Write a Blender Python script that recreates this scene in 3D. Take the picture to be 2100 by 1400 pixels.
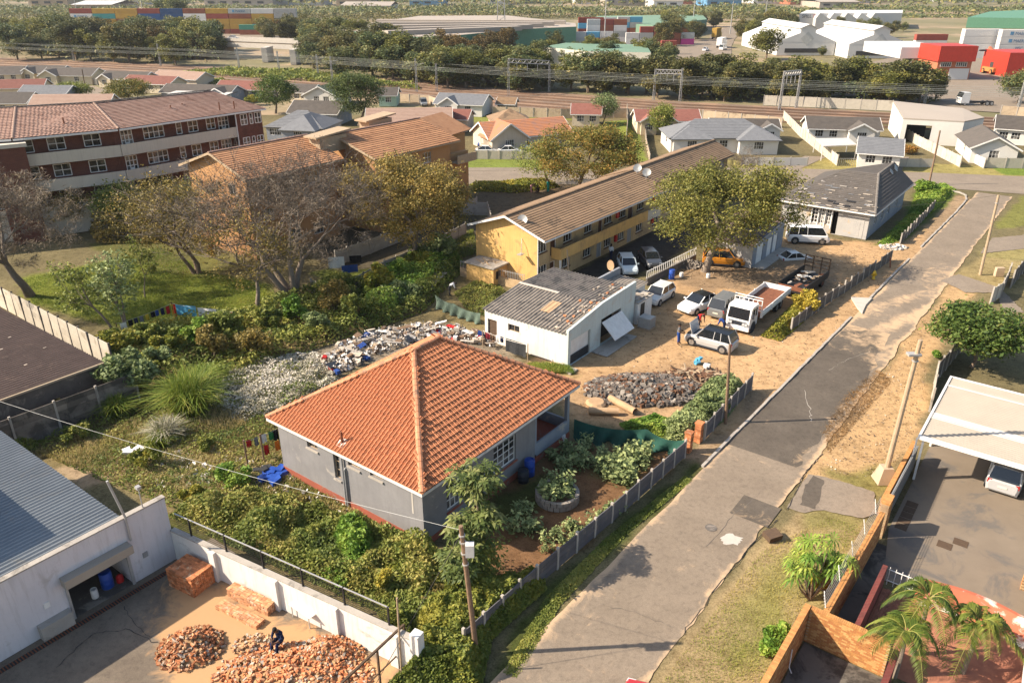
import bpy, bmesh, math, random
import numpy as np
from mathutils import Vector, Matrix, noise as mnoise
random.seed(7); RNG = np.random.default_rng(11)
rad = math.radians
for o in list(bpy.data.objects): bpy.data.objects.remove(o)
scene = bpy.context.scene
COL = scene.collection
# ---------------------------------------------------------------- camera
CAM_H = 27.0; FPX = 1600.0; PITCH = math.atan(740.0 / FPX)
cam = bpy.data.cameras.new('camera'); cam.sensor_width = 36.0; cam.lens = FPX / 2100 * 36
cam.clip_start = 0.5; cam.clip_end = 6000
camo = bpy.data.objects.new('camera', cam); COL.objects.link(camo)
camo.location = (0, 0, CAM_H); camo.rotation_euler = (math.pi / 2 - PITCH, 0, 0)
scene.camera = camo
# ---------------------------------------------------------------- sky and sun
SUN_EL = rad(36); SUN_TO = rad(4.0)          # shadows fall towards this heading
world = bpy.data.worlds.new('World'); scene.world = world; world.use_nodes = True
wn = world.node_tree; wn.nodes.clear()
sky = wn.nodes.new('ShaderNodeTexSky'); sky.sky_type = 'NISHITA'; sky.sun_disc = False
sky.sun_elevation = SUN_EL; sky.air_density = 1.2; sky.dust_density = 2.0
sun_from = SUN_TO + math.pi                      # heading towards the sun (from +X, ccw)
sky.sun_rotation = (math.pi / 2 - sun_from) % (2 * math.pi)
bgn = wn.nodes.new('ShaderNodeBackground'); bgn.inputs[1].default_value = 0.1
won = wn.nodes.new('ShaderNodeOutputWorld')
wn.links.new(sky.outputs[0], bgn.inputs[0]); wn.links.new(bgn.outputs[0], won.inputs[0])
sl = bpy.data.lights.new('sun', 'SUN'); sl.energy = 5.0; sl.angle = rad(0.5); sl.color = (1.0, 0.865, 0.70)
so = bpy.data.objects.new('sun', sl); COL.objects.link(so)
sdir = Vector((math.cos(SUN_TO) * math.cos(SUN_EL), math.sin(SUN_TO) * math.cos(SUN_EL), -math.sin(SUN_EL)))
so.rotation_euler = sdir.to_track_quat('-Z', 'Y').to_euler(); so.location = (-60, 0, 80)
scene.view_settings.view_transform = 'Standard'; scene.view_settings.look = 'None'
scene.view_settings.exposure = 1.08; scene.view_settings.gamma = 1.0
scene.view_settings.use_curve_mapping = False
# ---------------------------------------------------------------- measuring: photo pixel -> point of the place
_cp, _sp = math.cos(PITCH), math.sin(PITCH)
def ray(x, y):
    X = (x - 1050) / FPX; Y = (700 - y) / FPX
    return np.array([X, _cp + Y * _sp, -_sp + Y * _cp])
def G(x, y, z=0.0):                              # on the level z, world frame
    r = ray(x, y); q = r * ((z - CAM_H) / r[2]); return np.array([q[0], q[1], z])
def GY(x, y, Y):                                 # on the vertical plane y = Y: (X, z)
    r = ray(x, y); t = Y / r[1]; return r[0] * t, CAM_H + r[2] * t
TH = rad(52.9); CU, SU = math.cos(TH), math.sin(TH)
def w2uv(p): return np.array([p[0] * CU + p[1] * SU, -p[0] * SU + p[1] * CU, p[2] if len(p) > 2 else 0.])
def uv2w(u, v, z=0.): return np.array([u * CU - v * SU, u * SU + v * CU, z])
def GU(x, y, z=0.): return w2uv(G(x, y, z))
def PV(x, y, v):                                 # on the plane v: (u, z)
    r = ray(x, y); t = v / (-r[0] * SU + r[1] * CU); return (r[0] * CU + r[1] * SU) * t, CAM_H + r[2] * t
def PU(x, y, u):
    r = ray(x, y); t = u / (r[0] * CU + r[1] * SU); return (-r[0] * SU + r[1] * CU) * t, CAM_H + r[2] * t
def hgt(xb, yb, yt):                             # height of an upright thing from its base and top pixel row
    b = G(xb, yb); r = ray(xb, yt); return CAM_H + r[2] * b[1] / r[1]
# ---------------------------------------------------------------- mesh helpers
A = lambda *p: np.array(p, float)
class MB:
    def __init__(s): s.V = []; s.F = []; s.M = []
    def add(s, pts, faces, m=0):
        n = len(s.V); s.V.extend(tuple(map(float, p)) for p in pts)
        for f in faces: s.F.append(tuple(i + n for i in f)); s.M.append(m)
        return s
    def face(s, pts, m=0): return s.add(pts, [tuple(range(len(pts)))], m)
    def box(s, x0, y0, z0, x1, y1, z1, m=0):
        if x0 > x1: x0, x1 = x1, x0
        if y0 > y1: y0, y1 = y1, y0
        if z0 > z1: z0, z1 = z1, z0
        P = [(x0,y0,z0),(x1,y0,z0),(x1,y1,z0),(x0,y1,z0),(x0,y0,z1),(x1,y0,z1),(x1,y1,z1),(x0,y1,z1)]
        return s.add(P, [(0,3,2,1),(4,5,6,7),(0,1,5,4),(1,2,6,5),(2,3,7,6),(3,0,4,7)], m)
    def obox(s, c, ex, ey, ez, m=0):
        c, ex, ey, ez = (np.array(q, float) for q in (c, ex, ey, ez))
        P = [c + a*ex + b*ey + d*ez for d in (-1,1) for a, b in ((-1,-1),(1,-1),(1,1),(-1,1))]
        return s.add(P, [(0,3,2,1),(4,5,6,7),(0,1,5,4),(1,2,6,5),(2,3,7,6),(3,0,4,7)], m)
    def beam(s, p, q, w, h, m=0, up=(0,0,1)):
        p = np.array(p, float); q = np.array(q, float); d = q - p; L = np.linalg.norm(d)
        if L < 1e-6: return s
        d /= L; up = np.array(up, float)
        if abs(d @ up) > .98: up = A(1,0,0)
        sx = np.cross(d, up); sx /= np.linalg.norm(sx); uz = np.cross(sx, d)
        return s.obox((p+q)/2, d*L/2, sx*w/2, uz*h/2, m)
    def tube(s, path, r, n=6, m=0, cap=True):
        path = [np.array(p, float) for p in path]; k = len(path)
        if np.isscalar(r): r = [r]*k
        base = len(s.V); prev = None
        for i, p in enumerate(path):
            d = path[min(i+1,k-1)] - path[max(i-1,0)]; L = np.linalg.norm(d); d = d/L if L > 1e-9 else A(0,0,1)
            if prev is None:
                a = A(1,0,0) if abs(d[0]) < .8 else A(0,1,0)
            else: a = prev
            a = a - d*(a@d); a /= np.linalg.norm(a); b = np.cross(d, a); prev = a
            for j in range(n):
                t = 2*math.pi*j/n; q = p + (a*math.cos(t) + b*math.sin(t))*r[i]; s.V.append(tuple(q))
        for i in range(k-1):
            for j in range(n):
                s.F.append((base+i*n+j, base+i*n+(j+1)%n, base+(i+1)*n+(j+1)%n, base+(i+1)*n+j)); s.M.append(m)
        if cap:
            s.F.append(tuple(base+j for j in range(n))[::-1]); s.M.append(m)
            s.F.append(tuple(base+(k-1)*n+j for j in range(n))); s.M.append(m)
        return s
    def prism(s, poly, z0, z1, m=0):
        n = len(poly); P = [(p[0],p[1],z0) for p in poly] + [(p[0],p[1],z1) for p in poly]
        F = [tuple(range(n))[::-1], tuple(range(n,2*n))] + [(i,(i+1)%n,n+(i+1)%n,n+i) for i in range(n)]
        return s.add(P, F, m)
    def lathe(s, prof, c=(0,0,0), n=12, m=0, axis=2):
        P = []; k = len(prof)
        for r, z in prof:
            for j in range(n):
                t = 2*math.pi*j/n; q = [r*math.cos(t), r*math.sin(t), z]
                if axis == 1: q = [q[0], q[2], q[1]]
                if axis == 0: q = [q[2], q[0], q[1]]
                P.append((q[0]+c[0], q[1]+c[1], q[2]+c[2]))
        F = [(i*n+j, i*n+(j+1)%n, (i+1)*n+(j+1)%n, (i+1)*n+j) for i in range(k-1) for j in range(n)]
        F += [tuple(range(n))[::-1], tuple((k-1)*n+j for j in range(n))]
        return s.add(P, F, m)
    def rock(s, c, sx, sy, sz, m=0, rz=None):
        rz = random.random()*6.28 if rz is None else rz; ca, sa = math.cos(rz), math.sin(rz)
        P = []
        for d in (-1,1):
            for a, b in ((-1,-1),(1,-1),(1,1),(-1,1)):
                q = [a*sx*random.uniform(.6,1.1), b*sy*random.uniform(.6,1.1), d*sz*random.uniform(.6,1.1)]
                P.append((c[0]+q[0]*ca-q[1]*sa, c[1]+q[0]*sa+q[1]*ca, c[2]+q[2]))
        return s.add(P, [(0,3,2,1),(4,5,6,7),(0,1,5,4),(1,2,6,5),(2,3,7,6),(3,0,4,7)], m)
    def mesh(s, name, base=(0,0,0)):
        me = bpy.data.meshes.new(name)
        me.from_pydata([(a-base[0], b-base[1], c-base[2]) for a,b,c in s.V], [], s.F)
        if s.M and max(s.M): me.polygons.foreach_set('material_index', s.M)
        me.update(); return me
def npmesh(name, V, F, tint=None, base=(0,0,0)):
    V = np.asarray(V, np.float32) - np.asarray(base, np.float32); F = np.asarray(F, np.int32); me = bpy.data.meshes.new(name); k = F.shape[1]
    me.vertices.add(len(V)); me.vertices.foreach_set('co', V.ravel())
    me.loops.add(F.size); me.loops.foreach_set('vertex_index', F.ravel())
    me.polygons.add(len(F)); me.polygons.foreach_set('loop_start', np.arange(0, F.size, k, dtype=np.int32))
    try: me.polygons.foreach_set('loop_total', np.full(len(F), k, np.int32))
    except Exception: pass
    if tint is not None:
        at = me.attributes.new('tint', 'FLOAT', 'POINT'); at.data.foreach_set('value', np.asarray(tint, np.float32))
    me.polygons.foreach_set('use_smooth', np.zeros(len(F), bool)); me.update(calc_edges=True); return me
def link(name, me, mats, parent=None, smooth=False):
    if not isinstance(mats, (list, tuple)): mats = [mats]
    if not me.materials:
        for m in mats: me.materials.append(MAT(m))
    if smooth: me.polygons.foreach_set('use_smooth', np.ones(len(me.polygons), bool))
    o = bpy.data.objects.new(name, me); COL.objects.link(o)
    if parent is not None: o.parent = parent
    return o
def tag(o, label=None, cat=None, group=None, kind=None):
    if label: o['label'] = label
    if cat: o['category'] = cat
    if group: o['group'] = group
    if kind: o['kind'] = kind
    return o
class T:      # a thing: an Empty at its base; parts are written in the frame 'uv' (street grid) or 'w' (world)
    def __init__(s, name, label, cat, base, frame='uv', rz=None, group=None, loc=None):
        s.base = np.array(tuple(base) + ((0.,) if len(base) == 2 else ()), float); s.o = bpy.data.objects.new(name, None); COL.objects.link(s.o)
        s.o.empty_display_size = .3
        if frame == 'uv': s.o.location = uv2w(*s.base); s.o.rotation_euler = (0,0,TH)
        elif frame == 'w': s.o.location = s.base
        else: s.base = np.zeros(3); s.o.location = base if len(base) == 3 else (base[0], base[1], 0); s.o.rotation_euler = (0,0,rz or 0)
        tag(s.o, label, cat, group)
    def part(s, name, mb, mats, parent=None, smooth=False, label=None, kind=None):
        me = mb.mesh(name, s.base) if isinstance(mb, MB) else mb
        o = link(name, me, mats, s.o if parent is None else parent, smooth)
        if parent is not None: o.parent = parent
        return tag(o, label, kind=kind)
    def np(s, name, V, F, mats, tint=None, parent=None, smooth=False, kind=None, label=None):
        me = npmesh(name, V, F, tint, s.base); return s.part(name, me, mats, parent, smooth, label, kind)
def solo(name, mb, mats, label, cat, base=None, group=None, kind=None, smooth=False, frame='w'):
    if base is None:
        v = np.array(mb.V); base = ((v[:,0].min()+v[:,0].max())/2, (v[:,1].min()+v[:,1].max())/2, v[:,2].min())
    o = link(name, mb.mesh(name, base), mats, None, smooth)
    if frame == 'uv': o.location = uv2w(*base); o.rotation_euler = (0,0,TH)
    else: o.location = base
    return tag(o, label, cat, group, kind)
def struct(name, mb, mats, frame='w'):
    o = link(name, mb.mesh(name), mats)
    if frame == 'uv': o.rotation_euler = (0,0,TH)
    o['kind'] = 'structure'; return o
def copy_tree(o, parent=None):
    c = o.copy(); COL.objects.link(c); c.parent = parent
    for ch in list(o.children): copy_tree(ch, c)
    return c
def place(o, x, y, rz, label=None, z=0., s=None):
    o.location = (x, y, z); o.rotation_euler = (0,0,rz)
    if s is not None: o.scale = (s,s,s) if np.isscalar(s) else s
    if label: o['label'] = label
    return o
def fbm(x, y, s, seed=0):
    return mnoise.fractal(Vector((x/s+seed*17.3, y/s-seed*9.1, seed*3.7)), 1.0, 2.0, 3)
# value noise for arrays
_tab = RNG.random((256,256))
def vnoise(x, y, s, seed=0):
    x = np.asarray(x)/s + seed*31.7 + 1000; y = np.asarray(y)/s + seed*13.3 + 1000
    xi = np.floor(x).astype(int); yi = np.floor(y).astype(int); fx = x-xi; fy = y-yi
    fx = fx*fx*(3-2*fx); fy = fy*fy*(3-2*fy); t = lambda a,b: _tab[a%256, b%256]
    return (t(xi,yi)*(1-fx)+t(xi+1,yi)*fx)*(1-fy) + (t(xi,yi+1)*(1-fx)+t(xi+1,yi+1)*fx)*fy
def inpoly(x, y, P):
    x = np.asarray(x); c = np.zeros(x.shape, bool); n = len(P)
    for i in range(n):
        x0,y0 = P[i][:2]; x1,y1 = P[(i+1)%n][:2]
        if y0 == y1: continue
        k = ((y0 > y) != (y1 > y)) & (x < (x1-x0)*(y-y0)/(y1-y0)+x0); c ^= k
    return c
def polydist(x, y, P):                            # signed: negative inside
    d = np.full(np.shape(x), 1e9); n = len(P)
    for i in range(n):
        a = np.array(P[i][:2], float); b = np.array(P[(i+1)%n][:2], float); e = b-a; L = e@e+1e-9
        t = np.clip(((x-a[0])*e[0]+(y-a[1])*e[1])/L, 0, 1)
        d = np.minimum(d, np.hypot(x-a[0]-t*e[0], y-a[1]-t*e[1]))
    return np.where(inpoly(x,y,P), -d, d)
def scatter(P, n):                                # random points in a polygon (world xy)
    P = np.array([p[:2] for p in P], float); lo, hi = P.min(0), P.max(0); out = np.zeros((0,2))
    while len(out) < n:
        q = lo + RNG.random((n*2,2))*(hi-lo); out = np.vstack([out, q[inpoly(q[:,0],q[:,1],P)]])
    return out[:n]
def leaves(C, size, up=.4, aspect=.55, tint=None, spread=None, nrm=None):
    """one bent leaf (two quads sharing the midrib end) per centre -> V, F, tint"""
    C = np.asarray(C, float); n = len(C); size = np.broadcast_to(size, (n,)).astype(float)
    N = RNG.normal(size=(n,3)); N[:,2] = np.abs(N[:,2])+up
    if nrm is not None: N = N*.6 + nrm
    N /= np.linalg.norm(N,axis=1)[:,None]
    D = RNG.normal(size=(n,3)); D -= N*(D*N).sum(1)[:,None]; D /= np.linalg.norm(D,axis=1)[:,None]
    S = np.cross(N,D); h = size[:,None]/2
    V = np.stack([C-D*h, C+S*h*aspect-N*h*.12, C+D*h-N*h*.25, C-S*h*aspect-N*h*.12], 1).reshape(-1,3)
    F = np.arange(4*n).reshape(n,4)
    t = RNG.random(n) if tint is None else np.clip(np.asarray(tint)+RNG.normal(size=n)*.12, 0, 1)
    return V, F, np.repeat(t,4)
def blades(C, L, w, lean=.5, tint=None):
    """grass blades: narrow bent strips of two quads"""
    C = np.asarray(C,float); n = len(C); L = np.broadcast_to(L,(n,)).astype(float)[:,None]; a = RNG.random(n)*6.283
    D = np.stack([np.cos(a),np.sin(a),0*a],1); S = np.stack([-np.sin(a),np.cos(a),0*a],1)*w/2
    ln = (RNG.random(n)*lean)[:,None]
    m = C + D*L*ln*.35 + A(0,0,1)*L*.6; e = C + D*L*ln*1.1 + A(0,0,1)*L*(1-.45*ln)
    V = np.stack([C-S, C+S, m+S*.8, m-S*.8, e+S*.15, e-S*.15],1).reshape(-1,3)
    k = np.arange(n)[:,None]*6; F = np.vstack([k+np.array([[0,1,2,3]]), k+np.array([[3,2,4,5]])])
    t = RNG.random(n) if tint is None else np.clip(np.asarray(tint)+RNG.normal(size=n)*.12,0,1)
    return V, F, np.repeat(t,6)
def join(parts):
    V=[];F=[];t=[];o=0
    for v,f,c in parts: V.append(v); F.append(f+o); t.append(c); o += len(v)
    return np.vstack(V), np.vstack(F), np.concatenate(t)
# ---------------------------------------------------------------- materials
_mats = {}; _defs = {}
def MAT(n):
    if not isinstance(n, str): return n
    if n not in _mats: _mats[n] = _defs[n]()
    return _mats[n]
def _new(name):
    m = bpy.data.materials.new(name); m.use_nodes = True; nt = m.node_tree; nt.nodes.clear()
    out = nt.nodes.new('ShaderNodeOutputMaterial'); b = nt.nodes.new('ShaderNodeBsdfPrincipled')
    nt.links.new(b.outputs[0], out.inputs[0]); return m, nt, b, out
def _noise(nt, scale, detail=4, rough=.6, vec=None, dist=0.):
    n = nt.nodes.new('ShaderNodeTexNoise'); n.inputs['Scale'].default_value = scale; n.inputs['Detail'].default_value = detail
    n.inputs['Roughness'].default_value = rough; n.inputs['Distortion'].default_value = dist
    if vec is not None: nt.links.new(vec, n.inputs['Vector'])
    return n
def _ramp(nt, src, stops):
    r = nt.nodes.new('ShaderNodeValToRGB'); e = r.color_ramp.elements
    while len(e) < len(stops): e.new(.5)
    for k, (p, c) in zip(e, stops): k.position = p; k.color = (*c, 1) if len(c) == 3 else c
    nt.links.new(src, r.inputs[0]); return r
def _mix(nt, f, a, b, mode='MIX'):
    n = nt.nodes.new('ShaderNodeMix'); n.data_type = 'RGBA'; n.blend_type = mode
    for s, v in ((n.inputs[0], f), (n.inputs[6], a), (n.inputs[7], b)):
        if hasattr(v, 'links'): nt.links.new(v, s)
        elif isinstance(v, (int, float)): s.default_value = v
        else: s.default_value = (*v, 1)
    return n.outputs[2]
def mat(name, c1, c2=None, scale=1.5, rough=.85, bump=0., bscale=None, stain=None, stain_scale=.5, stain_amt=.45, metal=0., rand=0., spec=.3, streak=None, coat=0.):
    """two-tone surface with fractal variation, optional stain colour with its own shape, optional vertical streaks"""
    def f():
        m, nt, b, out = _new(name); geo = nt.nodes.new('ShaderNodeNewGeometry'); pos = geo.outputs['Position']
        c2_ = c2 or tuple(x*.78 for x in c1)
        n1 = _noise(nt, scale, 6, .65, pos)
        col = _ramp(nt, n1.outputs[0], [(.3, c2_), (.7, c1)]).outputs[0]
        if stain:
            n2 = _noise(nt, stain_scale, 7, .7, pos, .6)
            fac = _ramp(nt, n2.outputs[0], [(stain_amt, (1,1,1)), (min(stain_amt+.09,1), (0,0,0))]).outputs[0]
            col = _mix(nt, fac, col, stain)
        if streak:
            mp = nt.nodes.new('ShaderNodeMapping'); mp.inputs['Scale'].default_value = (5,5,.45); nt.links.new(pos, mp.inputs[0])
            n3 = _noise(nt, 1.0, 5, .7, mp.outputs[0]); fac = _ramp(nt, n3.outputs[0], [(.5,(0,0,0)),(.68,(1,1,1))]).outputs[0]
            fm = nt.nodes.new('ShaderNodeMath'); fm.operation='MULTIPLY'; fm.inputs[1].default_value=.55; nt.links.new(fac, fm.inputs[0])
            col = _mix(nt, fm.outputs[0], col, streak)
        if rand:
            oi = nt.nodes.new('ShaderNodeObjectInfo'); mr = nt.nodes.new('ShaderNodeMapRange'); mr.inputs[3].default_value = 1-rand; mr.inputs[4].default_value = 1+rand
            nt.links.new(oi.outputs['Random'], mr.inputs[0])
            vm = nt.nodes.new('ShaderNodeVectorMath'); vm.operation = 'SCALE'; nt.links.new(col, vm.inputs[0]); nt.links.new(mr.outputs[0], vm.inputs['Scale']); col = vm.outputs[0]
        nt.links.new(col, b.inputs['Base Color']); b.inputs['Roughness'].default_value = rough; b.inputs['Metallic'].default_value = metal
        b.inputs['Specular IOR Level'].default_value = spec
        if coat: b.inputs['Coat Weight'].default_value = coat; b.inputs['Coat Roughness'].default_value = .08
        if bump:
            nb = _noise(nt, bscale or scale*8, 4, .6, pos); bp = nt.nodes.new('ShaderNodeBump'); bp.inputs['Strength'].default_value = bump; bp.inputs['Distance'].default_value = .05
            nt.links.new(nb.outputs[0], bp.inputs['Height']); nt.links.new(bp.outputs[0], b.inputs['Normal'])
        return m
    _defs[name] = f
def leafmat(name, stops, trans=.28, rough=.6):
    def f():
        m, nt, b, out = _new(name); at = nt.nodes.new('ShaderNodeAttribute'); at.attribute_name = 'tint'
        oi = nt.nodes.new('ShaderNodeObjectInfo'); ad = nt.nodes.new('ShaderNodeMath'); ad.operation = 'MULTIPLY_ADD'; ad.inputs[1].default_value = .16; 
        nt.links.new(oi.outputs['Random'], ad.inputs[0]); nt.links.new(at.outputs['Fac'], ad.inputs[2])
        sb = nt.nodes.new('ShaderNodeMath'); sb.operation = 'SUBTRACT'; sb.inputs[1].default_value = .08; nt.links.new(ad.outputs[0], sb.inputs[0])
        r = _ramp(nt, sb.outputs[0], [(i/(len(stops)-1), c) for i, c in enumerate(stops)])
        nt.links.new(r.outputs[0], b.inputs['Base Color']); b.inputs['Roughness'].default_value = rough; b.inputs['Specular IOR Level'].default_value = .25
        tr = nt.nodes.new('ShaderNodeBsdfTranslucent'); nt.links.new(r.outputs[0], tr.inputs[0]); mx = nt.nodes.new('ShaderNodeMixShader'); mx.inputs[0].default_value = trans
        nt.links.new(b.outputs[0], mx.inputs[1]); nt.links.new(tr.outputs[0], mx.inputs[2]); nt.links.new(mx.outputs[0], out.inputs[0]); return m
    _defs[name] = f
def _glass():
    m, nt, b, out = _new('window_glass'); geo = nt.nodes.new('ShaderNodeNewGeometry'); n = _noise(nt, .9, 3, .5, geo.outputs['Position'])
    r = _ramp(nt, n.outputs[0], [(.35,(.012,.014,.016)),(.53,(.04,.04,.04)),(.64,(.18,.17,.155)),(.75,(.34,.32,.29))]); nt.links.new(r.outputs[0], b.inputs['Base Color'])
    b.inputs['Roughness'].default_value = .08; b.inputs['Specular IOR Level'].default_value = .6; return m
_defs['glass'] = _glass
def _carglass():
    m, nt, b, out = _new('car_glass'); b.inputs['Base Color'].default_value = (.012,.015,.018,1); b.inputs['Roughness'].default_value = .04; b.inputs['Specular IOR Level'].default_value = .7; return m
_defs['carglass'] = _carglass
def _ground():
    m, nt, b, out = _new('ground'); at = nt.nodes.new('ShaderNodeAttribute'); at.attribute_name = 'Col'; at2 = nt.nodes.new('ShaderNodeAttribute'); at2.attribute_name = 'rough_tex'
    pos = nt.nodes.new('ShaderNodeNewGeometry').outputs['Position']
    n1 = _noise(nt, 1.3, 8, .72, pos); n2 = _noise(nt, 11, 6, .75, pos); n3 = _noise(nt, .22, 4, .6, pos)
    n4 = _noise(nt, 4.2, 8, .78, pos, 1.2)
    c = _mix(nt, 1.0, at.outputs['Color'], _ramp(nt, n1.outputs[0], [(.30,(.50,.47,.43)),(.5,(.96,.96,.96)),(.75,(1.12,1.1,1.08))]).outputs[0], 'MULTIPLY')
    c = _mix(nt, 1.0, c, _ramp(nt, n4.outputs[0], [(.33,(.55,.53,.5)),(.47,(1,1,1)),(.62,(1,1,1)),(.72,(1.18,1.18,1.18))]).outputs[0], 'MULTIPLY')
    f2 = _ramp(nt, n2.outputs[0], [(.36,(.45,.45,.43)),(.58,(1,1,1)),(.8,(1,1,1))]).outputs[0]
    c = _mix(nt, at2.outputs['Fac'], c, _mix(nt, 1.0, c, f2, 'MULTIPLY'))
    c = _mix(nt, 1.0, c, _ramp(nt, n3.outputs[0], [(.3,(.82,.84,.85)),(.7,(1,1,1))]).outputs[0], 'MULTIPLY')
    nt.links.new(c, b.inputs['Base Color']); b.inputs['Roughness'].default_value = .95; b.inputs['Specular IOR Level'].default_value = .1
    bp = nt.nodes.new('ShaderNodeBump'); bp.inputs['Strength'].default_value = .55; bp.inputs['Distance'].default_value = .12
    ad = nt.nodes.new('ShaderNodeMath'); ad.operation = 'MULTIPLY_ADD'; ad.inputs[1].default_value = .35; nt.links.new(n2.outputs[0], ad.inputs[0]); nt.links.new(n1.outputs[0], ad.inputs[2])
    nt.links.new(ad.outputs[0], bp.inputs['Height']); nt.links.new(bp.outputs[0], b.inputs['Normal']); return m
_defs['ground'] = _ground
def _road(name, c1, c2, dust, amt):
    def f():
        m, nt, b, out = _new(name); pos = nt.nodes.new('ShaderNodeNewGeometry').outputs['Position']
        at = nt.nodes.new('ShaderNodeAttribute'); at.attribute_name = 'tint'
        n1 = _noise(nt, .35, 6, .65, pos); n2 = _noise(nt, 30, 3, .7, pos); n3 = _noise(nt, .9, 8, .72, pos, .8)
        c = _ramp(nt, n1.outputs[0], [(.3,c1),(.7,c2)]).outputs[0]
        c = _mix(nt, 1., c, _ramp(nt, n2.outputs[0], [(.3,(.7,.7,.7)),(.7,(1.05,1.05,1.05))]).outputs[0], 'MULTIPLY'); n5=_noise(nt, 3.5, 8, .75, pos, .5)
        c = _mix(nt, 1., c, _ramp(nt, n5.outputs[0], [(.34,(.76,.76,.77)),(.5,(1,1,1)),(.7,(1.1,1.09,1.07))]).outputs[0], 'MULTIPLY')
        ad = nt.nodes.new('ShaderNodeMath'); ad.operation='MULTIPLY_ADD'; ad.inputs[1].default_value=.9; nt.links.new(at.outputs['Fac'], ad.inputs[0]); nt.links.new(n3.outputs[0], ad.inputs[2])
        fac = _ramp(nt, ad.outputs[0], [(amt,(0,0,0)),(amt+.22,(.9,.9,.9))]).outputs[0]
        c = _mix(nt, fac, c, dust); nt.links.new(c, b.inputs['Base Color']); b.inputs['Roughness'].default_value = .9; b.inputs['Specular IOR Level'].default_value=.2
        bp = nt.nodes.new('ShaderNodeBump'); bp.inputs['Strength'].default_value=.25; bp.inputs['Distance'].default_value=.02; nt.links.new(n2.outputs[0], bp.inputs['Height']); nt.links.new(bp.outputs[0], b.inputs['Normal'])
        return m
    _defs[name] = f
_road('asphalt', (.205,.164,.123), (.265,.213,.16), (.48,.34,.21), .62)
_road('asphalt_new', (.088,.074,.06), (.135,.113,.09), (.45,.32,.2), .66)
_road('asphalt_grey', (.215,.175,.135), (.275,.224,.172), (.4,.32,.23), .75)
_road('yard_floor', (.13,.105,.08), (.225,.182,.138), (.44,.265,.13), .5)
def _brickmat(name, c1, c2, mortar, sc):
    def f():
        m, nt, b, out = _new(name); tc = nt.nodes.new('ShaderNodeTexCoord'); geo = nt.nodes.new('ShaderNodeNewGeometry')
        sep = nt.nodes.new('ShaderNodeSeparateXYZ'); nt.links.new(tc.outputs['Object'], sep.inputs[0]); ad = nt.nodes.new('ShaderNodeMath'); nt.links.new(sep.outputs[0], ad.inputs[0]); nt.links.new(sep.outputs[1], ad.inputs[1])
        cb = nt.nodes.new('ShaderNodeCombineXYZ'); nt.links.new(ad.outputs[0], cb.inputs[0]); nt.links.new(sep.outputs[2], cb.inputs[1])
        br = nt.nodes.new('ShaderNodeTexBrick'); nt.links.new(cb.outputs[0], br.inputs['Vector']); br.inputs['Color1'].default_value=(*c1,1); br.inputs['Color2'].default_value=(*c2,1); br.inputs['Mortar'].default_value=(*mortar,1)
        br.inputs['Scale'].default_value = 1.; br.inputs['Brick Width'].default_value=.23*sc; br.inputs['Row Height'].default_value=.085*sc; br.inputs['Mortar Size'].default_value=.008*sc
        n = _noise(nt, .8, 6, .7, geo.outputs['Position']); c = _mix(nt, 1., br.outputs[0], _ramp(nt, n.outputs[0], [(.3,(.6,.58,.55)),(.65,(1,1,1))]).outputs[0], 'MULTIPLY')
        nt.links.new(c, b.inputs['Base Color']); b.inputs['Roughness'].default_value=.9
        bp = nt.nodes.new('ShaderNodeBump'); bp.inputs['Strength'].default_value=.3; bp.inputs['Distance'].default_value=.02; bp.invert=True; nt.links.new(br.outputs['Fac'], bp.inputs['Height']); nt.links.new(bp.outputs[0], b.inputs['Normal'])
        return m
    _defs[name] = f
_brickmat('brick_red', (.17,.05,.03), (.12,.035,.022), (.16,.09,.06), 1)
_brickmat('brick_face', (.42,.2,.07), (.26,.11,.04), (.32,.22,.13), 1)
_brickmat('brick_maroon', (.2,.045,.035), (.15,.035,.03), (.18,.08,.06), 1)
# plain surfaces: (name, colour, second colour, keywords)
mat('tile_orange', (.52,.213,.1), (.40,.152,.07), scale=9, rough=.8, rand=.14, stain=(.30,.115,.055), stain_scale=5, stain_amt=.38)
mat('tile_ridge', (.52,.24,.13), (.43,.185,.095), scale=2, rough=.8, rand=.12, stain=(.16,.12,.09), stain_scale=1.6, stain_amt=.36)
mat('tile_flats', (.27,.178,.105), (.21,.135,.08), scale=1.2, rand=.10, stain=(.14,.095,.06), stain_scale=.6, stain_amt=.36)
mat('tile_orange_flats', (.41,.215,.11), (.33,.16,.08), scale=1.2, rand=.14, stain=(.25,.12,.06), stain_scale=.8, stain_amt=.36)
mat('tile_brick_flats', (.345,.222,.172), (.28,.165,.125), scale=1.6, rand=.1, stain=(.22,.12,.085), stain_scale=.9, stain_amt=.36)
mat('tile_grey', (.17,.175,.185), (.125,.13,.14), scale=1.5, rand=.05)
mat('tile_dark', (.105,.09,.078), (.075,.066,.058), scale=1.2, rand=.08)
mat('tile_red', (.235,.098,.075), (.18,.072,.055), scale=1.2, rand=.1)
mat('tile_orange2', (.42,.165,.065), (.28,.15,.11), scale=1.1, rand=.1)
mat('tile_pale', (.33,.23,.18), (.28,.185,.14), scale=1.2)
mat('tile_green', (.10,.125,.075), (.085,.1,.065), scale=1.2)
mat('render_grey', (.225,.218,.218), (.175,.17,.172), scale=.9, stain=(.40,.36,.31), stain_scale=.8, stain_amt=.30, bump=.15, streak=(.17,.165,.165))
mat('plinth_red', (.30,.085,.05), (.24,.07,.045), scale=1.5, stain=(.2,.15,.12), stain_scale=1.2, stain_amt=.36)
mat('render_white', (.66,.64,.60), (.58,.56,.53), scale=.7, stain=(.40,.37,.33), stain_scale=.6, stain_amt=.33, bump=.1, streak=(.45,.42,.38))
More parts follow.
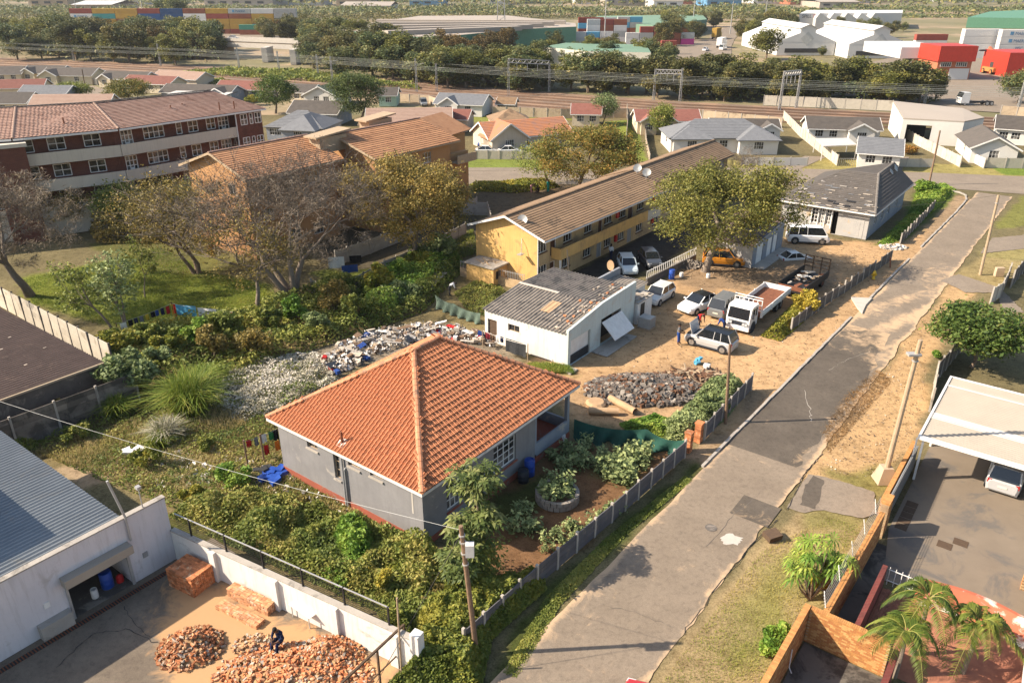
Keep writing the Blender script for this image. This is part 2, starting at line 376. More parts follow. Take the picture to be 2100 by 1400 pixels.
mat('render_white_shade_tint', (.60,.57,.58), (.53,.51,.53), scale=.6, stain=(.42,.39,.38), stain_scale=.5, stain_amt=.31, bump=.1, streak=(.42,.39,.38))  # white workshop render with the lavender of its shaded front put into the colour
mat('render_clean', (.60,.575,.53), (.54,.515,.475), scale=.6, bump=.05)
mat('render_mint', (.50,.56,.54), (.44,.50,.49), scale=.6, stain=(.45,.44,.40), stain_scale=.6, stain_amt=.34, streak=(.36,.36,.33))
mat('render_cream', (.56,.48,.34), (.50,.42,.30), scale=.7, streak=(.4,.33,.24))
mat('render_yellow', (.62,.39,.14), (.53,.32,.11), scale=.8, stain=(.44,.27,.11), stain_scale=.45, stain_amt=.38, streak=(.36,.23,.11))
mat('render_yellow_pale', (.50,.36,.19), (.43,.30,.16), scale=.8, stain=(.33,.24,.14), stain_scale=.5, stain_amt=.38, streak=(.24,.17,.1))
mat('render_orange', (.43,.235,.10), (.34,.18,.08), scale=.6, stain=(.36,.18,.08), stain_scale=.5, stain_amt=.38, streak=(.33,.18,.09))
mat('render_beige', (.52,.44,.34), (.45,.38,.30), scale=.6, streak=(.36,.3,.23))
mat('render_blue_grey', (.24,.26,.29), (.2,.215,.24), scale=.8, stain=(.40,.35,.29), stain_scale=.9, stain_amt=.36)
mat('render_ruin', (.42,.40,.37), (.33,.32,.31), scale=.8, stain=(.45,.33,.19), stain_scale=.55, stain_amt=.37, bump=.3)
mat('render_green', (.30,.42,.33), (.26,.36,.29), scale=.8)
mat('parapet_cream', (.56,.51,.42), (.50,.45,.37), scale=.7, streak=(.42,.37,.3))
mat('white_paint', (.72,.71,.68), (.62,.60,.57), scale=2.5, rough=.5)
mat('grey_paint', (.3,.3,.3), (.24,.24,.24), scale=2, rough=.5)
mat('dark_paint', (.03,.028,.027), (.022,.02,.02), scale=2, rough=.6)
mat('brown_door', (.10,.045,.025), (.07,.03,.018), scale=3, rough=.6)
mat('wood_pole', (.23,.15,.095), (.15,.095,.06), scale=6, bump=.3)
mat('wood_pale', (.40,.30,.20), (.31,.23,.15), scale=4, bump=.2)
mat('timber_dark', (.10,.065,.04), (.07,.045,.03), scale=5)
mat('concrete', (.38,.345,.30), (.31,.28,.245), scale=1.4, stain=(.21,.19,.165), stain_scale=.8, stain_amt=.36, bump=.25, rand=.06)
mat('concrete_fresh', (.47,.43,.38), (.40,.36,.31), scale=1.5, bump=.2)
mat('concrete_dark', (.13,.115,.10), (.085,.075,.068), scale=1.4, bump=.25, rand=.12, stain=(.21,.18,.15), stain_scale=.9, stain_amt=.34)
mat('concrete_mix', (.2,.17,.14), (.12,.105,.09), scale=1.4, bump=.25, rand=.45, stain=(.08,.07,.06), stain_scale=.9, stain_amt=.42)
mat('slab_grey', (.125,.12,.125), (.09,.087,.092), scale=1.6, bump=.25, rand=.14, stain=(.2,.17,.14), stain_scale=1.0, stain_amt=.34)
mat('slab_tan', (.42,.33,.23), (.35,.27,.185), scale=1.4, bump=.2, rand=.10, stain=(.24,.18,.125), stain_scale=.8, stain_amt=.35)
mat('slab_pale', (.50,.45,.37), (.43,.385,.315), scale=1.4, bump=.2, rand=.07, stain=(.3,.26,.2), stain_scale=.8, stain_amt=.33)
mat('post_pale', (.42,.38,.33), (.33,.30,.26), scale=2.5, rand=.06)
mat('yard_concrete', (.26,.225,.185), (.18,.155,.13), scale=.7, stain=(.09,.078,.068), stain_scale=.5, stain_amt=.43, bump=.2)
mat('yard_sandy', (.42,.265,.13), (.34,.205,.10), scale=.8, stain=(.24,.16,.10), stain_scale=.6, stain_amt=.38, bump=.2)
mat('patio_dark', (.14,.125,.105), (.10,.09,.075), scale=.9, stain=(.045,.04,.035), stain_scale=.45, stain_amt=.42)
mat('drive_grey', (.21,.168,.124), (.172,.137,.102), scale=.5, stain=(.13,.115,.1), stain_scale=.35, stain_amt=.40)
mat('asbestos', (.30,.258,.212), (.2,.172,.142), scale=1.6, stain=(.13,.115,.1), stain_scale=1.1, stain_amt=.40, bump=.2)
mat('asbestos_brown', (.145,.098,.078), (.105,.072,.057), scale=1.2, stain=(.2,.135,.1), stain_scale=.8, stain_amt=.33)
mat('metal_blue_grey', (.2,.22,.232), (.155,.172,.185), scale=.6, rough=.45, metal=.3, stain=(.2,.2,.19), stain_scale=.5, stain_amt=.35)
mat('metal_cream', (.34,.30,.245), (.30,.262,.215), scale=.6, rough=.5)
mat('metal_white', (.52,.49,.45), (.48,.45,.41), scale=.6, rough=.5)
mat('steel_grey', (.36,.36,.35), (.28,.28,.27), scale=3, rough=.5, metal=.4)
mat('galv', (.42,.41,.39), (.35,.34,.33), scale=3, rough=.5, metal=.3)
mat('rust', (.21,.08,.04), (.13,.05,.028), scale=3, rough=.9)
mat('black_iron', (.018,.017,.017), (.025,.023,.022), scale=3, rough=.6)
mat('tyre', (.018,.018,.018), (.024,.023,.022), scale=5, rough=.85)
mat('rim', (.42,.42,.42), (.34,.34,.34), scale=5, rough=.35, metal=.7)
for n, c in dict(white=(.74,.73,.71), silver=(.42,.42,.42), grey=(.16,.165,.165), amber=(.50,.19,.012), ice=(.46,.53,.56), dark=(.045,.05,.06), red=(.45,.02,.02), black=(.012,.012,.013), pale=(.62,.61,.58), blue=(.04,.09,.26), yellow=(.62,.42,.02)).items():
    mat('paint_'+n, c, tuple(x*.9 for x in c), scale=.6, rough=.32, spec=.5, coat=.6)
mat('lamp_red', (.35,.01,.01), rough=.2, spec=.6); mat('lamp_clear', (.55,.55,.55), (.4,.4,.4), rough=.12, spec=.7); mat('plate', (.62,.6,.5), rough=.5)
mat('plastic_blue', (.02,.075,.36), (.015,.055,.28), scale=3, rough=.4, spec=.5); mat('plastic_red', (.5,.02,.02), rough=.5); mat('plastic_dark', (.03,.035,.045), rough=.5)
mat('ibc_plastic', (.42,.41,.38), (.33,.32,.30), scale=3, rough=.4)
mat('net_green', (.018,.075,.055), (.012,.05,.038), scale=4, rough=.9)
mat('net_grey_green', (.11,.15,.12), (.07,.105,.08), scale=3, rough=.9)
mat('bark', (.21,.155,.11), (.13,.095,.068), scale=5, bump=.4)
mat('bark_grey', (.25,.20,.155), (.17,.135,.105), scale=5, bump=.3)
mat('brick_orange', (.50,.20,.085), (.34,.115,.045), scale=7, rand=.4, stain=(.50,.33,.2), stain_scale=2.5, stain_amt=.36)
mat('brick_pink', (.52,.27,.14), (.42,.19,.09), scale=7, rand=.32, stain=(.52,.38,.26), stain_scale=2.5, stain_amt=.38)
mat('rubble_dark', (.155,.13,.11), (.085,.073,.063), scale=3, rand=.25)
mat('rubble_pale', (.42,.36,.29), (.30,.25,.20), scale=3, rand=.2)
mat('clay_pipe', (.46,.31,.18), (.36,.23,.13), scale=2, rough=.85)
mat('stone_grey', (.30,.265,.225), (.22,.19,.16), scale=3)
mat('ballast', (.20,.14,.10), (.145,.10,.072), scale=.35, bump=.4, bscale=6, stain=(.27,.17,.11), stain_scale=.12, stain_amt=.45)
mat('rail_steel', (.20,.13,.09), (.15,.09,.06), scale=3, rough=.6, metal=.3)
mat('far_roof', (.36,.31,.26), (.31,.265,.22), scale=.05, rough=.7)
mat('far_white', (.55,.54,.52), (.49,.48,.46), scale=.05, rough=.6)
mat('far_green', (.15,.24,.17), (.12,.2,.14), scale=.1); mat('shed_green', (.10,.24,.15), rough=.6); mat('shed_cream', (.52,.50,.42), rough=.6)
mat('sign_red', (.45,.04,.022), rough=.5); mat('far_dark', (.05,.048,.047)); mat('far_blue', (.12,.28,.45)); mat('far_brick', (.40,.14,.07), (.33,.11,.06)); mat('far_tan', (.40,.30,.2))
mat('cont_red', (.26,.062,.042), (.21,.05,.036), scale=.4, rand=.18); mat('cont_rust', (.27,.09,.045), (.2,.07,.04), scale=.4, rand=.15); mat('cont_blue', (.03,.085,.21), rand=.2); mat('cont_sky', (.12,.36,.52), rand=.15)
mat('cont_white', (.62,.60,.57), (.55,.53,.5), scale=.4, rand=.1); mat('cont_yellow', (.42,.26,.05), (.34,.2,.04), scale=.4, rand=.12); mat('cont_green', (.07,.25,.17), rand=.15); mat('cont_grey', (.42,.42,.40), rand=.15); mat('cont_teal', (.06,.27,.25)); mat('cont_orange', (.5,.2,.06), rand=.1); mat('cont_magenta',(.5,.06,.25))
mat('ink_blue', (.02,.12,.25)); mat('ink_dark', (.03,.03,.035)); mat('ink_white', (.75,.75,.75)); mat('ink_red', (.5,.03,.03))
for n, c in dict(white=(.70,.69,.67), red=(.5,.03,.03), blue=(.03,.07,.25), navy=(.018,.026,.065), grey=(.19,.19,.19), black=(.015,.015,.017), teal=(.02,.28,.26), sky=(.10,.34,.50), yellow=(.62,.42,.04), orange=(.6,.18,.03), maroon=(.16,.02,.03), green=(.04,.2,.07), pale=(.52,.47,.4), brown=(.14,.09,.06), charcoal=(.045,.047,.05), pink=(.5,.25,.25)).items():
    mat('cloth_'+n, c, tuple(x*.8 for x in c), scale=4, rough=.95, spec=.1)
mat('skin', (.11,.055,.032), (.095,.047,.028), scale=4, rough=.6); mat('hair', (.012,.01,.009), rough=.8)
mat('paver_red', (.34,.145,.085), (.25,.1,.062), scale=3, rand=.2)
mat('paint_peel_red', (.42,.12,.065), (.35,.10,.055), scale=.9, stain=(.66,.60,.54), stain_scale=.45, stain_amt=.42)
mat('hydrant_yellow', (.62,.40,.03), rough=.5); mat('soil', (.17,.085,.045), (.12,.06,.035), scale=2, bump=.4)
mat('plaster_tan', (.46,.33,.19), (.39,.275,.155), scale=1.0, stain=(.3,.2,.12), stain_scale=.7, stain_amt=.38)
mat('foam_white', (.68,.66,.63), (.5,.48,.46), scale=3)
leafmat('leaf_mix', [(0.068,0.096,0.022),(0.136,0.174,0.034),(0.242,0.260,0.054),(0.387,0.348,0.084)])
leafmat('leaf_dark', [(0.030,0.049,0.017),(0.058,0.091,0.025),(0.099,0.133,0.036),(0.165,0.179,0.051)])
leafmat('leaf_olive', [(0.083,0.070,0.026),(0.148,0.124,0.036),(0.263,0.202,0.051),(0.412,0.279,0.072)])
leafmat('leaf_orange', [(0.062,0.087,0.023),(0.135,0.146,0.031),(0.246,0.183,0.038),(0.345,0.175,0.038)])
leafmat('leaf_yellowgreen', [(0.086,0.108,0.019),(0.172,0.196,0.025),(0.286,0.257,0.038),(0.487,0.365,0.050)])
leafmat('leaf_bright', [(0.049,0.115,0.016),(0.110,0.207,0.027),(0.195,0.299,0.043),(0.317,0.368,0.064)])
leafmat('leaf_mango', [(0.027,0.053,0.014),(0.060,0.106,0.021),(0.119,0.163,0.033),(0.238,0.237,0.058)])
leafmat('leaf_grey', [(0.083,0.114,0.043),(0.154,0.200,0.076),(0.251,0.301,0.120),(0.393,0.435,0.182)])
leafmat('leaf_brown', [(0.076,0.048,0.025),(0.140,0.084,0.036),(0.216,0.126,0.050),(0.318,0.180,0.067)])
leafmat('seed_white', [(.15,.16,.07),(.32,.30,.2),(.50,.46,.37),(.68,.63,.55)], trans=.15)
leafmat('grass_blade', [(0.069,0.117,0.018),(0.138,0.202,0.027),(0.234,0.260,0.042),(0.413,0.338,0.097)])
leafmat('palm_leaf', [(0.044,0.080,0.014),(0.107,0.150,0.024),(0.214,0.225,0.038),(0.350,0.300,0.085)])
leafmat('far_leaf', [(0.046,0.074,0.030),(0.090,0.117,0.042),(0.171,0.173,0.057),(0.300,0.232,0.072)], trans=.2)
leafmat('litter', [(.1,.07,.05),(.35,.3,.25),(.6,.58,.55),(.7,.69,.67)], trans=.02)
leafmat('litter_dark',[(.06,.045,.03),(.13,.09,.06),(.25,.18,.11),(.5,.45,.38)],trans=.0)
# ---------------------------------------------------------------- ground
def gp(*pts): return [G(x, y)[:2] for x, y in pts]
def up(*pts): return [uv2w(u, v)[:2] for u, v in pts]
REG = [ # polygon, colour, grain, edge softness
 (gp((0,760),(210,690),(480,640),(700,590),(960,540),(1010,600),(1000,700),(560,850),(580,960),(880,1130),(1000,1140),(1090,1180),(860,1330),(330,1040),(0,930)), (.23,.18,.085), 1., 1.),
 (gp((560,800),(660,710),(760,680),(900,665),(1010,690),(1060,740),(900,700),(700,770),(600,850)), (.30,.245,.18), .8, 1.2),
 (gp((440,770),(640,720),(700,770),(560,870),(440,840)), (.22,.19,.12), 1., 1.),
 (gp((100,960),(270,935),(300,965),(170,1000)), (.36,.26,.16), .3, .6),
 (gp((250,1130),(330,1040),(860,1330),(860,1420),(560,1420)), (.12,.12,.035), 1., .5),
 (gp((30,570),(180,540),(330,505),(430,560),(560,585),(570,630),(420,680),(200,665),(60,620)), (.19,.215,.035), .75, 1.),
 (gp((180,500),(330,470),(500,540),(420,570),(250,540)), (.15,.145,.045), .9, 1.),
 (gp((640,560),(960,470),(980,500),(860,540),(700,600)), (.14,.16,.035), .8, .8),
 (gp((700,380),(960,390),(1000,470),(960,520),(700,560),(640,500)), (.12,.10,.065), .7, .8),
 (gp((970,380),(1160,372),(1200,400),(1040,440),(980,430)), (.16,.115,.07), .6, .6),
 (gp((960,376),(1110,374),(1140,382),(960,396)), (.16,.17,.045), .9, .5),
 (gp((1085,740),(1170,700),(1290,640),(1340,590),(1400,540),(1480,560),(1620,480),(1790,498),(1900,470),(1965,400),(1992,405),(1985,420),(1760,650),(1600,815),(1480,905),(1400,890),(1270,880),(1165,862)), (.50,.32,.168), .3, .8),
 (gp((1120,590),(1340,470),(1480,410),(1500,440),(1380,525),(1230,605),(1170,610)), (.062,.054,.047), .3, .5),
 (gp((1370,560),(1480,530),(1620,520),(1720,540),(1700,590),(1560,590),(1420,600)), (.33,.225,.135), .4, 1.2),
 (gp((1150,820),(1240,770),(1440,740),(1520,790),(1440,850),(1280,870)), (.43,.28,.155), .5, 1.),
 (gp((1060,770),(1100,740),(1165,752),(1185,770),(1120,760)), (.2,.19,.06), 1., .6),
 (gp((940,1130),(1010,1000),(1165,905),(1410,925),(1390,950),(1240,1065),(1100,1190),(1000,1210)), (.21,.115,.058), .6, .7),
 (gp((1000,1020),(1120,960),(1140,1000),(1060,1070),(1000,1080)), (.10,.105,.03), .8, .7),
 (gp((1230,925),(1345,930),(1290,1000),(1215,980)), (.15,.13,.05), .8, .6),
 (gp((985,1420),(1110,1215),(1235,1100),(1400,975),(1450,930),(1478,928),(1430,978),(1330,1060),(1210,1170),(1115,1290),(1040,1420)), (.085,.10,.026), .9, .5),
 (gp((1400,940),(1500,870),(1545,800),(1600,812),(1480,918),(1450,955)), (.34,.235,.14), .5, .6),
 (gp((1640,980),(1700,900),(1810,755),(1900,640),(1960,560),(2040,560),(1960,640),(1900,780),(1890,900),(1830,960),(1780,1010),(1680,985)), (.50,.325,.165), .45, .7),
 (gp((1690,840),(1740,770),(1800,760),(1770,830),(1700,900)), (.34,.235,.145), 1., .6),
 (gp((1700,970),(1830,945),(1840,1000),(1790,1020)), (.26,.22,.075), .8, .7),
 (gp((1340,1420),(1400,1310),(1545,1115),(1620,1060),(1700,1050),(1790,1075),(1740,1170),(1640,1290),(1570,1420)), (.37,.275,.145), .7, .7),
 (gp((1480,1330),(1560,1190),(1640,1130),(1720,1120),(1640,1260),(1560,1390)), (.27,.24,.085), .9, 1.6),
 (gp((1640,1055),(1700,1045),(1780,1070),(1750,1090),(1640,1090)), (.27,.23,.09), .8, .6),
 (gp((1790,505),(1858,438),(1875,395),(1920,372),(1960,385),(1965,400),(1910,445),(1850,495)), (.13,.17,.03), 1., .6),
 (gp((1880,520),(1925,435),(1965,400),(1990,410),(1930,470),(1860,560),(1800,610)), (.36,.25,.15), .6, .6),
 (gp((2040,455),(2100,402),(2200,402),(2200,450),(2050,470)), (.22,.215,.06), .9, .5),
 (gp((2010,515),(2080,490),(2200,485),(2200,530),(2030,535)), (.31,.26,.105), .8, .6),
 (gp((1960,560),(2010,525),(2150,540),(2150,600),(1985,600),(1960,580)), (.36,.28,.13), .8, .6),
 (gp((700,318),(1140,325),(1170,353),(700,354)), (.2,.24,.05), .9, .3),
 (gp((1490,328),(1700,322),(2000,340),(2120,355),(2120,366),(1800,354),(1500,345)), (.34,.285,.10), .9, .4),
 (gp((2020,338),(2150,342),(2150,362),(2060,358)), (.17,.23,.04), .9, .4),
 (gp((1240,250),(1300,245),(1330,330),(1250,335)), (.21,.25,.05), .9, .4),
 (gp((960,225),(1180,220),(1180,246),(960,250)), (.24,.25,.06), .9, .5),
]
def make_ground():
    xs = np.arange(-84, 92, .42); ys = np.arange(16, 178, .42); X, Y = np.meshgrid(xs, ys); x = X.ravel(); y = Y.ravel()
    C = np.zeros((len(x),3)) + A(.20,.165,.085); R = np.full(len(x), .9)
    dx = (vnoise(x,y,2.1,1)-.5)*2.2 + (vnoise(x,y,.8,2)-.5)*1.; dy = (vnoise(x,y,2.1,3)-.5)*2.2 + (vnoise(x,y,.8,4)-.5)*1.
    for P, c, r, soft in REG:
        P = np.array(P); lo = P.min(0)-3; hi = P.max(0)+3
        k = np.where((x>lo[0])&(x<hi[0])&(y>lo[1])&(y<hi[1]))[0]
        if not len(k): continue
        d = polydist(x[k]+dx[k]*soft*.6, y[k]+dy[k]*soft*.6, P); a = np.clip(.5-d/(soft*.9), 0, 1)[:,None]
        C[k] = C[k]*(1-a)+np.array(c)*a; R[k] = R[k]*(1-a[:,0])+r*a[:,0]
    m = vnoise(x,y,5,9)[:,None]; C *= .86+.28*m
    nx, ny = len(xs), len(ys); i = np.arange(nx*ny).reshape(ny,nx)
    F = np.stack([i[:-1,:-1],i[:-1,1:],i[1:,1:],i[1:,:-1]],-1).reshape(-1,4)
    z = (vnoise(x,y,3,5)-.5)*.05
    me = npmesh('ground', np.stack([x,y,z-.03],1), F)
    at = me.attributes.new('Col','FLOAT_COLOR','POINT'); at.data.foreach_set('color', np.hstack([C,np.ones((len(x),1))]).astype(np.float32).ravel())
    at = me.attributes.new('rough_tex','FLOAT','POINT'); at.data.foreach_set('value', R.astype(np.float32))
    o = link('ground', me, 'ground', smooth=True); o['kind'] = 'structure'
make_ground()
mat('far_ground', (.20,.165,.09), (.12,.115,.05), scale=.02, stain=(.30,.22,.14), stain_scale=.012, stain_amt=.42, rough=.95)
struct('terrain', MB().face([(-1500,-60,-.12),(1500,-60,-.12),(1500,4200,-.12),(-1500,4200,-.12)]), 'far_ground')
def sheet(name, pts, z, m, jag=.0):
    P=[]
    for a,b in zip(pts,list(pts[1:])+[pts[0]]):
        a=np.array(a[:2],float); b=np.array(b[:2],float); k=max(1,int(np.linalg.norm(b-a)/.3)) if jag else 1
        P+=[a+(b-a)*i/k+(np.array([random.gauss(0,jag),random.gauss(0,jag)]) if i else 0) for i in range(k)]
    return struct(name, MB().face([(p[0],p[1],z) for p in P]), m)
# ---------------------------------------------------------------- the street
def edgeL(u): return 14.95-.0185*(u-30)
def edgeR(u): return 9.85-.0095*(u-25)
def strip(name, us, vl, vr, m, z, tintf, nv=12):
    V=[];t=[]
    for u in us:
        a, b = vl(u), vr(u)
        for j in range(nv+1):
            v = a+(b-a)*j/nv; p = uv2w(u,v,z); V.append(p); t.append(tintf(u,v,j/nv))
    n = nv+1; k = len(us); i = np.arange(n*k).reshape(k,n); F = np.stack([i[:-1,:-1],i[1:,:-1],i[1:,1:],i[:-1,1:]],-1).reshape(-1,4)
    o = link(name, npmesh(name, V, F, t), m); o['kind']='structure'; return o
def dust(u, v, s):
    e = .38*max(0, 1-min(s,1-s)/.10) ; g = .36*math.exp(-((u-70)/9)**2)*(.55+.45*math.sin(v*2+u*.7)) + .16*math.exp(-((u-84)/8)**2)*(s>.45)
    return e + g + .10*fbm(u,v,4,2)
def wob(f, a, s, k): return lambda u: f(u)+a*fbm(u,0,s,k)
strip('road', np.arange(4,126,.3), wob(edgeL,.12,3,1), lambda u: edgeR(u)+.16*fbm(u,0,2.4,2)+.08*fbm(u,0,.6,3), 'asphalt', .014, dust)
strip('road_patch', np.arange(42.4,67,.5), lambda u: edgeL(u)+.02+.3*max(0,(u-61)/6)*-1, lambda u: edgeR(u)+.35+.7*abs(fbm(u,3,3,4))+max(0,(u-60))*.12, 'asphalt_new', .022,
      lambda u,v,s: .3*max(0,1-(1-s)/.25)*(.6+.6*fbm(u,v,1.5,6)) + .32*max(0,(u-58)/8) + .1*fbm(u,v,3,7))
strip('road_patch', np.arange(35.7,38.1,.3), lambda u: 11.75, lambda u: edgeR(u)-.15, 'asphalt_new', .023, lambda u,v,s:.12)
sheet('cross_street', gp((640,352),(1000,351),(1560,344),(1800,350),(2150,364),(2150,402),(1990,390),(1900,384),(1560,379),(1000,378),(640,378)), .012, 'asphalt_grey')
sheet('cross_street_pavement', gp((640,344),(1000,344),(1100,344),(1100,351),(1000,350.8),(640,351.5)), .03, 'asphalt_grey')
sheet('driveway', gp((1614,1040),(1657,972),(1720,985),(1792,1008),(1800,1052),(1770,1062),(1690,1046),(1640,1050)), .020, 'asphalt_grey', .05)
sheet('driveway', gp((1765,345),(1830,322),(1865,322),(1850,348)), .02, 'asphalt_grey')
sheet('driveway', gp((1600,346),(1650,320),(1695,322),(1640,347)), .02, 'asphalt_grey')
sheet('pavement', gp((1930,575),(1965,562),(2050,590),(2100,640),(2060,640),(2040,600),(1980,600)), .016, 'asphalt_grey', .05)
sheet('pavement', gp((2010,520),(2035,488),(2120,480),(2120,508)), .016, 'asphalt_grey', .05)
def splat(c, r, name, m, z, k=14, jag=.35):
    c = G(*c); mb = MB(); P=[]
    for i in range(k):
        a = 6.283*i/k; q = r*(1+jag*(random.random()-.5)); P.append((c[0]+math.cos(a)*q*1.5, c[1]+math.sin(a)*q, z))
    mb.face(P); return solo(name, mb, m, 'white splash of dried paint on the tarred road', 'paint spill', base=(c[0],c[1],0))
splat((1500,1106), .42, 'paint_spill', 'concrete_fresh', .03, 24, .5)
c = G(1458,1082); struct('manhole_cover', MB().lathe([(.32,0.015),(.32,.03),(.0,.031)], c, 18), 'concrete_dark')
# kerb of separate stones
def kerb(name, pts, m='concrete'):
    root = link(name, MB().box(0,0,0,.01,.01,.01).mesh(name), m); root['kind']='structure'; root.location=(pts[0][0],pts[0][1],-.05)
    me = None
    for (a,b) in zip(pts[:-1],pts[1:]):
        a=np.array(a[:2],float); b=np.array(b[:2],float); L=np.linalg.norm(b-a); n=max(1,round(L/1.0)); d=(b-a)/L
        for i in range(n):
            if me is None: me=MB().box(0.01,-.09,-.05,.985,.09,.13).mesh('kerbstone')
            p=a+d*(L*i/n); o=link('kerbstone', me, m, root); o.location=(p[0]-pts[0][0]+random.uniform(-.02,.02), p[1]-pts[0][1]+random.uniform(-.02,.02), .05+random.uniform(-.03,.012))
            o.rotation_euler=(random.uniform(-.03,.03),random.uniform(-.015,.015),math.atan2(d[1],d[0])+random.uniform(-.02,.02))
kerb('kerb', [uv2w(u,edgeL(u)+.12) for u in (39,50,61,68.6)])
kerb('kerb', [uv2w(u,edgeL(u)+.15) for u in (74,82,88.8)])
kerb('kerb', [uv2w(u,edgeL(u)+.15) for u in (94,104,113)] + [G(1970,424),G(1982,410),G(1980,401),G(1968,395),G(1945,391)])
mb=MB(); P=[G(x,y) for x,y in ((1745,612),(1788,614),(1775,628),(1768,644),(1757,632))]; mb.prism(P,0,.16); struct('drain_apron', mb, 'concrete_fresh')
sheet('railway_bed', gp((-60,116),(400,134),(700,154),(1050,184),(1400,209),(1830,231),(2160,246),(2160,268),(1830,252),(1400,240),(1050,226),(700,190),(400,163),(-60,136)), .02, 'ballast')
sheet('freight_road', gp((1390,152),(1400,118),(1440,95),(1462,70),(1490,56),(1534,54),(1507,80),(1492,113),(1480,152)), .03, 'asphalt_grey')
sheet('freight_yard', gp((1530,205),(1560,178),(1700,150),(1860,110),(2200,90),(2200,240),(2000,228),(1830,224)), .03, 'asphalt_grey')
sheet('container_yard', gp((1120,90),(1500,80),(1500,125),(1120,125)), .024, 'asphalt_grey')
sheet('container_yard', gp((100,70),(700,60),(700,78),(140,84)), .03, 'asphalt_grey')
def crack(pts,w,lab):
    mb=MB(); P=[G(*p) for p in pts]; L=[]
    for a,b in zip(P[:-1],P[1:]): L+=[a+(b-a)*k/8+A(random.gauss(0,.05),random.gauss(0,.05),0) for k in range(8)]
    for a,b in zip(L[:-1],L[1:]): d=(b-a)/np.linalg.norm(b-a); n=A(-d[1],d[0],0)*w*random.uniform(.3,1); mb.face([a-n+A(0,0,.027),b-n+A(0,0,.027),b+n+A(0,0,.027),a+n+A(0,0,.027)])
    struct('road_crack',mb,lab)
crack(((1650,800),(1662,850),(1664,866)),.03,'concrete'); crack(((1400,1302),(1470,1205),(1548,1110),(1600,1060)),.025,'dark_paint'); crack(((1612,1045),(1655,965),(1690,925)),.03,'dark_paint'); crack(((1230,1240),(1300,1255),(1390,1290)),.015,'concrete_dark'); crack(((1560,1010),(1500,1060),(1440,1130)),.014,'concrete_dark'); crack(((1700,760),(1740,735),(1790,720)),.014,'concrete'); crack(((110,1370),(190,1300),(260,1290),(330,1320)),.02,'dark_paint'); crack(((250,1245),(290,1290),(310,1310)),.02,'dark_paint')
sheet('driveway_patch', gp((1640,1035),(1650,1000),(1668,975),(1690,985),(1684,1010),(1672,1045)), .026, 'asphalt_new', .05)
# ---------------------------------------------------------------- building kit
def fpt(k, c, a, z, off=0.):                     # point on a facade: k is the side it faces ('u' = -x, 'v' = -y, 'U' = +x, 'V' = +y)
    return {'u':(c-off,a,z),'U':(c+off,a,z),'v':(a,c-off,z),'V':(a,c+off,z)}[k]
def fbox(mb, k, c, a0, z0, a1, z1, o0, o1, m=0):
    p = fpt(k,c,a0,z0,o0); q = fpt(k,c,a1,z1,o1); return mb.box(*p,*q,m)
def wallface(mb, k, c, a0, a1, z0, z1, holes, d=.16, m=0):
    xs = sorted({a0,a1,*[h[0] for h in holes],*[h[2] for h in holes]}); zs = sorted({z0,z1,*[h[1] for h in holes],*[h[3] for h in holes]})
    for x,x2 in zip(xs[:-1],xs[1:]):
        for z,z2 in zip(zs[:-1],zs[1:]):
            cx,cz=(x+x2)/2,(z+z2)/2
            if any(h[0]<cx<h[2] and h[1]<cz<h[3] for h in holes): continue
            mb.face([fpt(k,c,x,z),fpt(k,c,x2,z),fpt(k,c,x2,z2),fpt(k,c,x,z2)],m)
    for h in holes:
        x,z,x2,z2=h[:4]; q=[(x,z),(x2,z),(x2,z2),(x,z2)]
        for (p,s) in zip(q,q[1:]+q[:1]): mb.face([fpt(k,c,*p),fpt(k,c,*s),fpt(k,c,*s,-d),fpt(k,c,*p,-d)],m)
def window(t, k, c, h, nx=2, ny=2, fm='white_paint', gm='glass', d=.11, fw=.05, sill=None, name='window', thick=.05):
    x,z,x2,z2=h[:4]; mb=MB(); o0,o1=-d,-d+thick
    fbox(mb,k,c,x,z,x+fw,z2,o0,o1); fbox(mb,k,c,x2-fw,z,x2,z2,o0,o1); fbox(mb,k,c,x+fw,z,x2-fw,z+fw,o0,o1); fbox(mb,k,c,x+fw,z2-fw,x2-fw,z2,o0,o1)
    for i in range(1,nx): a=x+(x2-x)*i/nx; fbox(mb,k,c,a-fw*.4,z+fw,a+fw*.4,z2-fw,o0,o1-.008)
    for j in range(1,ny): b=z+(z2-z)*j/ny; fbox(mb,k,c,x+fw,b-fw*.35,x2-fw,b+fw*.35,o0,o1-.016)
    w=t.part(name,mb,fm)
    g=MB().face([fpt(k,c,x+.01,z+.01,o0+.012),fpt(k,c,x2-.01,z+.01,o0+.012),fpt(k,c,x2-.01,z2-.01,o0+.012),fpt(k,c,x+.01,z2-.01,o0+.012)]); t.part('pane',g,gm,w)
    if sill: t.part('sill',fbox(MB(),k,c,x-.06,z-.10,x2+.06,z-.01,-.02,.09),sill,w)
    return w
def door(t, k, c, h, m='brown_door', fm=None, d=.10, glazed=False):
    x,z,x2,z2=h[:4]; mb=fbox(MB(),k,c,x+.06,z+.01,x2-.06,z2-.06,-d,-d+.04); o=t.part('door',mb,m)
    if fm:
        f=MB(); fbox(f,k,c,x,z,x+.06,z2,-d-.01,-d+.08); fbox(f,k,c,x2-.06,z,x2,z2,-d-.01,-d+.08); fbox(f,k,c,x+.06,z2-.06,x2-.06,z2,-d-.01,-d+.08); t.part('frame',f,fm,o)
    if glazed:
        g=MB(); n=4
        for i in range(n): b=z+.15+(z2-z-.3)*i/n; fbox(g,k,c,x+.14,b,x2-.14,b+(z2-z-.3)/n-.06,-d+.04,-d+.05)
        t.part('pane',g,'glass',o)
    return o
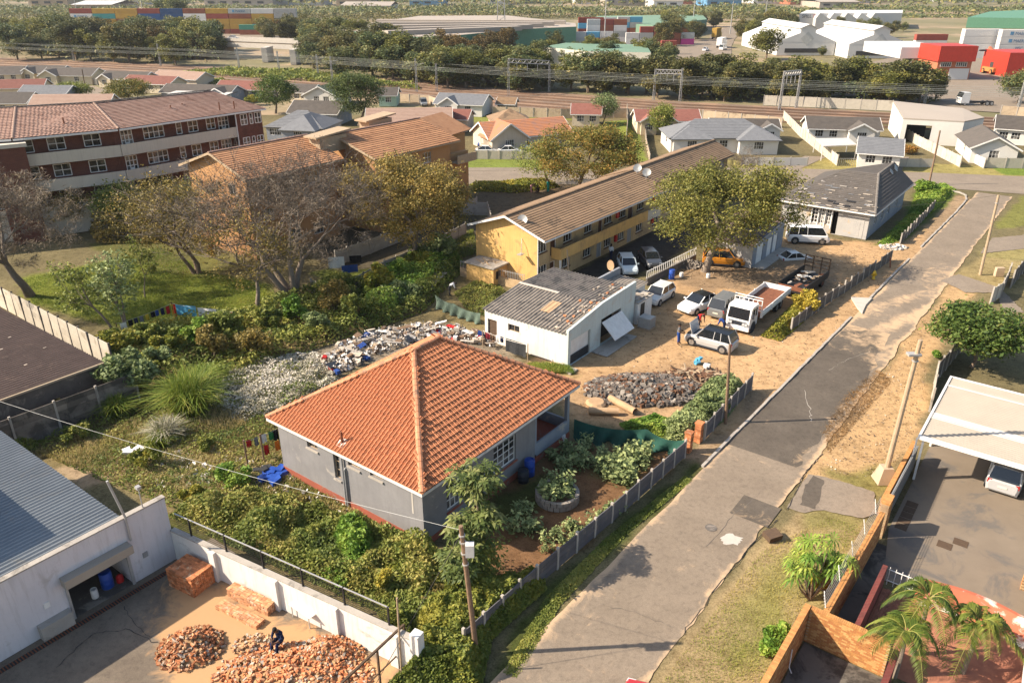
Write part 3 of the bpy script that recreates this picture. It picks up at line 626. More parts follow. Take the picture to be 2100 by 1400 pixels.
def facade(t, k, c, a0, a1, z0, z1, m, wins=(), doors=(), opens=(), d=.16, name='wall', **kw):
    H=[w[:4] for w in wins]+[w[:4] for w in doors]+[w[:4] for w in opens]
    mb=MB(); wallface(mb,k,c,a0,a1,z0,z1,H,d); o=t.part(name,mb,m)
    for w in wins: window(t,k,c,w,*(w[4] if len(w)>4 else (2,2)),d=d-.04,**kw)
    for w in doors: door(t,k,c,w,**(w[4] if len(w)>4 else {}),d=d-.04)
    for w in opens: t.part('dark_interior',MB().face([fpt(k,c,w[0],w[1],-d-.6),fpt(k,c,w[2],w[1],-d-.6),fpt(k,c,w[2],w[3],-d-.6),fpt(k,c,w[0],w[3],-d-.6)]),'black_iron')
    return o
def hv(x0,y0,x1,y1,v,**k):                       # window rectangle on a plane v from two photo corners
    a=PV(x0,y0,v); b=PV(x1,y1,v); return (min(a[0],b[0]),min(a[1],b[1]),max(a[0],b[0]),max(a[1],b[1]))
def hu(x0,y0,x1,y1,u):
    a=PU(x0,y0,u); b=PU(x1,y1,u); return (min(a[0],b[0]),min(a[1],b[1]),max(a[0],b[0]),max(a[1],b[1]))
def _q(P): return [np.array(p,float) for p in P]
def nrm(A_,B_,D_): n=np.cross(B_-A_,D_-A_); n/=np.linalg.norm(n); return n if n[2]>0 else -n
def courses(t, A_,B_,C_,D_, n, m, h=.05, name='tile_course', parent=None, each=True, ribs=0):
    """overlapping courses from the eave A-B up to the ridge D-C, each with a raised lower edge"""
    A_,B_,C_,D_=_q((A_,B_,C_,D_)); N=nrm(A_,B_,D_); L=lambda s:A_+(D_-A_)*s; R=lambda s:B_+(C_-B_)*s; allm=MB()
    for i in range(n):
        s0,s1=i/n,min((i+1.12)/n,1); mb=MB() if each else allm
        p=[L(s0)+N*h,R(s0)+N*h,R(s1)+N*.004,L(s1)+N*.004]; W=np.linalg.norm(p[1]-p[0])
        if ribs and W>ribs:
            k=int(W/ribs); bot=[];top=[]
            for j in range(k+1):
                f=j/k; bot.append(p[0]+(p[1]-p[0])*f); top.append(p[3]+(p[2]-p[3])*f)
                if j<k:
                    for e,z in ((.12,.028),(.5,.028),(.62,0)): f=(j+e)/k; bot.append(p[0]+(p[1]-p[0])*f+N*z); top.append(p[3]+(p[2]-p[3])*f+N*z)
            K=len(bot); mb.add(bot+top+[b-N*h for b in bot],[(j,j+1,K+j+1,K+j) for j in range(K-1)]+[(2*K+j,2*K+j+1,j+1,j) for j in range(K-1)])
        else:
            mb.add(p+[L(s0),R(s0)],[(0,1,2,3),(4,5,1,0),(4,0,3),(5,2,1)])
        if each: t.part(name,mb,m,parent)
    if not each: o=t.part(name,allm,m,parent); o['kind']='stuff'; return o
def corr(mb, A_,B_,C_,D_, pitch=.18, amp=.03, m=0, seg=6):
    """corrugated sheet; waves counted across A->B, running up A->D"""
    A_,B_,C_,D_=_q((A_,B_,C_,D_)); N=nrm(A_,B_,D_); n=max(2,int(np.linalg.norm(B_-A_)/pitch)*seg); P=[]
    for i in range(n+1):
        f=i/n; z=N*amp*math.sin(2*math.pi*i/seg); P.append(A_+(B_-A_)*f+z)
    for i in range(n+1):
        f=i/n; z=N*amp*math.sin(2*math.pi*i/seg); P.append(D_+(C_-D_)*f+z)
    return mb.add(P,[(i,i+1,n+1+i+1,n+1+i) for i in range(n)],m)
def slabroof(mb, A_,B_,C_,D_, th=.08, m=0):
    A_,B_,C_,D_=_q((A_,B_,C_,D_)); N=nrm(A_,B_,D_)*th; return mb.add([A_,B_,C_,D_,A_+N,B_+N,C_+N,D_+N],[(3,2,1,0),(4,5,6,7),(0,1,5,4),(1,2,6,5),(2,3,7,6),(3,0,4,7)],m)
def capline(t, p, q, m, r=.13, step=.4, parent=None, each=True, name='ridge_tile'):
    p=np.array(p,float); q=np.array(q,float); L=np.linalg.norm(q-p); n=max(1,round(L/step)); d=(q-p)/L; s=np.cross(d,A(0,0,1)); s/=np.linalg.norm(s); nn=np.cross(s,d)
    allm=MB()
    for i in range(n):
        mb=MB() if each else allm; a=p+d*(L*i/n); b=p+d*(L*(i+1.08)/n); P=[]
        for (c,rr,lift) in ((a,r*1.06,.012),(b,r,.0)):
            for j in range(6): th=math.pi*j/5; P.append(c+s*rr*math.cos(th)+nn*(rr*math.sin(th)*.7+lift-.03))
        mb.add(P,[(j,j+1,7+j,6+j) for j in range(5)]+[(0,1,2,3,4,5)])
        if each: t.part(name,mb,m,parent)
    if not each: t.part('ridge_caps',allm,m,parent)
# ---------------------------------------------------------------- the orange-tiled house
def hero():
    t=T('tiled_house','grey rendered house with orange clay tile hip roof and red plinth','house',(23.25,23.25))
    u0,v0,u1,v1=23.25,23.3,36.95,34.85; ze=3.85; ov=.42
    # lit side (faces -u)
    W=[hu(628,897,652,926,u0),hu(713,942,738,965,u0),hu(758,963,785,987,u0)]; W=[(a,z,b,min(z2,3.55)) for a,z,b,z2 in W]
    tall=hu(682,928,700,985,u0); tall=(tall[0],tall[1],tall[2],min(tall[3],3.45))
    facade(t,'u',u0,v0,v1,0,ze,'render_grey',[(*w,(2,1)) for w in W]+[(*tall,(1,3))],d=.22,sill='concrete',fm='wood_pale')
    big=hv(1012,905,1058,941,v0); big=(big[0],1.35,big[2],3.1); w2=hv(915,995,946,1035,v0); w2=(w2[0],1.2,w2[2],2.9)
    ur=hv(1098,850,1098,930,v0)[0]
    facade(t,'v',v0,u0,ur,0,ze,'render_grey',[(*big,(4,4)),(*w2,(3,3))],d=.2,sill='plinth_red',fw=.06)
    b=MB(); b.box(u0+.3,v1-.02,0,u1,v1,ze); b.box(u1-.02,v0+3.2,0,u1,v1-.02,ze); t.part('wall',b,'render_grey')
    # verandah
    b=MB(); b.box(ur,v0+2.8,.6,u1,v0+2.95,ze); b.box(ur-.02,v0,.6,ur+.16,v0+2.8,ze); t.part('verandah_wall',b,'render_blue_grey')
    door(t,'v',v0+2.8,(ur+.5,.62,ur+1.4,2.7),m='timber_dark',d=-.05)
    t.part('verandah_floor',MB().box(ur,v0+.12,.3,u1,v0+2.8,.62),'plinth_red')
    b=MB(); b.box(ur+.16,v0,0.45,u1,v0+.14,1.35); b.box(u1-.14,v0+.14,.45,u1,v0+2.9,1.35); t.part('verandah_parapet',b,'render_blue_grey')
    t.part('verandah_post',MB().box(u1-.26,v0+.01,1.35,u1-.03,v0+.24,ze-.02),'render_blue_grey')
    p=MB(); p.box(u0-.03,v0-.03,0,u0-.002,v1,.47); p.box(u0-.002,v0-.03,0,u1+.02,v0-.002,.42); t.part('plinth',p,'plinth_red')
    # drain pipes
    a,z=PU(702,930,u0); b=MB(); b.tube([(u0-.1,a,.1),(u0-.1,a,3.5)],.055,8); b.tube([(u0-.1,a-.16,.1),(u0-.1,a-.16,2.6),(u0+.02,a-.16,2.7)],.045,8); t.part('drain_pipe',b,'grey_paint')
    a=PU(848,1060,u0); t.part('plaster_scar',MB().box(u0-.012,a[0]-.05,1.9,u0-.003,a[0]+.05,3.3),'concrete_fresh')
    # roof: deck, tiles one by one, hip and ridge tiles
    e0,f0,e1,f1=u0-ov,v0-ov,u1+ov,v1+ov; hw=(f1-f0)/2; zr=ze+hw*.605; fm=(f0+f1)/2; ra,rb=e0+hw,e1-hw
    R1=A(ra,fm,zr); R2=A(rb,fm,zr); C=[A(e0,f0,ze),A(e1,f0,ze),A(e1,f1,ze),A(e0,f1,ze)]
    dk=MB(); dn=A(0,0,-.06)
    for f in ((C[3],C[0],R1),(C[0],C[1],R2,R1),(C[1],C[2],R2),(C[2],C[3],R1,R2)): dk.face([p+dn for p in f])
    dk.face([p+dn*1.6 for p in C]); roof=t.part('roof',dk,'tile_orange')
    fb=MB()
    for p,q in zip(C,C[1:]+C[:1]): fb.beam(p+A(0,0,-.13),q+A(0,0,-.13),.03,.16)
    t.part('fascia',fb,'render_white',roof)
    tw,tl=.255,.335
    P=[];F=[]
    prof=[(0,0.),(.05,.06),(.105,.06),(.128,-.01),(.178,.058),(.255,.0)]
    for y,dz in ((0,.05),(tl*1.13,0.)):
        for x,z in prof: P.append((x,y,z+dz))
    for x,z in prof: P.append((x,0,z-.03))
    F=[(i,i+1,7+i,6+i) for i in range(5)]+[(12+i,13+i,i+1,i) for i in range(5)]
    tm=MB().add(P,F).mesh('roof_tile'); P=np.array(P)
    cand=[]
    for (p,q,r) in ((C[3],C[0],R1),(C[0],C[1],R1),(C[1],C[2],R2),(C[2],C[3],R2)):
        ax=(q-p)/np.linalg.norm(q-p); N=nrm(p,q,r); upv=np.cross(N,ax); upv=upv if upv[2]>0 else -upv
        W_=np.linalg.norm(q-p); H_=(r-p)@upv; off=(r-p)@ax; rows=int(H_/tl)
        for j in range(rows+1):
            y=j*tl; s=y/H_
            if y>H_-.12: break
            half0=s*hw; x0=half0; x1=W_-half0; k0=int(x0/tw-.35)
            for k in range(k0,int(x1/tw)+1):
                xc=(k+.5)*tw
                if xc<x0-.05 or xc>x1+.05: continue
                o=p+ax*(k*tw+(tw*.5 if j%2 else 0)*0)+upv*y+N*.012; fl=np.cross(ax,upv)@N<0; cand.append((o+ax*tw if fl else o,-ax if fl else ax,upv,N))
    camuv=w2uv((0,0,CAM_H)); cand.sort(key=lambda c:np.linalg.norm(c[0]-camuv)-(40 if c[3][0]<-.2 or c[3][1]<-.2 else 0))
    Vs=[];Fs=[];F_=np.array(F)
    for i,(o,ax,uy,N) in enumerate(cand):
        jit=random.uniform(-.008,.012)
        if i<300:
            ob=link('roof_tile',tm,'tile_orange',roof); M3=Matrix(((ax[0],uy[0],N[0],0),(ax[1],uy[1],N[1],0),(ax[2],uy[2],N[2],0),(0,0,0,1)))
            ob.matrix_local=Matrix.Translation(Vector(o+N*jit-t.base))@M3@Matrix.Rotation(random.uniform(-.02,.02),4,'Z')
        else:
            Fs.append(F_+len(P)*len(Vs)); Vs.append(o+N*jit+P[:,:1]*ax+P[:,1:2]*uy+P[:,2:]*N)
    st=t.np('roof_tiles',np.vstack(Vs),np.vstack(Fs),'tile_orange_stuff',parent=roof); st['kind']='stuff'
    for p,q in ((C[0],R1),(C[3],R1),(R1,R2),(C[1],R2),(C[2],R2)): capline(t,p+A(0,0,.08),q+A(0,0,.09),'tile_ridge',r=.165,step=.46,parent=roof)
    c=A(23.3,29.2); zz=ze+(c[0]-e0)*.605
    t.part('flue',MB().tube([(c[0],c[1],zz-.1),(c[0],c[1],zz+.75)],.07,8),'rust',roof); t.part('flashing',MB().obox((c[0],c[1],zz+.06),(.22,0,.22*.605),(0,.26,0),(-.02*.5,0,.02)),'foam_white',roof)
# loose tile tone for the joined tiles
def _tile_stuff():
    m=MAT('tile_orange'); return m
_defs['tile_orange_stuff']=_tile_stuff
hero()
# ---------------------------------------------------------------- corrugated-roof garage
def garage():
    t=T('garage_building','white rendered garage with weathered corrugated roof and tilted open door','garage',(45.4,28.9))
    u0,v0,u1,v1=45.5,28.95,55.6,37.2; uw=50.4
    d1=hu(1000,651,1019,688,u0); w1=hu(1042,663,1065,684,u0)
    facade(t,'u',u0,v0,v1,0,2.75,'render_white',[(*w1,(2,1))],[(d1[0],.05,d1[2],2.0,dict(m='timber_dark'))],d=.2,fm='wood_pale')
    g1=hv(1171,690,1208,742,v0); g2=hv(1234,640,1270,690,v0)
    g1=(g1[0],.02,g1[2],2.1); g2=(g2[0],.02,g2[2],2.35)
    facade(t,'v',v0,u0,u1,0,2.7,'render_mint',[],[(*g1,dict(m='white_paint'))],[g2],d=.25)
    t.part('door_kickboard',MB().box(g1[0]+.05,v0+.1,.04,g1[2]-.05,v0+.14,.75),'cloth_charcoal')
    # parapet above the doors, climbing and falling with the roof
    pr=MB(); zt=[(u0-.15,3.05),(u0+.3,3.1),(uw,3.75),(u1+.1,3.95)]
    for (a,z),(b,z2) in zip(zt[:-1],zt[1:]): pr.add([(a,v0-.004,2.7),(b,v0-.004,2.7),(b,v0-.004,z2),(a,v0-.004,z),(a,v0+.22,2.7),(b,v0+.22,2.7),(b,v0+.22,z2),(a,v0+.22,z)],[(0,1,2,3),(5,4,7,6),(3,2,6,7),(0,3,7,4),(1,5,6,2)])
    pr.box(u0-.15,v0-.004,0,u0-.003,v0+.22,2.7); t.part('parapet',pr,'render_mint')
    t.part('wall',MB().box(u1-.2,v0+.22,0,u1,v1,2.6).box(u0+.2,v1-.2,0,u1-.2,v1,2.7),'render_white')
    r=MB(); ze=2.82; zr=3.55; e=.25
    corr(r,(u0-e,v1+.1,ze),(u0-e,v0+.22,ze),(uw,v0+.22,zr),(uw,v1+.1,zr),.32,.055)
    roof=t.part('roof_sheet',r,'asbestos'); r=MB(); corr(r,(uw+.1,v1+.3,zr-.12),(uw+.1,v0+.22,zr-.12),(u1+.3,v0+.22,3.35),(u1+.3,v1+.3,3.35),.32,.055); t.part('roof_sheet',r,'asbestos')
    t.part('roof_flashing',MB().beam((uw,v1+.1,zr+.02),(uw,v0+4.3,zr+.02),.3,.06),'concrete_fresh')
    r=MB(); corr(r,(47.2,32.9,3.15),(47.2,32.0,3.15),(49.0,32.0,3.42),(49.0,32.9,3.42),.3,.03); t.part('terracotta_roof_patch',r,'clay_pipe')
    for i in range(46):
        a=random.uniform(u0,u1-.5); b=v0+.35+abs(random.gauss(0,1.1)); z=ze+(a-u0)/(uw-u0)*(zr-ze) if a<uw else zr-.1-(a-uw)/(u1-uw)*.1
        if b<v1: t.part('brick_bit',MB().rock((a,b,z+.09),random.uniform(.07,.17),.1,.06),random.choice(['brick_orange','rubble_pale','concrete','rubble_pale']))
    # tilted-up door
    a0,a1=g2[0]+.03,g2[2]-.03; p=A(a0,v0-.05,1.95); d=A(0,-1.05,-1.0)
    b=MB().obox((A((a0+a1)/2,v0-.05,2.1)+d*.62),((a1-a0)/2,0,0),d*.62,A(0,-.02,.021)); dr=t.part('garage_door',b,'white_paint')
    n=8
    for i in range(n): q=a0+(a1-a0)*(i+.5)/n; t.part('door_plank',MB().obox(A(q,v0-.05,2.1)+d*.62+A(0,-.025,.028),((a1-a0)/n*.46,0,0),d*.61,A(0,-.008,.0085)),'white_paint',dr)
    b=MB(); b.box(u0-.9,v0+1.0,0,u0-.3,v0+2.6,.06); t.part('step_slab',MB().box(u0-1.1,v0-.9,0,u0-.1,v0-.2,.12),'concrete')
    t.part('threshold',MB().box(g1[2]+.2,v0-1.5,0,g2[2]+.3,v0-.02,.05),'concrete')
    # asbestos lean-to behind
    s=T('lean_to_shed','low shed with broken asbestos roof beside the garage','shed',(56.2,28.3))
    s.part('wall',MB().box(56.3,30.2,0,59.8,33.0,2.25),'render_white'); r=MB(); corr(r,(56.0,33.1,2.42),(56.0,30.0,2.36),(60.1,30.0,2.36),(60.1,33.1,2.42),.3,.035); s.part('roof_sheet',r,'asbestos')
    s.part('parapet',MB().box(55.0,33.12,0,60.4,33.35,3.0),'render_blue_grey')
    b=MB().box(55.8,28.7,0,58.4,30.15,1.95); s.part('front_room',b,'render_white'); s.part('rubble_roof',MB().box(55.7,28.6,1.952,58.5,30.15,2.05),'concrete')
    for i in range(30): s.part('roof_rubble',MB().rock((random.uniform(55.9,58.2),random.uniform(28.8,30),2.12),.2,.12,.08),random.choice(['rubble_pale','stone_grey']))
    s.part('doorway',MB().box(56.3,28.67,.02,57.0,28.69,1.75),'black_iron')
garage()
# ---------------------------------------------------------------- yellow two-storey flats
def flats():
    t=T('yellow_flats','long yellow two-storey block of flats with brown tiled gable roof','apartment block',(57.9,40.6))
    u0,v0,u1=57.9,40.75,82.0; ze=5.0; zr=6.62; vr=44.25; v1=48.3
    facade(t,'u',u0,v0,v1,0,ze-.05,'render_yellow'); t.part('gable',MB().face([(u0,v0,ze-.05),(u0,v1,ze-.05),(u0,vr,zr-.05)]),'render_yellow')
    H=lambda *p: hv(*p,v0)
    def rect(xl,xr,yc,z0,z1):
        a=PV(xl,yc,v0)[0]; b=PV(xr,yc+ (xl-xr)*.4,v0)[0]; return (min(a,b),z0,max(a,b),z1)
    Z=280; S=3.5
    def X(x): return 940+x/S
    def Yp(y): return Z+y/S
    top=[(575,635,790),(660,700,770),(755,815,715),(905,960,645),(1005,1035,630),(1050,1105,575),(1155,1205,530),(1220,1255,520),(1285,1335,470),(1405,1450,450)]
    W=[];D=[]
    for i,(a,b,y) in enumerate(top):
        u_a=PV(X(a),Yp(y),v0)[0]; u_b=PV(X(b),Yp(y)-(b-a)/S*.44,v0)[0]
        if i in (1,4,7): D.append((u_a,2.62,u_b,4.62,dict(m='brown_door',fm='white_paint')))
        else: W.append((u_a,3.35,u_b,4.6,(3,1)))
    bot=[(575,635,985),(655,690,965),(745,800,920),(895,950,845),(990,1025,830),(1045,1095,770),(1145,1190,715),(1210,1240,720),(1275,1320,655),(1390,1430,640)]
    for i,(a,b,y) in enumerate(bot):
        u_a=PV(X(a),Yp(y),v0)[0]; u_b=PV(X(b),Yp(y)-(b-a)/S*.44,v0)[0]
        if i in (1,4,7): D.append((u_a,.05,u_b,2.0,dict(m='brown_door' if i==1 else 'grey_paint',fm='white_paint')))
        else: W.append((u_a,.75,u_b,2.05,(3,1)))
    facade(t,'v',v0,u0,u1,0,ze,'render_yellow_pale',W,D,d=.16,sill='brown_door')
    t.part('balcony',MB().box(u0+2.3,v0-1.15,2.38,u1-4.2,v0-.01,2.55).box(u0+2.3,v0-1.15,2.55,u1-4.2,v0-1.03,3.5).box(u0+2.3,v0-1.03,2.55,u0+2.42,v0-.01,3.5),'render_yellow')
    t.part('balcony_post',MB().box(u0+2.3,v0-1.13,0,u0+2.45,v0-.98,2.38),'white_paint')
    t.part('corner_pilaster',MB().box(u0-.03,v0-.05,0,u0+.12,v0-.002,4.9),'white_paint')
    for uu,z in ((PV(X(1137),Yp(545),v0)[0],4.0),(PV(X(1122),Yp(745),v0)[0],1.35),(PV(X(1395),Yp(440),v0)[0],4.1),(PV(X(1385),Yp(615),v0)[0],1.5)): t.part('fire_hose_cabinet',MB().box(uu-.2,v0-.22,z-.38,uu+.2,v0-.005,z+.38),'plastic_red')
    # second block, set back a little
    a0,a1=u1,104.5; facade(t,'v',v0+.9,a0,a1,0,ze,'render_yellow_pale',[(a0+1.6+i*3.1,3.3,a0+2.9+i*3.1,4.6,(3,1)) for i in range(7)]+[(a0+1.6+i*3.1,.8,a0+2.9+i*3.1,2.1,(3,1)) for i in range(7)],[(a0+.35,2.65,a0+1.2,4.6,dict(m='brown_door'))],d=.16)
    t.part('stair_wall',MB().box(u1-4.2,v0-1.2,2.3,u1-1.2,v0-1.05,3.4),'parapet_cream')
    t.part('wall',MB().box(u0+.3,v1-.2,0,a1,v1,ze-.1).box(a1-.2,v0+.9,0,a1,v1-.2,ze-.1),'render_yellow')
    e0,ev=57.3,39.55
    roof=t.part('roof',MB().add([(e0+.1,ev+.1,ze-.03),(u1+.6,ev+.1,ze-.03),(u1+.6,vr,zr-.05),(e0+.1,vr,zr-.05),(e0+.1,48.75,ze-.03),(u1+.6,48.75,ze-.03)],[(0,1,2,3),(3,2,5,4)]).add([(u1+.6,ev+1.5,ze-.03),(105.4,ev+1.5,ze-.03),(105.4,vr,zr-.05),(u1+.6,vr,zr-.05),(u1+.6,48.75,ze-.03),(105.4,48.75,ze-.03)],[(0,1,2,3),(3,2,5,4)]),'tile_flats')
    courses(t,(e0,ev,ze),(u1+.6,ev,ze),(u1+.6,vr,zr),(e0,vr,zr),15,'tile_flats',h=.055,parent=roof)
    courses(t,(e0,48.85,ze),(u1+.6,48.85,ze),(u1+.6,vr,zr),(e0,vr,zr),13,'tile_flats',h=.055,parent=roof)
    courses(t,(u1+.62,ev+1.6,ze+.15),(105.5,ev+1.6,ze+.15),(105.5,vr,zr+.12),(u1+.62,vr,zr+.12),12,'tile_flats',h=.055,parent=roof)
    courses(t,(u1+.62,48.85,ze+.1),(105.5,48.85,ze+.1),(105.5,vr,zr+.12),(u1+.62,vr,zr+.12),12,'tile_flats',h=.055,parent=roof)
    capline(t,(e0,vr,zr+.06),(u1+.6,vr,zr+.06),'tile_flats',.16,.5,roof,False); capline(t,(u1+.6,vr,zr+.18),(105.5,vr,zr+.18),'tile_flats',.16,.5,roof,False)
    b=MB(); b.beam((e0-.02,ev,ze-.02),(e0-.02,vr,zr-.02),.05,.2); b.beam((e0-.02,vr,zr-.02),(e0-.02,48.85,ze-.02),.05,.2); b.beam((e0,ev-.03,ze-.08),(u1+.6,ev-.03,ze-.08),.08,.14); t.part('bargeboard',b,'white_paint')
    # outhouse on the gable end
    s=T('meter_hut','small yellow brick hut against the gable of the yellow flats','hut',(55.6,44.6)); s.part('wall',MB().box(55.6,44.3,0,57.85,47.7,1.75),'render_yellow'); s.part('roof_slab',MB().box(55.45,44.15,1.75,57.88,47.85,1.9),'concrete'); s.part('opening',MB().box(56.0,44.28,.6,56.7,44.298,1.4),'black_iron')
    b=MB()
    for i in range(7): b.beam((random.uniform(55.6,57.4),random.uniform(44.5,46.8),1.95),(random.uniform(55.6,57.4),random.uniform(44.5,47.3),2.05),.06,.05)
    s.part('planks',b,'wood_pale')
    # lamp bracket on the gable
    l=MB(); l.tube([(u0-.02,42.6,4.6),(u0-.3,42.4,4.2),(u0-.5,42.3,3.4),(u0-.6,42.25,3.3)],.03,5); l.box(u0-.95,42.05,3.22,u0-.35,42.5,3.3); t.part('wall_lamp',l,'galv')
    dishes=[((1071,456),'grey satellite dish on the near roof edge of the yellow flats'),((1306,349),'left of the two satellite dishes on the ridge of the yellow flats'),((1325,358),'right of the two satellite dishes on the ridge of the yellow flats')]
    for (x,y),lab in dishes:
        p=w2uv(G(x,y+8,6.35)) if y<400 else w2uv(G(x,y+9,5.55)); z=p[2]; d=T('satellite_dish',lab,'satellite dish',(p[0],p[1],z),group='satellite dishes on the flats')
        d.part('mast',MB().tube([(p[0],p[1],z-.1),(p[0],p[1],z+.5)],.035,6),'galv')
        P=[];n=14; c=A(p[0]-.15,p[1]-.1,z+.75); ax=A(-.75,-.35,.55); ax/=np.linalg.norm(ax); s1=np.cross(ax,A(0,0,1)); s1/=np.linalg.norm(s1); s2=np.cross(s1,ax); mb=MB(); rings=[]
        for r_,dd in ((0.02,0),(.25,.03),(.5,.12)):
            rings+= [c+ax*(dd-.1)+(s1*math.cos(6.283*k/n)+s2*math.sin(6.283*k/n))*r_ for k in range(n)]
        mb.add(rings,[(i*n+k,i*n+(k+1)%n,(i+1)*n+(k+1)%n,(i+1)*n+k) for i in range(2) for k in range(n)]); d.part('reflector',mb,'steel_grey',smooth=True)
        d.part('feed_arm',MB().tube([c-s2*.45,c+ax*.5-s2*.1],.02,5),'galv')
flats()
# ---------------------------------------------------------------- orange rendered flats behind the bare trees
def orange_flats():
    t=T('orange_flats','orange rendered flats with terracotta tiled roofs behind the bare trees','apartment block',(60.8,66))
    def block(u0,u1,v0,vr,v1,ze,zr,e):
        nw=int((u1-u0-2)/3.2); W=[(u0+1.4+i*3.2,z,u0+2.9+i*3.2,z+1.3,(3,2)) for i in range(nw) for z in (.9,3.8,6.7)]
        facade(t,'v',v0,u0,u1,0,ze,'render_orange',W,d=.16); facade(t,'u',u0,v0,v1,0,ze-.02,'render_orange',[(v0+2,z,v0+3.2,z+1.2,(2,1)) for z in (3.9,6.6)] if u0<50 else [],d=.16)
        t.part('gable',MB().face([(u0,v0,ze-.02),(u0,v1,ze-.02),(u0,vr,zr-.06)]).face([(u1,v0,ze-.02),(u1,v1,ze-.02),(u1,vr,zr-.06)]),'render_orange'); t.part('wall',MB().box(u1-.1,v0,0,u1,v1,ze-.02).box(u0,v1-.1,0,u1-.1,v1,ze-.02),'render_orange')
        a,b=u0-e,u1+e; roof=t.part('roof',MB().add([(a,v0-.9,ze-.25),(b,v0-.9,ze-.25),(b,vr,zr-.05),(a,vr,zr-.05),(a,v1+.7,ze-.25),(b,v1+.7,ze-.25)],[(0,1,2,3),(3,2,5,4)]),'tile_orange_flats')
        courses(t,(a,v0-.95,ze-.2),(b,v0-.95,ze-.2),(b,vr,zr),(a,vr,zr),16,'tile_orange_flats',h=.06,parent=roof); courses(t,(a,v1+.75,ze-.2),(b,v1+.75,ze-.2),(b,vr,zr),(a,vr,zr),10,'tile_orange_flats',h=.06,parent=roof)
        capline(t,(a,vr,zr+.06),(b,vr,zr+.06),'tile_brick_flats',.16,.5,roof,False)
        bb=MB(); bb.beam((a-.04,v0-.95,ze-.25),(a-.04,vr,zr-.05),.06,.24); bb.beam((a-.04,vr,zr-.05),(a-.04,v1+.7,ze-.25),.06,.24); bb.beam((a,v0-.98,ze-.3),(b,v0-.98,ze-.3),.06,.14); t.part('bargeboard',bb,'wood_pale')
    block(46.6,58.3,69.2,74.2,79.5,9.0,10.8,.6)
    block(61.6,74.6,66.1,72.0,78.2,9.0,10.85,.8)
    t.part('stair_wall',MB().box(58.35,70.5,0,61.55,72,8),'render_orange'); t.part('end_wall',MB().box(74.65,66.3,0,78.2,67.0,7.0),'render_orange'); t.part('rear_wing',MB().box(74.65,69,0,80.8,78,8.6),'render_orange')
    t.part('balcony_slab',MB().box(74.62,65.0,5.9,78.4,66.25,6.05).box(74.62,65.0,6.05,78.4,65.12,6.95),'wood_pale')
    roof2=MB(); slabroof(roof2,(74.9,67.6,8.85),(82.2,69.0,8.85),(81.5,73.6,10.7),(74.9,72.2,10.7),.08); t.part('rear_roof',roof2,'tile_orange_flats')
    for (x,y) in ((640,262),(1440/3.387,0)) if False else ((672,276),(770,243)):
        p=w2uv(G(x,y,11.0)); b=MB(); slabroof(b,(p[0]-2.6,p[1]-1.1,10.9),(p[0]+2.6,p[1]-1.1,11.3),(p[0]+2.6,p[1]+1.1,11.3),(p[0]-2.6,p[1]+1.1,10.9),.18); b.box(p[0]-2,p[1]-.9,9.2,p[0]+2,p[1]+.9,10.95); t.part('roof_vent_house',b,'wood_pale')
orange_flats()
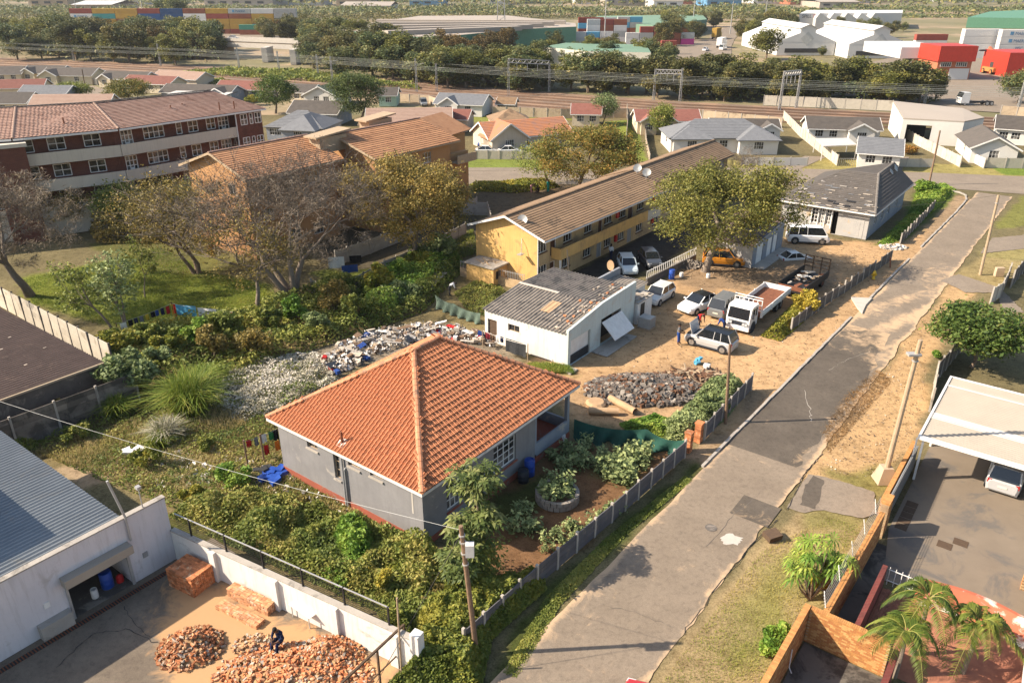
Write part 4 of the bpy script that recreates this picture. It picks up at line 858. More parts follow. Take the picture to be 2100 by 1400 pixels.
# ---------------------------------------------------------------- red brick flats
def brick_flats():
    t=T('brick_flats','three-storey red brick flats with cream balcony bands and pink tiled roof','apartment block',(46.2,92.6))
    ze=11.4; zr=13.75; segs=[((46.2,92.6),(66.,92.4)),((36.1,95.7),(46.2,92.6)),((29,100),(36.1,95.7)),((19,106),(29,100))]
    back=[((46.7,97.8),(61.8,96.8)),((39.5,101.4),(46.7,97.8)),((33.5,106),(39.5,101.4)),((24,112),(33.5,106))]
    for i,((p,q),(rp,rq)) in enumerate(zip(segs,back)):
        p=A(*p,0);q=A(*q,0);rp=A(*rp,zr);rq=A(*rq,zr); L=np.linalg.norm(q-p); ax=(q-p)/L; n=A(ax[1],-ax[0],0); 
        if n[1]>0: n=-n
        fl=4.0 if i==0 else 0
        P=lambda a,z,o: p+ax*a+n*o+A(0,0,z)
        def bx(mb,a0,a1,z0,z1,o0,o1): return mb.obox(P((a0+a1)/2,(z0+z1)/2,(o0+o1)/2),ax*(a1-a0)/2,n*(o1-o0)/2,A(0,0,(z1-z0)/2))
        # recessed wall with openings
        mb=MB(); holes=[]; typ=[]
        pat={0:[(1.0,2.6,'d'),(4.3,7.3,'w3'),(9.3,10.1,'w1'),(11.2,12.7,'w2'),(14.2,15.6,'w2'),(16.2,17.9,'d')],1:[(1.2,2.2,'w1'),(3.9,5.9,'w2'),(8.2,10.2,'w2')],2:[(1.5,4.0,'d'),(5,6.5,'w2')],3:[(2,3.5,'w2'),(7,9,'d')]}[i]
        for fz in (2.5,5.5,8.5):
            for a,b,k in [(a*.862,b*.862,k) for a,b,k in pat]: holes.append((a,fz+(.05 if k=='d' else 1.0),b,fz+2.35)); typ.append(k)
            if fl: 
                for a,b in ((18.9,20.1),(20.75,21.3),(21.8,23.0)):
                    pass
        xs=sorted({0,L-fl,*[h[0] for h in holes],*[h[2] for h in holes]}); zs=sorted({0,ze,*[h[1] for h in holes],*[h[3] for h in holes]})
        o=-1.15
        for x,x2 in zip(xs[:-1],xs[1:]):
            for z,z2 in zip(zs[:-1],zs[1:]):
                if any(h[0]<(x+x2)/2<h[2] and h[1]<(z+z2)/2<h[3] for h in holes): continue
                mb.face([P(x,z,o),P(x2,z,o),P(x2,z2,o),P(x,z2,o)])
        t.part('wall',mb,'brick_red')
        def win(h,k,o):
            a,z,b,z2=h; nx={'d':3,'w3':4,'w2':2,'w1':1}[k]; ny=4 if k=='d' else 2; w=MB(); g=MB().face([P(a,z,o-.07),P(b,z,o-.07),P(b,z2,o-.07),P(a,z2,o-.07)])
            for j in range(nx+1): c=a+(b-a)*j/nx; bx(w,c-.045,c+.045,z,z2,o-.06,o+.03)
            for j in range(ny+1): c=z+(z2-z)*j/ny; bx(w,a,b,c-.04,c+.04,o-.065,o+.02)
            if k=='d': bx(w,a+(b-a)/3,a+(b-a)*2/3,z,z+.9,o-.065,o+.025)
            wo=t.part('glazed_door' if k=='d' else 'window',w,'white_paint'); t.part('pane',g,'glass',wo)
        for h,k in zip(holes,typ): win(h,k,o)
        for fz in (5.5,8.5): s=MB(); bx(s,0.02,L-fl-.02,fz-.28,fz-.1,o+.01,.05); t.part('balcony_slab',s,'parapet_cream'); s=MB(); bx(s,0.0,L-fl-.02,fz-.30,fz+1.0,.051,.19); t.part('balcony_parapet',s,'parapet_cream')
        s=MB(); bx(s,0,L-fl-.02,2.2,3.5,.051,.19); bx(s,0,L-fl-.02,0,2.2,-.9,.0); t.part('balcony_parapet',s,'parapet_cream')
        if fl:
            hs=[(a,z,b,z+1.35) for z in (3.6,6.6,9.6) for a,b in ((L-3.3,L-2.3),(L-1.9,L-1.45),(L-1.1,L-.15))]
            m=MB(); xs=sorted({L-fl,L,*[h[0] for h in hs],*[h[2] for h in hs]}); zs=sorted({0,ze,*[h[1] for h in hs],*[h[3] for h in hs]})
            for x,x2 in zip(xs[:-1],xs[1:]):
                for z,z2 in zip(zs[:-1],zs[1:]):
                    if any(h[0]<(x+x2)/2<h[2] and h[1]<(z+z2)/2<h[3] for h in hs): continue
                    m.face([P(x,z,.1),P(x2,z,.1),P(x2,z2,.1),P(x,z2,.1)])
            m.face([P(L-fl,0,.1),P(L-fl,0,o),P(L-fl,ze,o),P(L-fl,ze,.1)]); m.face([P(L,0,.1),P(L,ze,.1),P(L,ze,-9),P(L,0,-9)]); t.part('wall',m,'brick_red')
            for h in hs: win(h,'w2' if h[2]-h[0]>.8 else 'w1',.1)
            d=MB(); d.tube([P(L-fl-.1,0,.25),P(L-fl-.1,ze,.25)],.09,6); t.part('downpipe',d,'white_paint')
        if i==1: s=MB(); bx(s,-2.4,.9,0,10.6,-.4,1.4); t.part('stair_tower',s,'brick_red'); s=MB(); bx(s,-2.6,1.1,10.6,11.0,-.6,1.6); t.part('tower_cap',s,'parapet_cream')
        ee=n*.55
        A_=p+ee+A(0,0,ze); B_=q+ee+A(0,0,ze)
        if i==0: B_=B_+A(.5,0,0)
        rf=t.part('roof',MB().add([A_-A(0,0,.06),B_-A(0,0,.06),rq-A(0,0,.06),rp-A(0,0,.06)],[(0,1,2,3)]),'tile_brick_flats')
        if i<3: courses(t,A_,B_,rq,rp,20,'tile_brick_flats',h=.06,parent=rf,ribs=.42 if i else 0)
        bb=n*-22; s=MB(); s.face([rp,rq,q-n*11+A(0,0,ze),p-n*11+A(0,0,ze)]); 
        if i==0: s.face([B_,rq,q-n*11+A(0.5,0,ze)])
        t.part('rear_roof',s,'tile_brick_flats')
        capline(t,rp+A(0,0,.07),rq+A(0,0,.07),'tile_dark',.17,.5,rf,False); capline(t,A_+A(0,0,.06),rp+A(0,0,.08),'tile_pale',.15,.5,rf,False)
        g=MB(); g.beam(A_-A(0,0,.14)+n*.05,B_-A(0,0,.14)+n*.05,.12,.2); t.part('gutter',g,'white_paint')
    for x,y in ((131,252),(351,226),(375,222),(450,220),(480,217)):
        c=w2uv(G(x,y,12.3)); t.part('roof_pipe',MB().tube([(c[0],c[1],11.9),(c[0],c[1],12.9)],.08,6),'rust')
brick_flats()
# ---------------------------------------------------------------- fences and walls of concrete panels
def panel_fence(name, label, pts, h=1.25, bay=1.55, n=4, sm='slab_grey', pm='post_pale', group=None, cap=False, ph=.12, seed=1, gaps=(), drop=.0, cat='fence'):
    """posts with loose slabs slotted between them, along world points"""
    rnd=random.Random(seed); p0=np.array(pts[0],float)[:2]; t=T(name,label,cat,(p0[0],p0[1],0.),frame='w',group=group); k=0
    slab=MB().box(0,-.025,0,1,.025,1).mesh('slab'); post=MB().box(-.065,-.065,-.1,.065,.065,1).mesh('post')
    def sp(me,nm,m,loc,rz,sc,rx=0.):
        o=link(nm,me,m,t.o); o.location=(loc[0]-p0[0],loc[1]-p0[1],loc[2]); o.rotation_euler=(rx,0,rz); o.scale=sc
    for a,b in zip(pts[:-1],pts[1:]):
        a=np.array(a,float)[:2]; b=np.array(b,float)[:2]; L=np.linalg.norm(b-a); m=max(1,round(L/bay)); d=(b-a)/L; rz=math.atan2(d[1],d[0]); s=L/m
        for i in range(m+1):
            q=a+d*s*i; sp(post,'post',pm,(q[0],q[1],0),rz+rnd.uniform(-.06,.06),(1,1,h+ph+rnd.uniform(-.03,.03)),rnd.uniform(-.03,.03))
            if i<m and k not in gaps:
                for j in range(n):
                    if drop and j==n-1 and rnd.random()<drop: continue
                    sp(slab,'slab',sm,(q[0]+d[0]*.05,q[1]+d[1]*.05,h*j/n+.004),rz+rnd.uniform(-.008,.008),(s-.1,1,h/n-.012),rnd.uniform(-.02,.02))
            k+=1
    return t
F=panel_fence
F('panel_fence','low dark grey concrete panel fence along the vegetable garden and the road',[uv2w(19.2,17.15),uv2w(24.5,17.0),uv2w(31,16.6),uv2w(39.3,16.25)],1.2,1.5,4,seed=2)
F('panel_fence','short dark concrete panel fence between the red gate pillars and the sandy yard',[uv2w(42.0,16.15),uv2w(50.3,16.3)],1.25,1.45,4,seed=3)
F('panel_fence','leaning weathered concrete panel fence beside the yellow fire hydrant',[uv2w(62.5,17.6),uv2w(69.8,17.1),uv2w(79,16.2),uv2w(87.2,15.5)],1.15,1.5,4,'concrete_dark','concrete',seed=4,drop=.15)
F('panel_fence','dark broken panel fence beside the grass of the derelict house',[uv2w(93.9,16.1),uv2w(103,16.1),uv2w(112,16.2)],1.15,1.5,3,'concrete_dark','concrete',seed=5,drop=.25)
F('panel_wall','tall pale concrete panel wall above the brown corrugated roof',[uv2w(24.5,79),uv2w(24.3,68),uv2w(24.1,56.2)],2.2,1.75,3,'slab_pale','concrete_dark',seed=6)
F('panel_wall','dark mossy concrete panel wall below the brown corrugated roof',[uv2w(12,50.4),uv2w(22.6,50.0)],2.3,3.0,6,'concrete_mix','concrete',seed=7)
F('panel_fence','grey concrete panel fence zigzagging behind the orange flats yard',[G(640,600),G(700,612),G(790,560),G(860,530),G(955,480)],1.3,1.7,4,'concrete','concrete',seed=8)
F('panel_fence','grey panel fence around the washing yard under the bare tree',[G(690,545),G(760,520),G(830,492),G(930,446),G(978,430)],1.6,1.7,4,'concrete','concrete',seed=9)
F('panel_fence','pair of grey yard walls beside the end of the orange flats',[G(930,470),G(935,440),G(1000,442),G(1008,470)],1.7,1.6,4,'concrete','concrete',seed=10)
F('panel_fence','pale leaning panel fence behind the mango tree',[G(2068,570),G(2050,610),G(2030,622)],1.5,1.3,4,'slab_pale','concrete',seed=11)
F('panel_fence','dark concrete panel fence at the right edge beyond the cream culvert marker',[G(2072,590),G(2095,562),G(2140,560)],1.7,1.5,4,'concrete_dark','concrete',seed=12)
F('panel_wall','pale block wall between the carport and the mango tree',[uv2w(59.5,5.9),uv2w(54.8,5.3)],1.7,2.4,6,'slab_pale','concrete',seed=13)
F('panel_wall','dark shaded panel wall under the mango tree',[uv2w(59.6,5.9),uv2w(66.5,5.4)],1.6,1.5,5,'concrete_dark','concrete',seed=14)
for x,y,lab in ((1410,925,'near'),(1431,905,'far')):
    c=w2uv(G(x,y)); t=T('gate_pillar',f'{lab} one of the two red brick gate pillars by the garden fence','pillar',(c[0],c[1]),group='red gate pillars')
    for j in range(16):
        for k in range(2):
            o=c[0]-.21+.21*k if j%2 else c[0]-.21; w=.205
            if j%2: t.part('brick',MB().box(c[0]-.21+k*.212,c[1]-.21,j*.085,c[0]-.21+k*.212+.205,c[1]+.21,j*.085+.078),'brick_orange')
            else: t.part('brick',MB().box(c[0]-.21,c[1]-.21+k*.212,j*.085,c[0]+.207,c[1]-.21+k*.212+.205,j*.085+.078),'brick_orange')
    t.part('cap',MB().box(c[0]-.25,c[1]-.25,16*.085,c[0]+.25,c[1]+.25,16*.085+.08),'brick_orange')
# ---------------------------------------------------------------- derelict house
def ruin():
    t=T('derelict_house','derelict grey house with torn dark roof and broken white windows','house',(93,19.6))
    u0,v0,u1,v1=93.1,19.6,110.2,29.6; ze=3.25
    H=lambda a,b,c,d: hu(a,b,c,d,u0)
    w1=H(1661,430,1674,462); w2=H(1679,436,1702,470); dr=H(1704,440,1716,478)
    vv=lambda x: PU(x,460,u0)[0]
    W=[(vv(1675),1.0,vv(1660),2.8,(2,4)),(vv(1689),1.0,vv(1677),2.9,(3,4)),(vv(1702),1.0,vv(1691),2.8,(2,4))]; D=[(vv(1716),.02,vv(1705),2.7)]
    facade(t,'u',u0,v0,v1,0,ze,'render_ruin',W,[],D,d=.2,fw=.08)
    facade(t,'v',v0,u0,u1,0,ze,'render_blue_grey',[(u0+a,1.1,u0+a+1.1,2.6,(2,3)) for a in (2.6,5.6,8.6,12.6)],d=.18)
    t.part('wall',MB().box(u0,v1-.15,0,u1,v1,ze).box(u1-.15,v0,0,u1,v1-.15,ze),'render_ruin')
    for i in range(4): a=vv(1660+i*14); t.part('mullion',MB().box(u0-.06,a-.12,.6,u0-.003,a+.0,3.0),'white_paint')
    a,b=vv(1782),vv(1722); t.part('bare_plaster',MB().box(u0-.03,a+.5,0.05,u0-.002,b-.4,2.3),'render_ruin')
    t.part('plaster_patch',MB().box(u0-.045,a+.9,.3,u0-.031,b-1.4,1.9),'render_ruin')
    e0,f0,e1,f1=92.4,18.95,110.9,30.2; zr=5.6; a=A(e0,f1,ze); b=A(e0,f0,ze); c=A(e1,f0,ze); d=A(e1,f1,ze); r1=A(102.6,25.6,zr); r2=A(103.2,21.7,zr-.1); r3=A(110.2,21.6,zr+.15)
    mbr=MB().face([a,b,r2,r1]).face([a,r1,d]).face([r1,r2,r3,d]).face([c,d,r3])
    rf=t.part('roof',mbr,'tile_dark'); courses(t,a,b,r2,r1,22,'ruin_tiles',h=.045,parent=rf); courses(t,b,c,r3,r2,10,'tile_dark',h=.09,parent=rf)
    capline(t,b+A(0,0,.05),r2+A(0,0,.06),'tile_ridge_dark',.14,.45,rf,False); capline(t,r2,r3,'tile_ridge_dark',.14,.45,rf,False)
    hl=lambda x,y: w2uv(G(x,y,3.9))
    rr=random.Random(3); N=nrm(a,b,r1)
    for i in range(60):
        s=rr.random()**2.2*.55; f=rr.random(); q=(a+(r1-a)*s)*(1-f)+(b+(r2-b)*s)*f+N*.075
        t.part('broken_tile',MB().obox(q,(b-a)/np.linalg.norm(b-a)*rr.uniform(.12,.45),np.cross(N,A(0,1,0))*rr.uniform(.05,.12),N*.012),rr.choice(['rubble_pale','concrete','tile_grey','rubble_pale']),rf)
    for s,f,w in ((.14,.52,.45),(.2,.72,.5),(.08,.7,.4),(.1,.58,.3)):
        q=(a+(r1-a)*s)*(1-f)+(b+(r2-b)*s)*f+N*.085; t.part('roof_hole',MB().obox(q,(0,w,0),np.cross(N,A(0,1,0))*.2,N*.005),'black_iron',rf)
    g=MB(); g.beam(a+A(-.05,0,-.12),b+A(-.05,0,-.12),.1,.16); g.beam(b+A(0,-.05,-.12),c+A(0,-.05,-.12),.1,.14); t.part('gutter',g,'render_white')
    # tiles still lying on the battens of the torn corner
    for i in range(5): t.part('loose_sheet',MB().obox(r3+A(-1.2-i*.7,-.55-.18*(i%3),-.25-.06*i),(.22,0,0),(0,.2,.18),(0,-.01,.012)),'metal_blue_grey',rf)
mat('ruin_tiles',(.125,.108,.093),(.08,.07,.06),scale=.9,rand=.06,stain=(.34,.31,.28),stain_scale=.9,stain_amt=.31); mat('tile_ridge_dark',(.2,.18,.16),(.12,.105,.09),scale=1.5)
ruin()
# ---------------------------------------------------------------- small lock-up garage behind the tree
def lockup():
    t=T('lock_up_garage','low grey lock-up with white doors beside the amber car','garage',(75.8,26.3))
    u0,v0,u1,v1=75.8,26.4,84.8,31.6
    holes=[(u0+1.2,.02,u0+3.0,2.1),(u0+4.2,.02,u0+5.6,2.1),(u0+5.9,.02,u0+7.2,2.1)]
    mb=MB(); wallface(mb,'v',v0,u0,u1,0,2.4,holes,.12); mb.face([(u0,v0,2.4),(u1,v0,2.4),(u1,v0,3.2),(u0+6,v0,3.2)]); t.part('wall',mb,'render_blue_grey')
    for h in holes: t.part('door',MB().box(h[0]+.03,v0+.06,.03,h[2]-.03,v0+.1,h[3]-.03),'white_paint')
    t.part('wall',MB().box(u0,v0,0,u0+.15,v1,2.4).box(u0+.15,v1-.15,0,u1,v1,2.4).box(u1-.15,v0+.01,0,u1-.001,v1-.15,3.0),'render_ruin')
    r=MB(); corr(r,(u0-.2,v1+.2,2.42),(u0-.2,v0-.15,2.42),(u1+.2,v0-.15,3.3),(u1+.2,v1+.2,3.3),.3,.03); t.part('roof_sheet',r,'asbestos_brown'); b=MB(); b.beam((u0-.2,v0-.17,2.4),(u1+.2,v0-.17,3.28),.05,.18); t.part('bargeboard',b,'grey_paint')
    t.part('threshold',MB().box(u0+.3,v0-1.3,0,u1-.3,v0-.01,.1),'concrete')
lockup()
# ---------------------------------------------------------------- white workshop, lower left
def workshop():
    t=T('white_workshop','white workshop with ribbed blue-grey metal roof and open roller door','workshop',(14.5,32.9))
    v0=32.95; u1=15.0; ur=12.85
    o=(9.75,-.02,12.62,2.0)
    mb=MB(); wallface(mb,'v',v0,-2,u1,-.2,3.75,[(o[0],-.0,o[2],o[3])],.28); mb.face([(-2,v0,3.75),(u1,v0,3.75),(u1,v0+.22,3.75),(-2,v0+.22,3.75)]); mb.face([(u1,v0,-.2),(u1,v0+.22,-.2),(u1,v0+.22,3.75),(u1,v0,3.75)]); mb.face([(u1,v0+.22,-.2),(ur,v0+.22,-.2),(ur,v0+.22,3.75),(u1,v0+.22,3.75)])
    t.part('front_wall',mb,'render_white_shade_tint')
    t.part('side_wall',MB().box(ur-.22,v0+.22,-.2,ur,47,3.55),'render_white_shade_tint')
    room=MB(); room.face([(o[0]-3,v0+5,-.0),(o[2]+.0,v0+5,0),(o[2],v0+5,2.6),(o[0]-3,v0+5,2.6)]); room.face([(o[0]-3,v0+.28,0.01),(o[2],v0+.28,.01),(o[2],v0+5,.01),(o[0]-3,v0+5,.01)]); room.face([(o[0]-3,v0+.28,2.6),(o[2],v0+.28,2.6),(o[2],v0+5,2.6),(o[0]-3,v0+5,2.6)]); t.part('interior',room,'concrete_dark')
    r=MB(); corr(r,(-4,v0+.24,3.62),(-4,48,3.62),(ur+.12,48,3.62),(ur+.12,v0+.24,3.62),.27,.035); t.part('roof_sheet',r,'metal_blue_grey',smooth=False)
    t.part('parapet_cap',MB().box(-2,v0-.05,3.752,u1+.03,v0+.27,3.82),'concrete')
    b=MB().obox((11.2,v0-.27,2.28),(1.6,0,0),(0,.26,0),(0,0,.22)); t.part('roller_box',b,'metal_cream')
    b=MB(); b.box(o[0]-.06,v0-.1,-.02,o[0]+.04,v0-.003,2.05); b.box(o[2]-.05,v0-.1,-.02,o[2]+.08,v0-.003,2.05); t.part('door_track',b,'galv')
    t.part('loading_sill',MB().box(o[0],v0-.02,-.2,o[2],v0+.5,.03),'yard_concrete')
    t.part('service_box',MB().box(8.2,v0-.42,-.2,9.6,v0-.003,.75),'concrete'); t.part('outlet',MB().box(8.7,v0-.05,1.35,8.95,v0-.002,1.65),'white_paint'); t.part('outlet',MB().box(13.35,v0-.05,1.1,13.6,v0-.002,1.4),'grey_paint')
    d=MB(); d.tube([(12.95,v0-.1,2.5),(12.95,v0-.1,3.9),(12.6,v0-.05,6.1)],.06,8); t.part('vent_pipe',d,'galv'); d=MB(); d.tube([(13.9,v0+.02,3.7),(13.9,v0+.02,4.9)],.03,6); d.box(13.8,v0-.1,4.9,14.0,v0+.14,5.05); t.part('camera_mast',d,'galv')
    # ribs of the taller back part out of frame to the left
    t.part('upper_storey',MB().box(1.5,38.0,0.,7.4,52,7.0),'brick_red')
    # yard floor, channel with grating bars
    pd=[uv2w(*q)[:2] for q in ((13.0,31.6),(15.2,31.5),(17.1,18),(4,11),(6,21),(9.6,26.5))]
    def yt(u,v,s):
        p=uv2w(u,v); d=float(polydist(np.array([p[0]]),np.array([p[1]]),pd)[0]); return max(-.25,min(.55,-d*.32))+.18*fbm(u,v,1.6,4)
    strip('yard_floor',np.arange(-4,17.2,.3),lambda u:v0-.02,lambda u:9.,'yard_floor',.006,yt,80)
    g=T('drain_channel','rusty steel drain grating along the workshop wall','drain grating',(8,32.5)); g.part('channel',MB().box(6.0,v0-.72,.006,14.6,v0-.42,.012),'black_iron')
    bar=MB().box(0,0,0,.05,.3,.02).mesh('grating_bar',(0,0,0))
    for i in range(int(8.6/.13)):
        ob=link('grating_bar',bar,'rust',g.o); ob.location=(6.0+i*.13-8,v0-.72-32.5,.012)
    gx=MB().box(3.9,27,.011,4.3,31.6,.02); g2=T('drain_channel','drain grating at the lower left corner of the yard','drain grating',(4,29)); g2.part('channel',gx,'black_iron')
    for i in range(34):
        ob=link('grating_bar',bar,'rust',g2.o); ob.rotation_euler=(0,0,-math.pi/2); ob.location=(3.95-4,27.1+i*.13-29+.05,.02)
    # white boundary wall with pilasters
    w=T('boundary_wall','white rendered boundary wall with pilasters beside the brick stacks','wall',(16.9,18)); p0=A(15.02,32.9,0); p1=A(17.15,18.0,0); d=(p1-p0)/np.linalg.norm(p1-p0); n=A(d[1],-d[0],0); n=-n if n[0]>0 else n
    L=np.linalg.norm(p1-p0); w.part('wall_body',MB().obox((p0+p1)/2+A(0,0,.85),d*L/2,n*.12,A(0,0,.95)),'render_white')
    for f in (.2,.47,.71,.93): q=p0+d*L*f+n*.2; w.part('pilaster',MB().obox(q+A(0,0,.86),d*.2,n*.10,A(0,0,.9)),'render_white')
    w.part('coping',MB().obox((p0+p1)/2+A(0,0,1.83),d*L/2,n*.15,A(0,0,.03)),'concrete')
    e=p1; w.part('end_pier',MB().obox(e+A(0,0,1.0),d*.22,n*.22,A(0,0,1.2)),'render_white')
    # wire fence on it
    f=T('wire_fence','black post and wire fence on top of the white boundary wall','fence',(16.9,20,1.86))
    for i in range(6):
        q=p0+d*(1.3+i*2.45); f.part('post',MB().obox(q+A(0,0,2.35)-n*.1,d*.035,n*.035,A(0,0,.52)),'black_iron')
    for k in range(8):
        z=1.95+k*.125; f.part('wire',MB().beam(p0+d*.3+A(0,0,z)-n*.1,p0+d*13.6+A(0,0,z)-n*.1,.014,.014),'black_iron')
    q0=p0+d*.3+A(0,0,2.85)-n*.1; f.part('razor_wire',MB().beam(q0,p0+d*13.6+A(0,0,2.85)-n*.1,.06,.03),'galv')
    # steel gate at the bottom edge
    gt=T('steel_gate','brown steel gate frame standing at the end of the white wall','gate',(16.2,17.5))
    a=w2uv(G(828,1280,2.0)); b=w2uv(G(700,1400,2.0)); gt.part('top_rail',MB().beam(a,b,.09,.09),'timber_dark')
    for s in (0.,.45,.9): q=a+(b-a)*s; gt.part('upright',MB().beam(q,(q[0],q[1],0),.08,.08),'timber_dark')
    q=a+(b-a)*.98; gt.part('mid_rail',MB().beam((a[0],a[1],.7),(q[0],q[1],.7),.05,.05),'timber_dark')
workshop()
# ---------------------------------------------------------------- brown corrugated shed, left edge
t=T('brown_roof_shed','long shed with brown corrugated roof at the left edge','shed',(20,53)); r=MB(); corr(r,(6,51.9,3.0),(6,76,3.0),(21.6,76,3.0),(21.6,51.9,3.0),.34,.05); t.part('roof_sheet',r,'asbestos_brown'); t.part('wall',MB().box(6,52.1,0,21.4,76,2.9),'concrete_dark'); t.part('gutter',MB().box(6,51.75,2.85,21.7,51.88,2.98),'slab_tan')
for i in range(16): t.part('roof_bolt_patch',MB().box(*(lambda a,b:(a,b,3.03,a+.2,b+.12,3.05))(random.uniform(8,21),random.uniform(52.5,70))),'rubble_pale')
# ---------------------------------------------------------------- property with the carport, lower right
def carport():
    t=T('carport','white steel carport with cream ribbed roof sheets','carport',(45.5,4.4)); z=3.0
    r=MB(); corr(r,(45.25,4.45,z),(54.5,4.45,z),(54.5,-12,z),(45.25,-12,z),.23,.03); t.part('roof_sheet',r,'metal_cream')
    for a in (47.9,53.0): r=MB(); corr(r,(a,4.46,z+.02),(a+.85 if a<50 else a+.45,4.46,z+.02),(a+.85 if a<50 else a+.45,-12,z+.02),(a,-12,z+.02),.23,.03); t.part('skylight_sheet',r,'metal_white')
    g=MB(); g.box(45.05,-12,z-.12,45.24,4.6,z+.09); t.part('front_gutter',g,'white_paint'); g=MB(); g.box(45.24,4.47,z-.1,54.6,4.6,z+.07); t.part('side_gutter',g,'white_paint'); t.part('back_gutter',MB().box(54.51,-12,z-.12,54.62,4.47,z+.06),'white_paint')
    for a,b in ((45.4,4.3),(50,4.3),(54.3,4.3),(45.4,-1.6-3.2),(54.3,-4)): t.part('post',MB().box(a-.06,b-.06,0,a+.06,b+.06,z-.04),'white_paint')
    t.part('downpipe',MB().tube([(45.15,4.62,2.9),(45.15,4.62,.1)],.05,8),'white_paint')
    sheet('driveway_slab',[uv2w(*p) for p in ((35.2,3.5),(39.5,4.3),(54.5,4.3),(60,-12),(35.6,-12))],.02,'drive_grey')
    m=MB(); 
    for x,y in ((1937,1118),(1970,1113)): c=w2uv(G(x,y)); o=solo('inspection_cover',MB().box(c[0]-.3,c[1]-.35,.022,c[0]+.3,c[1]+.35,.035),'timber_dark',f'{"left" if x<1950 else "right"} rusty steel inspection cover on the driveway','cover',frame='uv',group='driveway covers')
    b=T('orange_brick_wall','orange face-brick garden wall with electric fence beside the driveway','wall',(33,4.7))
    def bricks(tt,p,q,z0,z1,th,limit=10**6):
        p=A(*p);q=A(*q);L=np.linalg.norm(q-p);d=(q-p)/L;n=A(-d[1],d[0]); rows=int((z1-z0)/.085); core=MB()
        c=(p+q)/2; tt.part('wall_core',MB().obox((c[0],c[1],(z0+z1)/2),(d[0]*L/2,d[1]*L/2,0),(n[0]*(th/2-.012),n[1]*(th/2-.012),0),(0,0,(z1-z0)/2-.01)),'plaster_tan')
        st=[]
        rz=math.atan2(d[1],d[0]); me=MB().box(0,-th/2,0,.222,th/2,.077).mesh('brick'); k=0
        # top course (soldier on edge) as separate bricks
        m2=MB().box(0,-th/2-.01,0,.075,th/2+.01,.105).mesh('brick'); nn=int(L/.085)
        for i in range(min(nn,limit)):
            o=link('brick',m2,'brick_face_plain',tt.o); x=p+d*i*.085; o.location=(x[0]-tt.base[0],x[1]-tt.base[1],z1-.002); o.rotation_euler=(0,0,rz)
        P=[];Fc=[]; mbx=MB()
        for j in range(rows):
            for i in range(int(L/.232)):
                x=p+d*(i*.232+(.116 if j%2 else 0)); e=min(.222,L-(i*.232+(.116 if j%2 else 0)))
                if e<.05: continue
                y=x+d*e/2; mbx.obox((y[0],y[1],z0+j*.085+.04),(d[0]*e/2,d[1]*e/2,0),(n[0]*th/2,n[1]*th/2,0),(0,0,.0385),random.randrange(3))
        o=tt.part('brickwork',mbx,['brick_face_plain','brick_face_b','brick_face_c']); o['kind']='stuff'
    bricks(b,(29.15,4.75),(38.2,4.6),0,1.75,.24)
    for i in range(5):
        a=29.4+i*2.1; b.part('fence_post',MB().beam((a,4.85,1.85),(a+.05,5.05,2.65),.03,.03),'white_paint')
    for k in range(5): z=2.0+k*.14; b.part('fence_wire',MB().beam((29.2,4.87+k*.035,z),(38.3,4.72+k*.035,z),.012,.012),'galv')
    g=T('brick_gate_pillar','orange brick gate pillar with wires at the driveway gate','pillar',(39,4.6)); bricks(g,(38.5,4.6),(39.6,4.6),0,2.1,.4)
    c=T('brick_courtyard','orange brick courtyard walls around a damp concrete slab at the bottom edge','wall',(26,5.4)); bricks(c,(22.5,5.5),(29.1,5.5),0,1.85,.24); bricks(c,(29.0,5.36),(29.0,2.0),0,1.8,.22)
    c.part('slab',MB().face([(22,5.3,.03),(28.8,5.3,.03),(28.8,1.8,.03),(22,1.6,.03)]),'patio_dark'); c.part('maroon_coping',MB().box(22,1.65,0,28.85,1.9,1.2),'brick_maroon'); c.part('hose_pipe',MB().tube([(26.6,5.3,1.4),(26.6,5.28,.4),(26.4,5.1,.35)],.025,6),'white_paint')
    m=solo('maroon_wall',MB().box(29.2,3.4,0,34.6,3.62,1.35),'brick_maroon','maroon painted garden wall between the brick wall and the palms','wall',frame='uv')
    struct('side_path',MB().face([(29.2,3.62,.015),(38,3.62,.015),(38,4.6,.015),(29.2,4.6,.015)]),'patio_dark',frame='uv')
    pv=T('paved_terrace','red paver terrace under the palms','terrace',(31,1)); pv.part('bed',MB().face([(29.2,3.38,.012),(34.6,3.38,.012),(34.6,-4,.012),(29.2,-4,.012)]),'paver_red'); pm=MB().box(0,0,.013,.225,.105,.05).mesh('paver')
    k=0
    for i in range(22):
        for j in range(13):
            o=link('paver',pm,'paver_red',pv.o); o.location=(29.25+i*.24+(.12 if j%2 else 0)-31,3.2-j*.122-1,random.uniform(-.004,.006)); k+=1
    del pv.o['label'],pv.o['category']; pv.o.name='paving'; pv.o['kind']='structure'
    r=T('red_low_wall','curved low red wall with peeling white paint beside the palms','wall',(35,0)); P=[]
    n=16
    for i in range(n+1):
        f=i/n; v=2.0-4.6*f; u=35.0+.45*math.sin(f*3.1); P.append((u,v))
    mb=MB()
    for (a,b_) in zip(P[:-1],P[1:]): mb.add([(a[0]-.75,a[1],0.03),(b_[0]-.75,b_[1],.03),(b_[0],b_[1],.95),(a[0],a[1],.95),(a[0]+.2,a[1],.95),(b_[0]+.2,b_[1],.95),(b_[0]+.2,b_[1],0),(a[0]+.2,a[1],0)],[(0,1,2,3),(3,2,5,4),(4,5,6,7)])
    r.part('wall_body',mb,'paint_peel_red'); 
    wg=T('white_garden_gate','small white pointed garden gate beside the maroon wall','gate',(34.8,2.9))
    for k in range(5): a=3.3-k*.28; wg.part('bar',MB().beam((34.85,a,.1),(34.85,a,1.15),.03,.03),'white_paint')
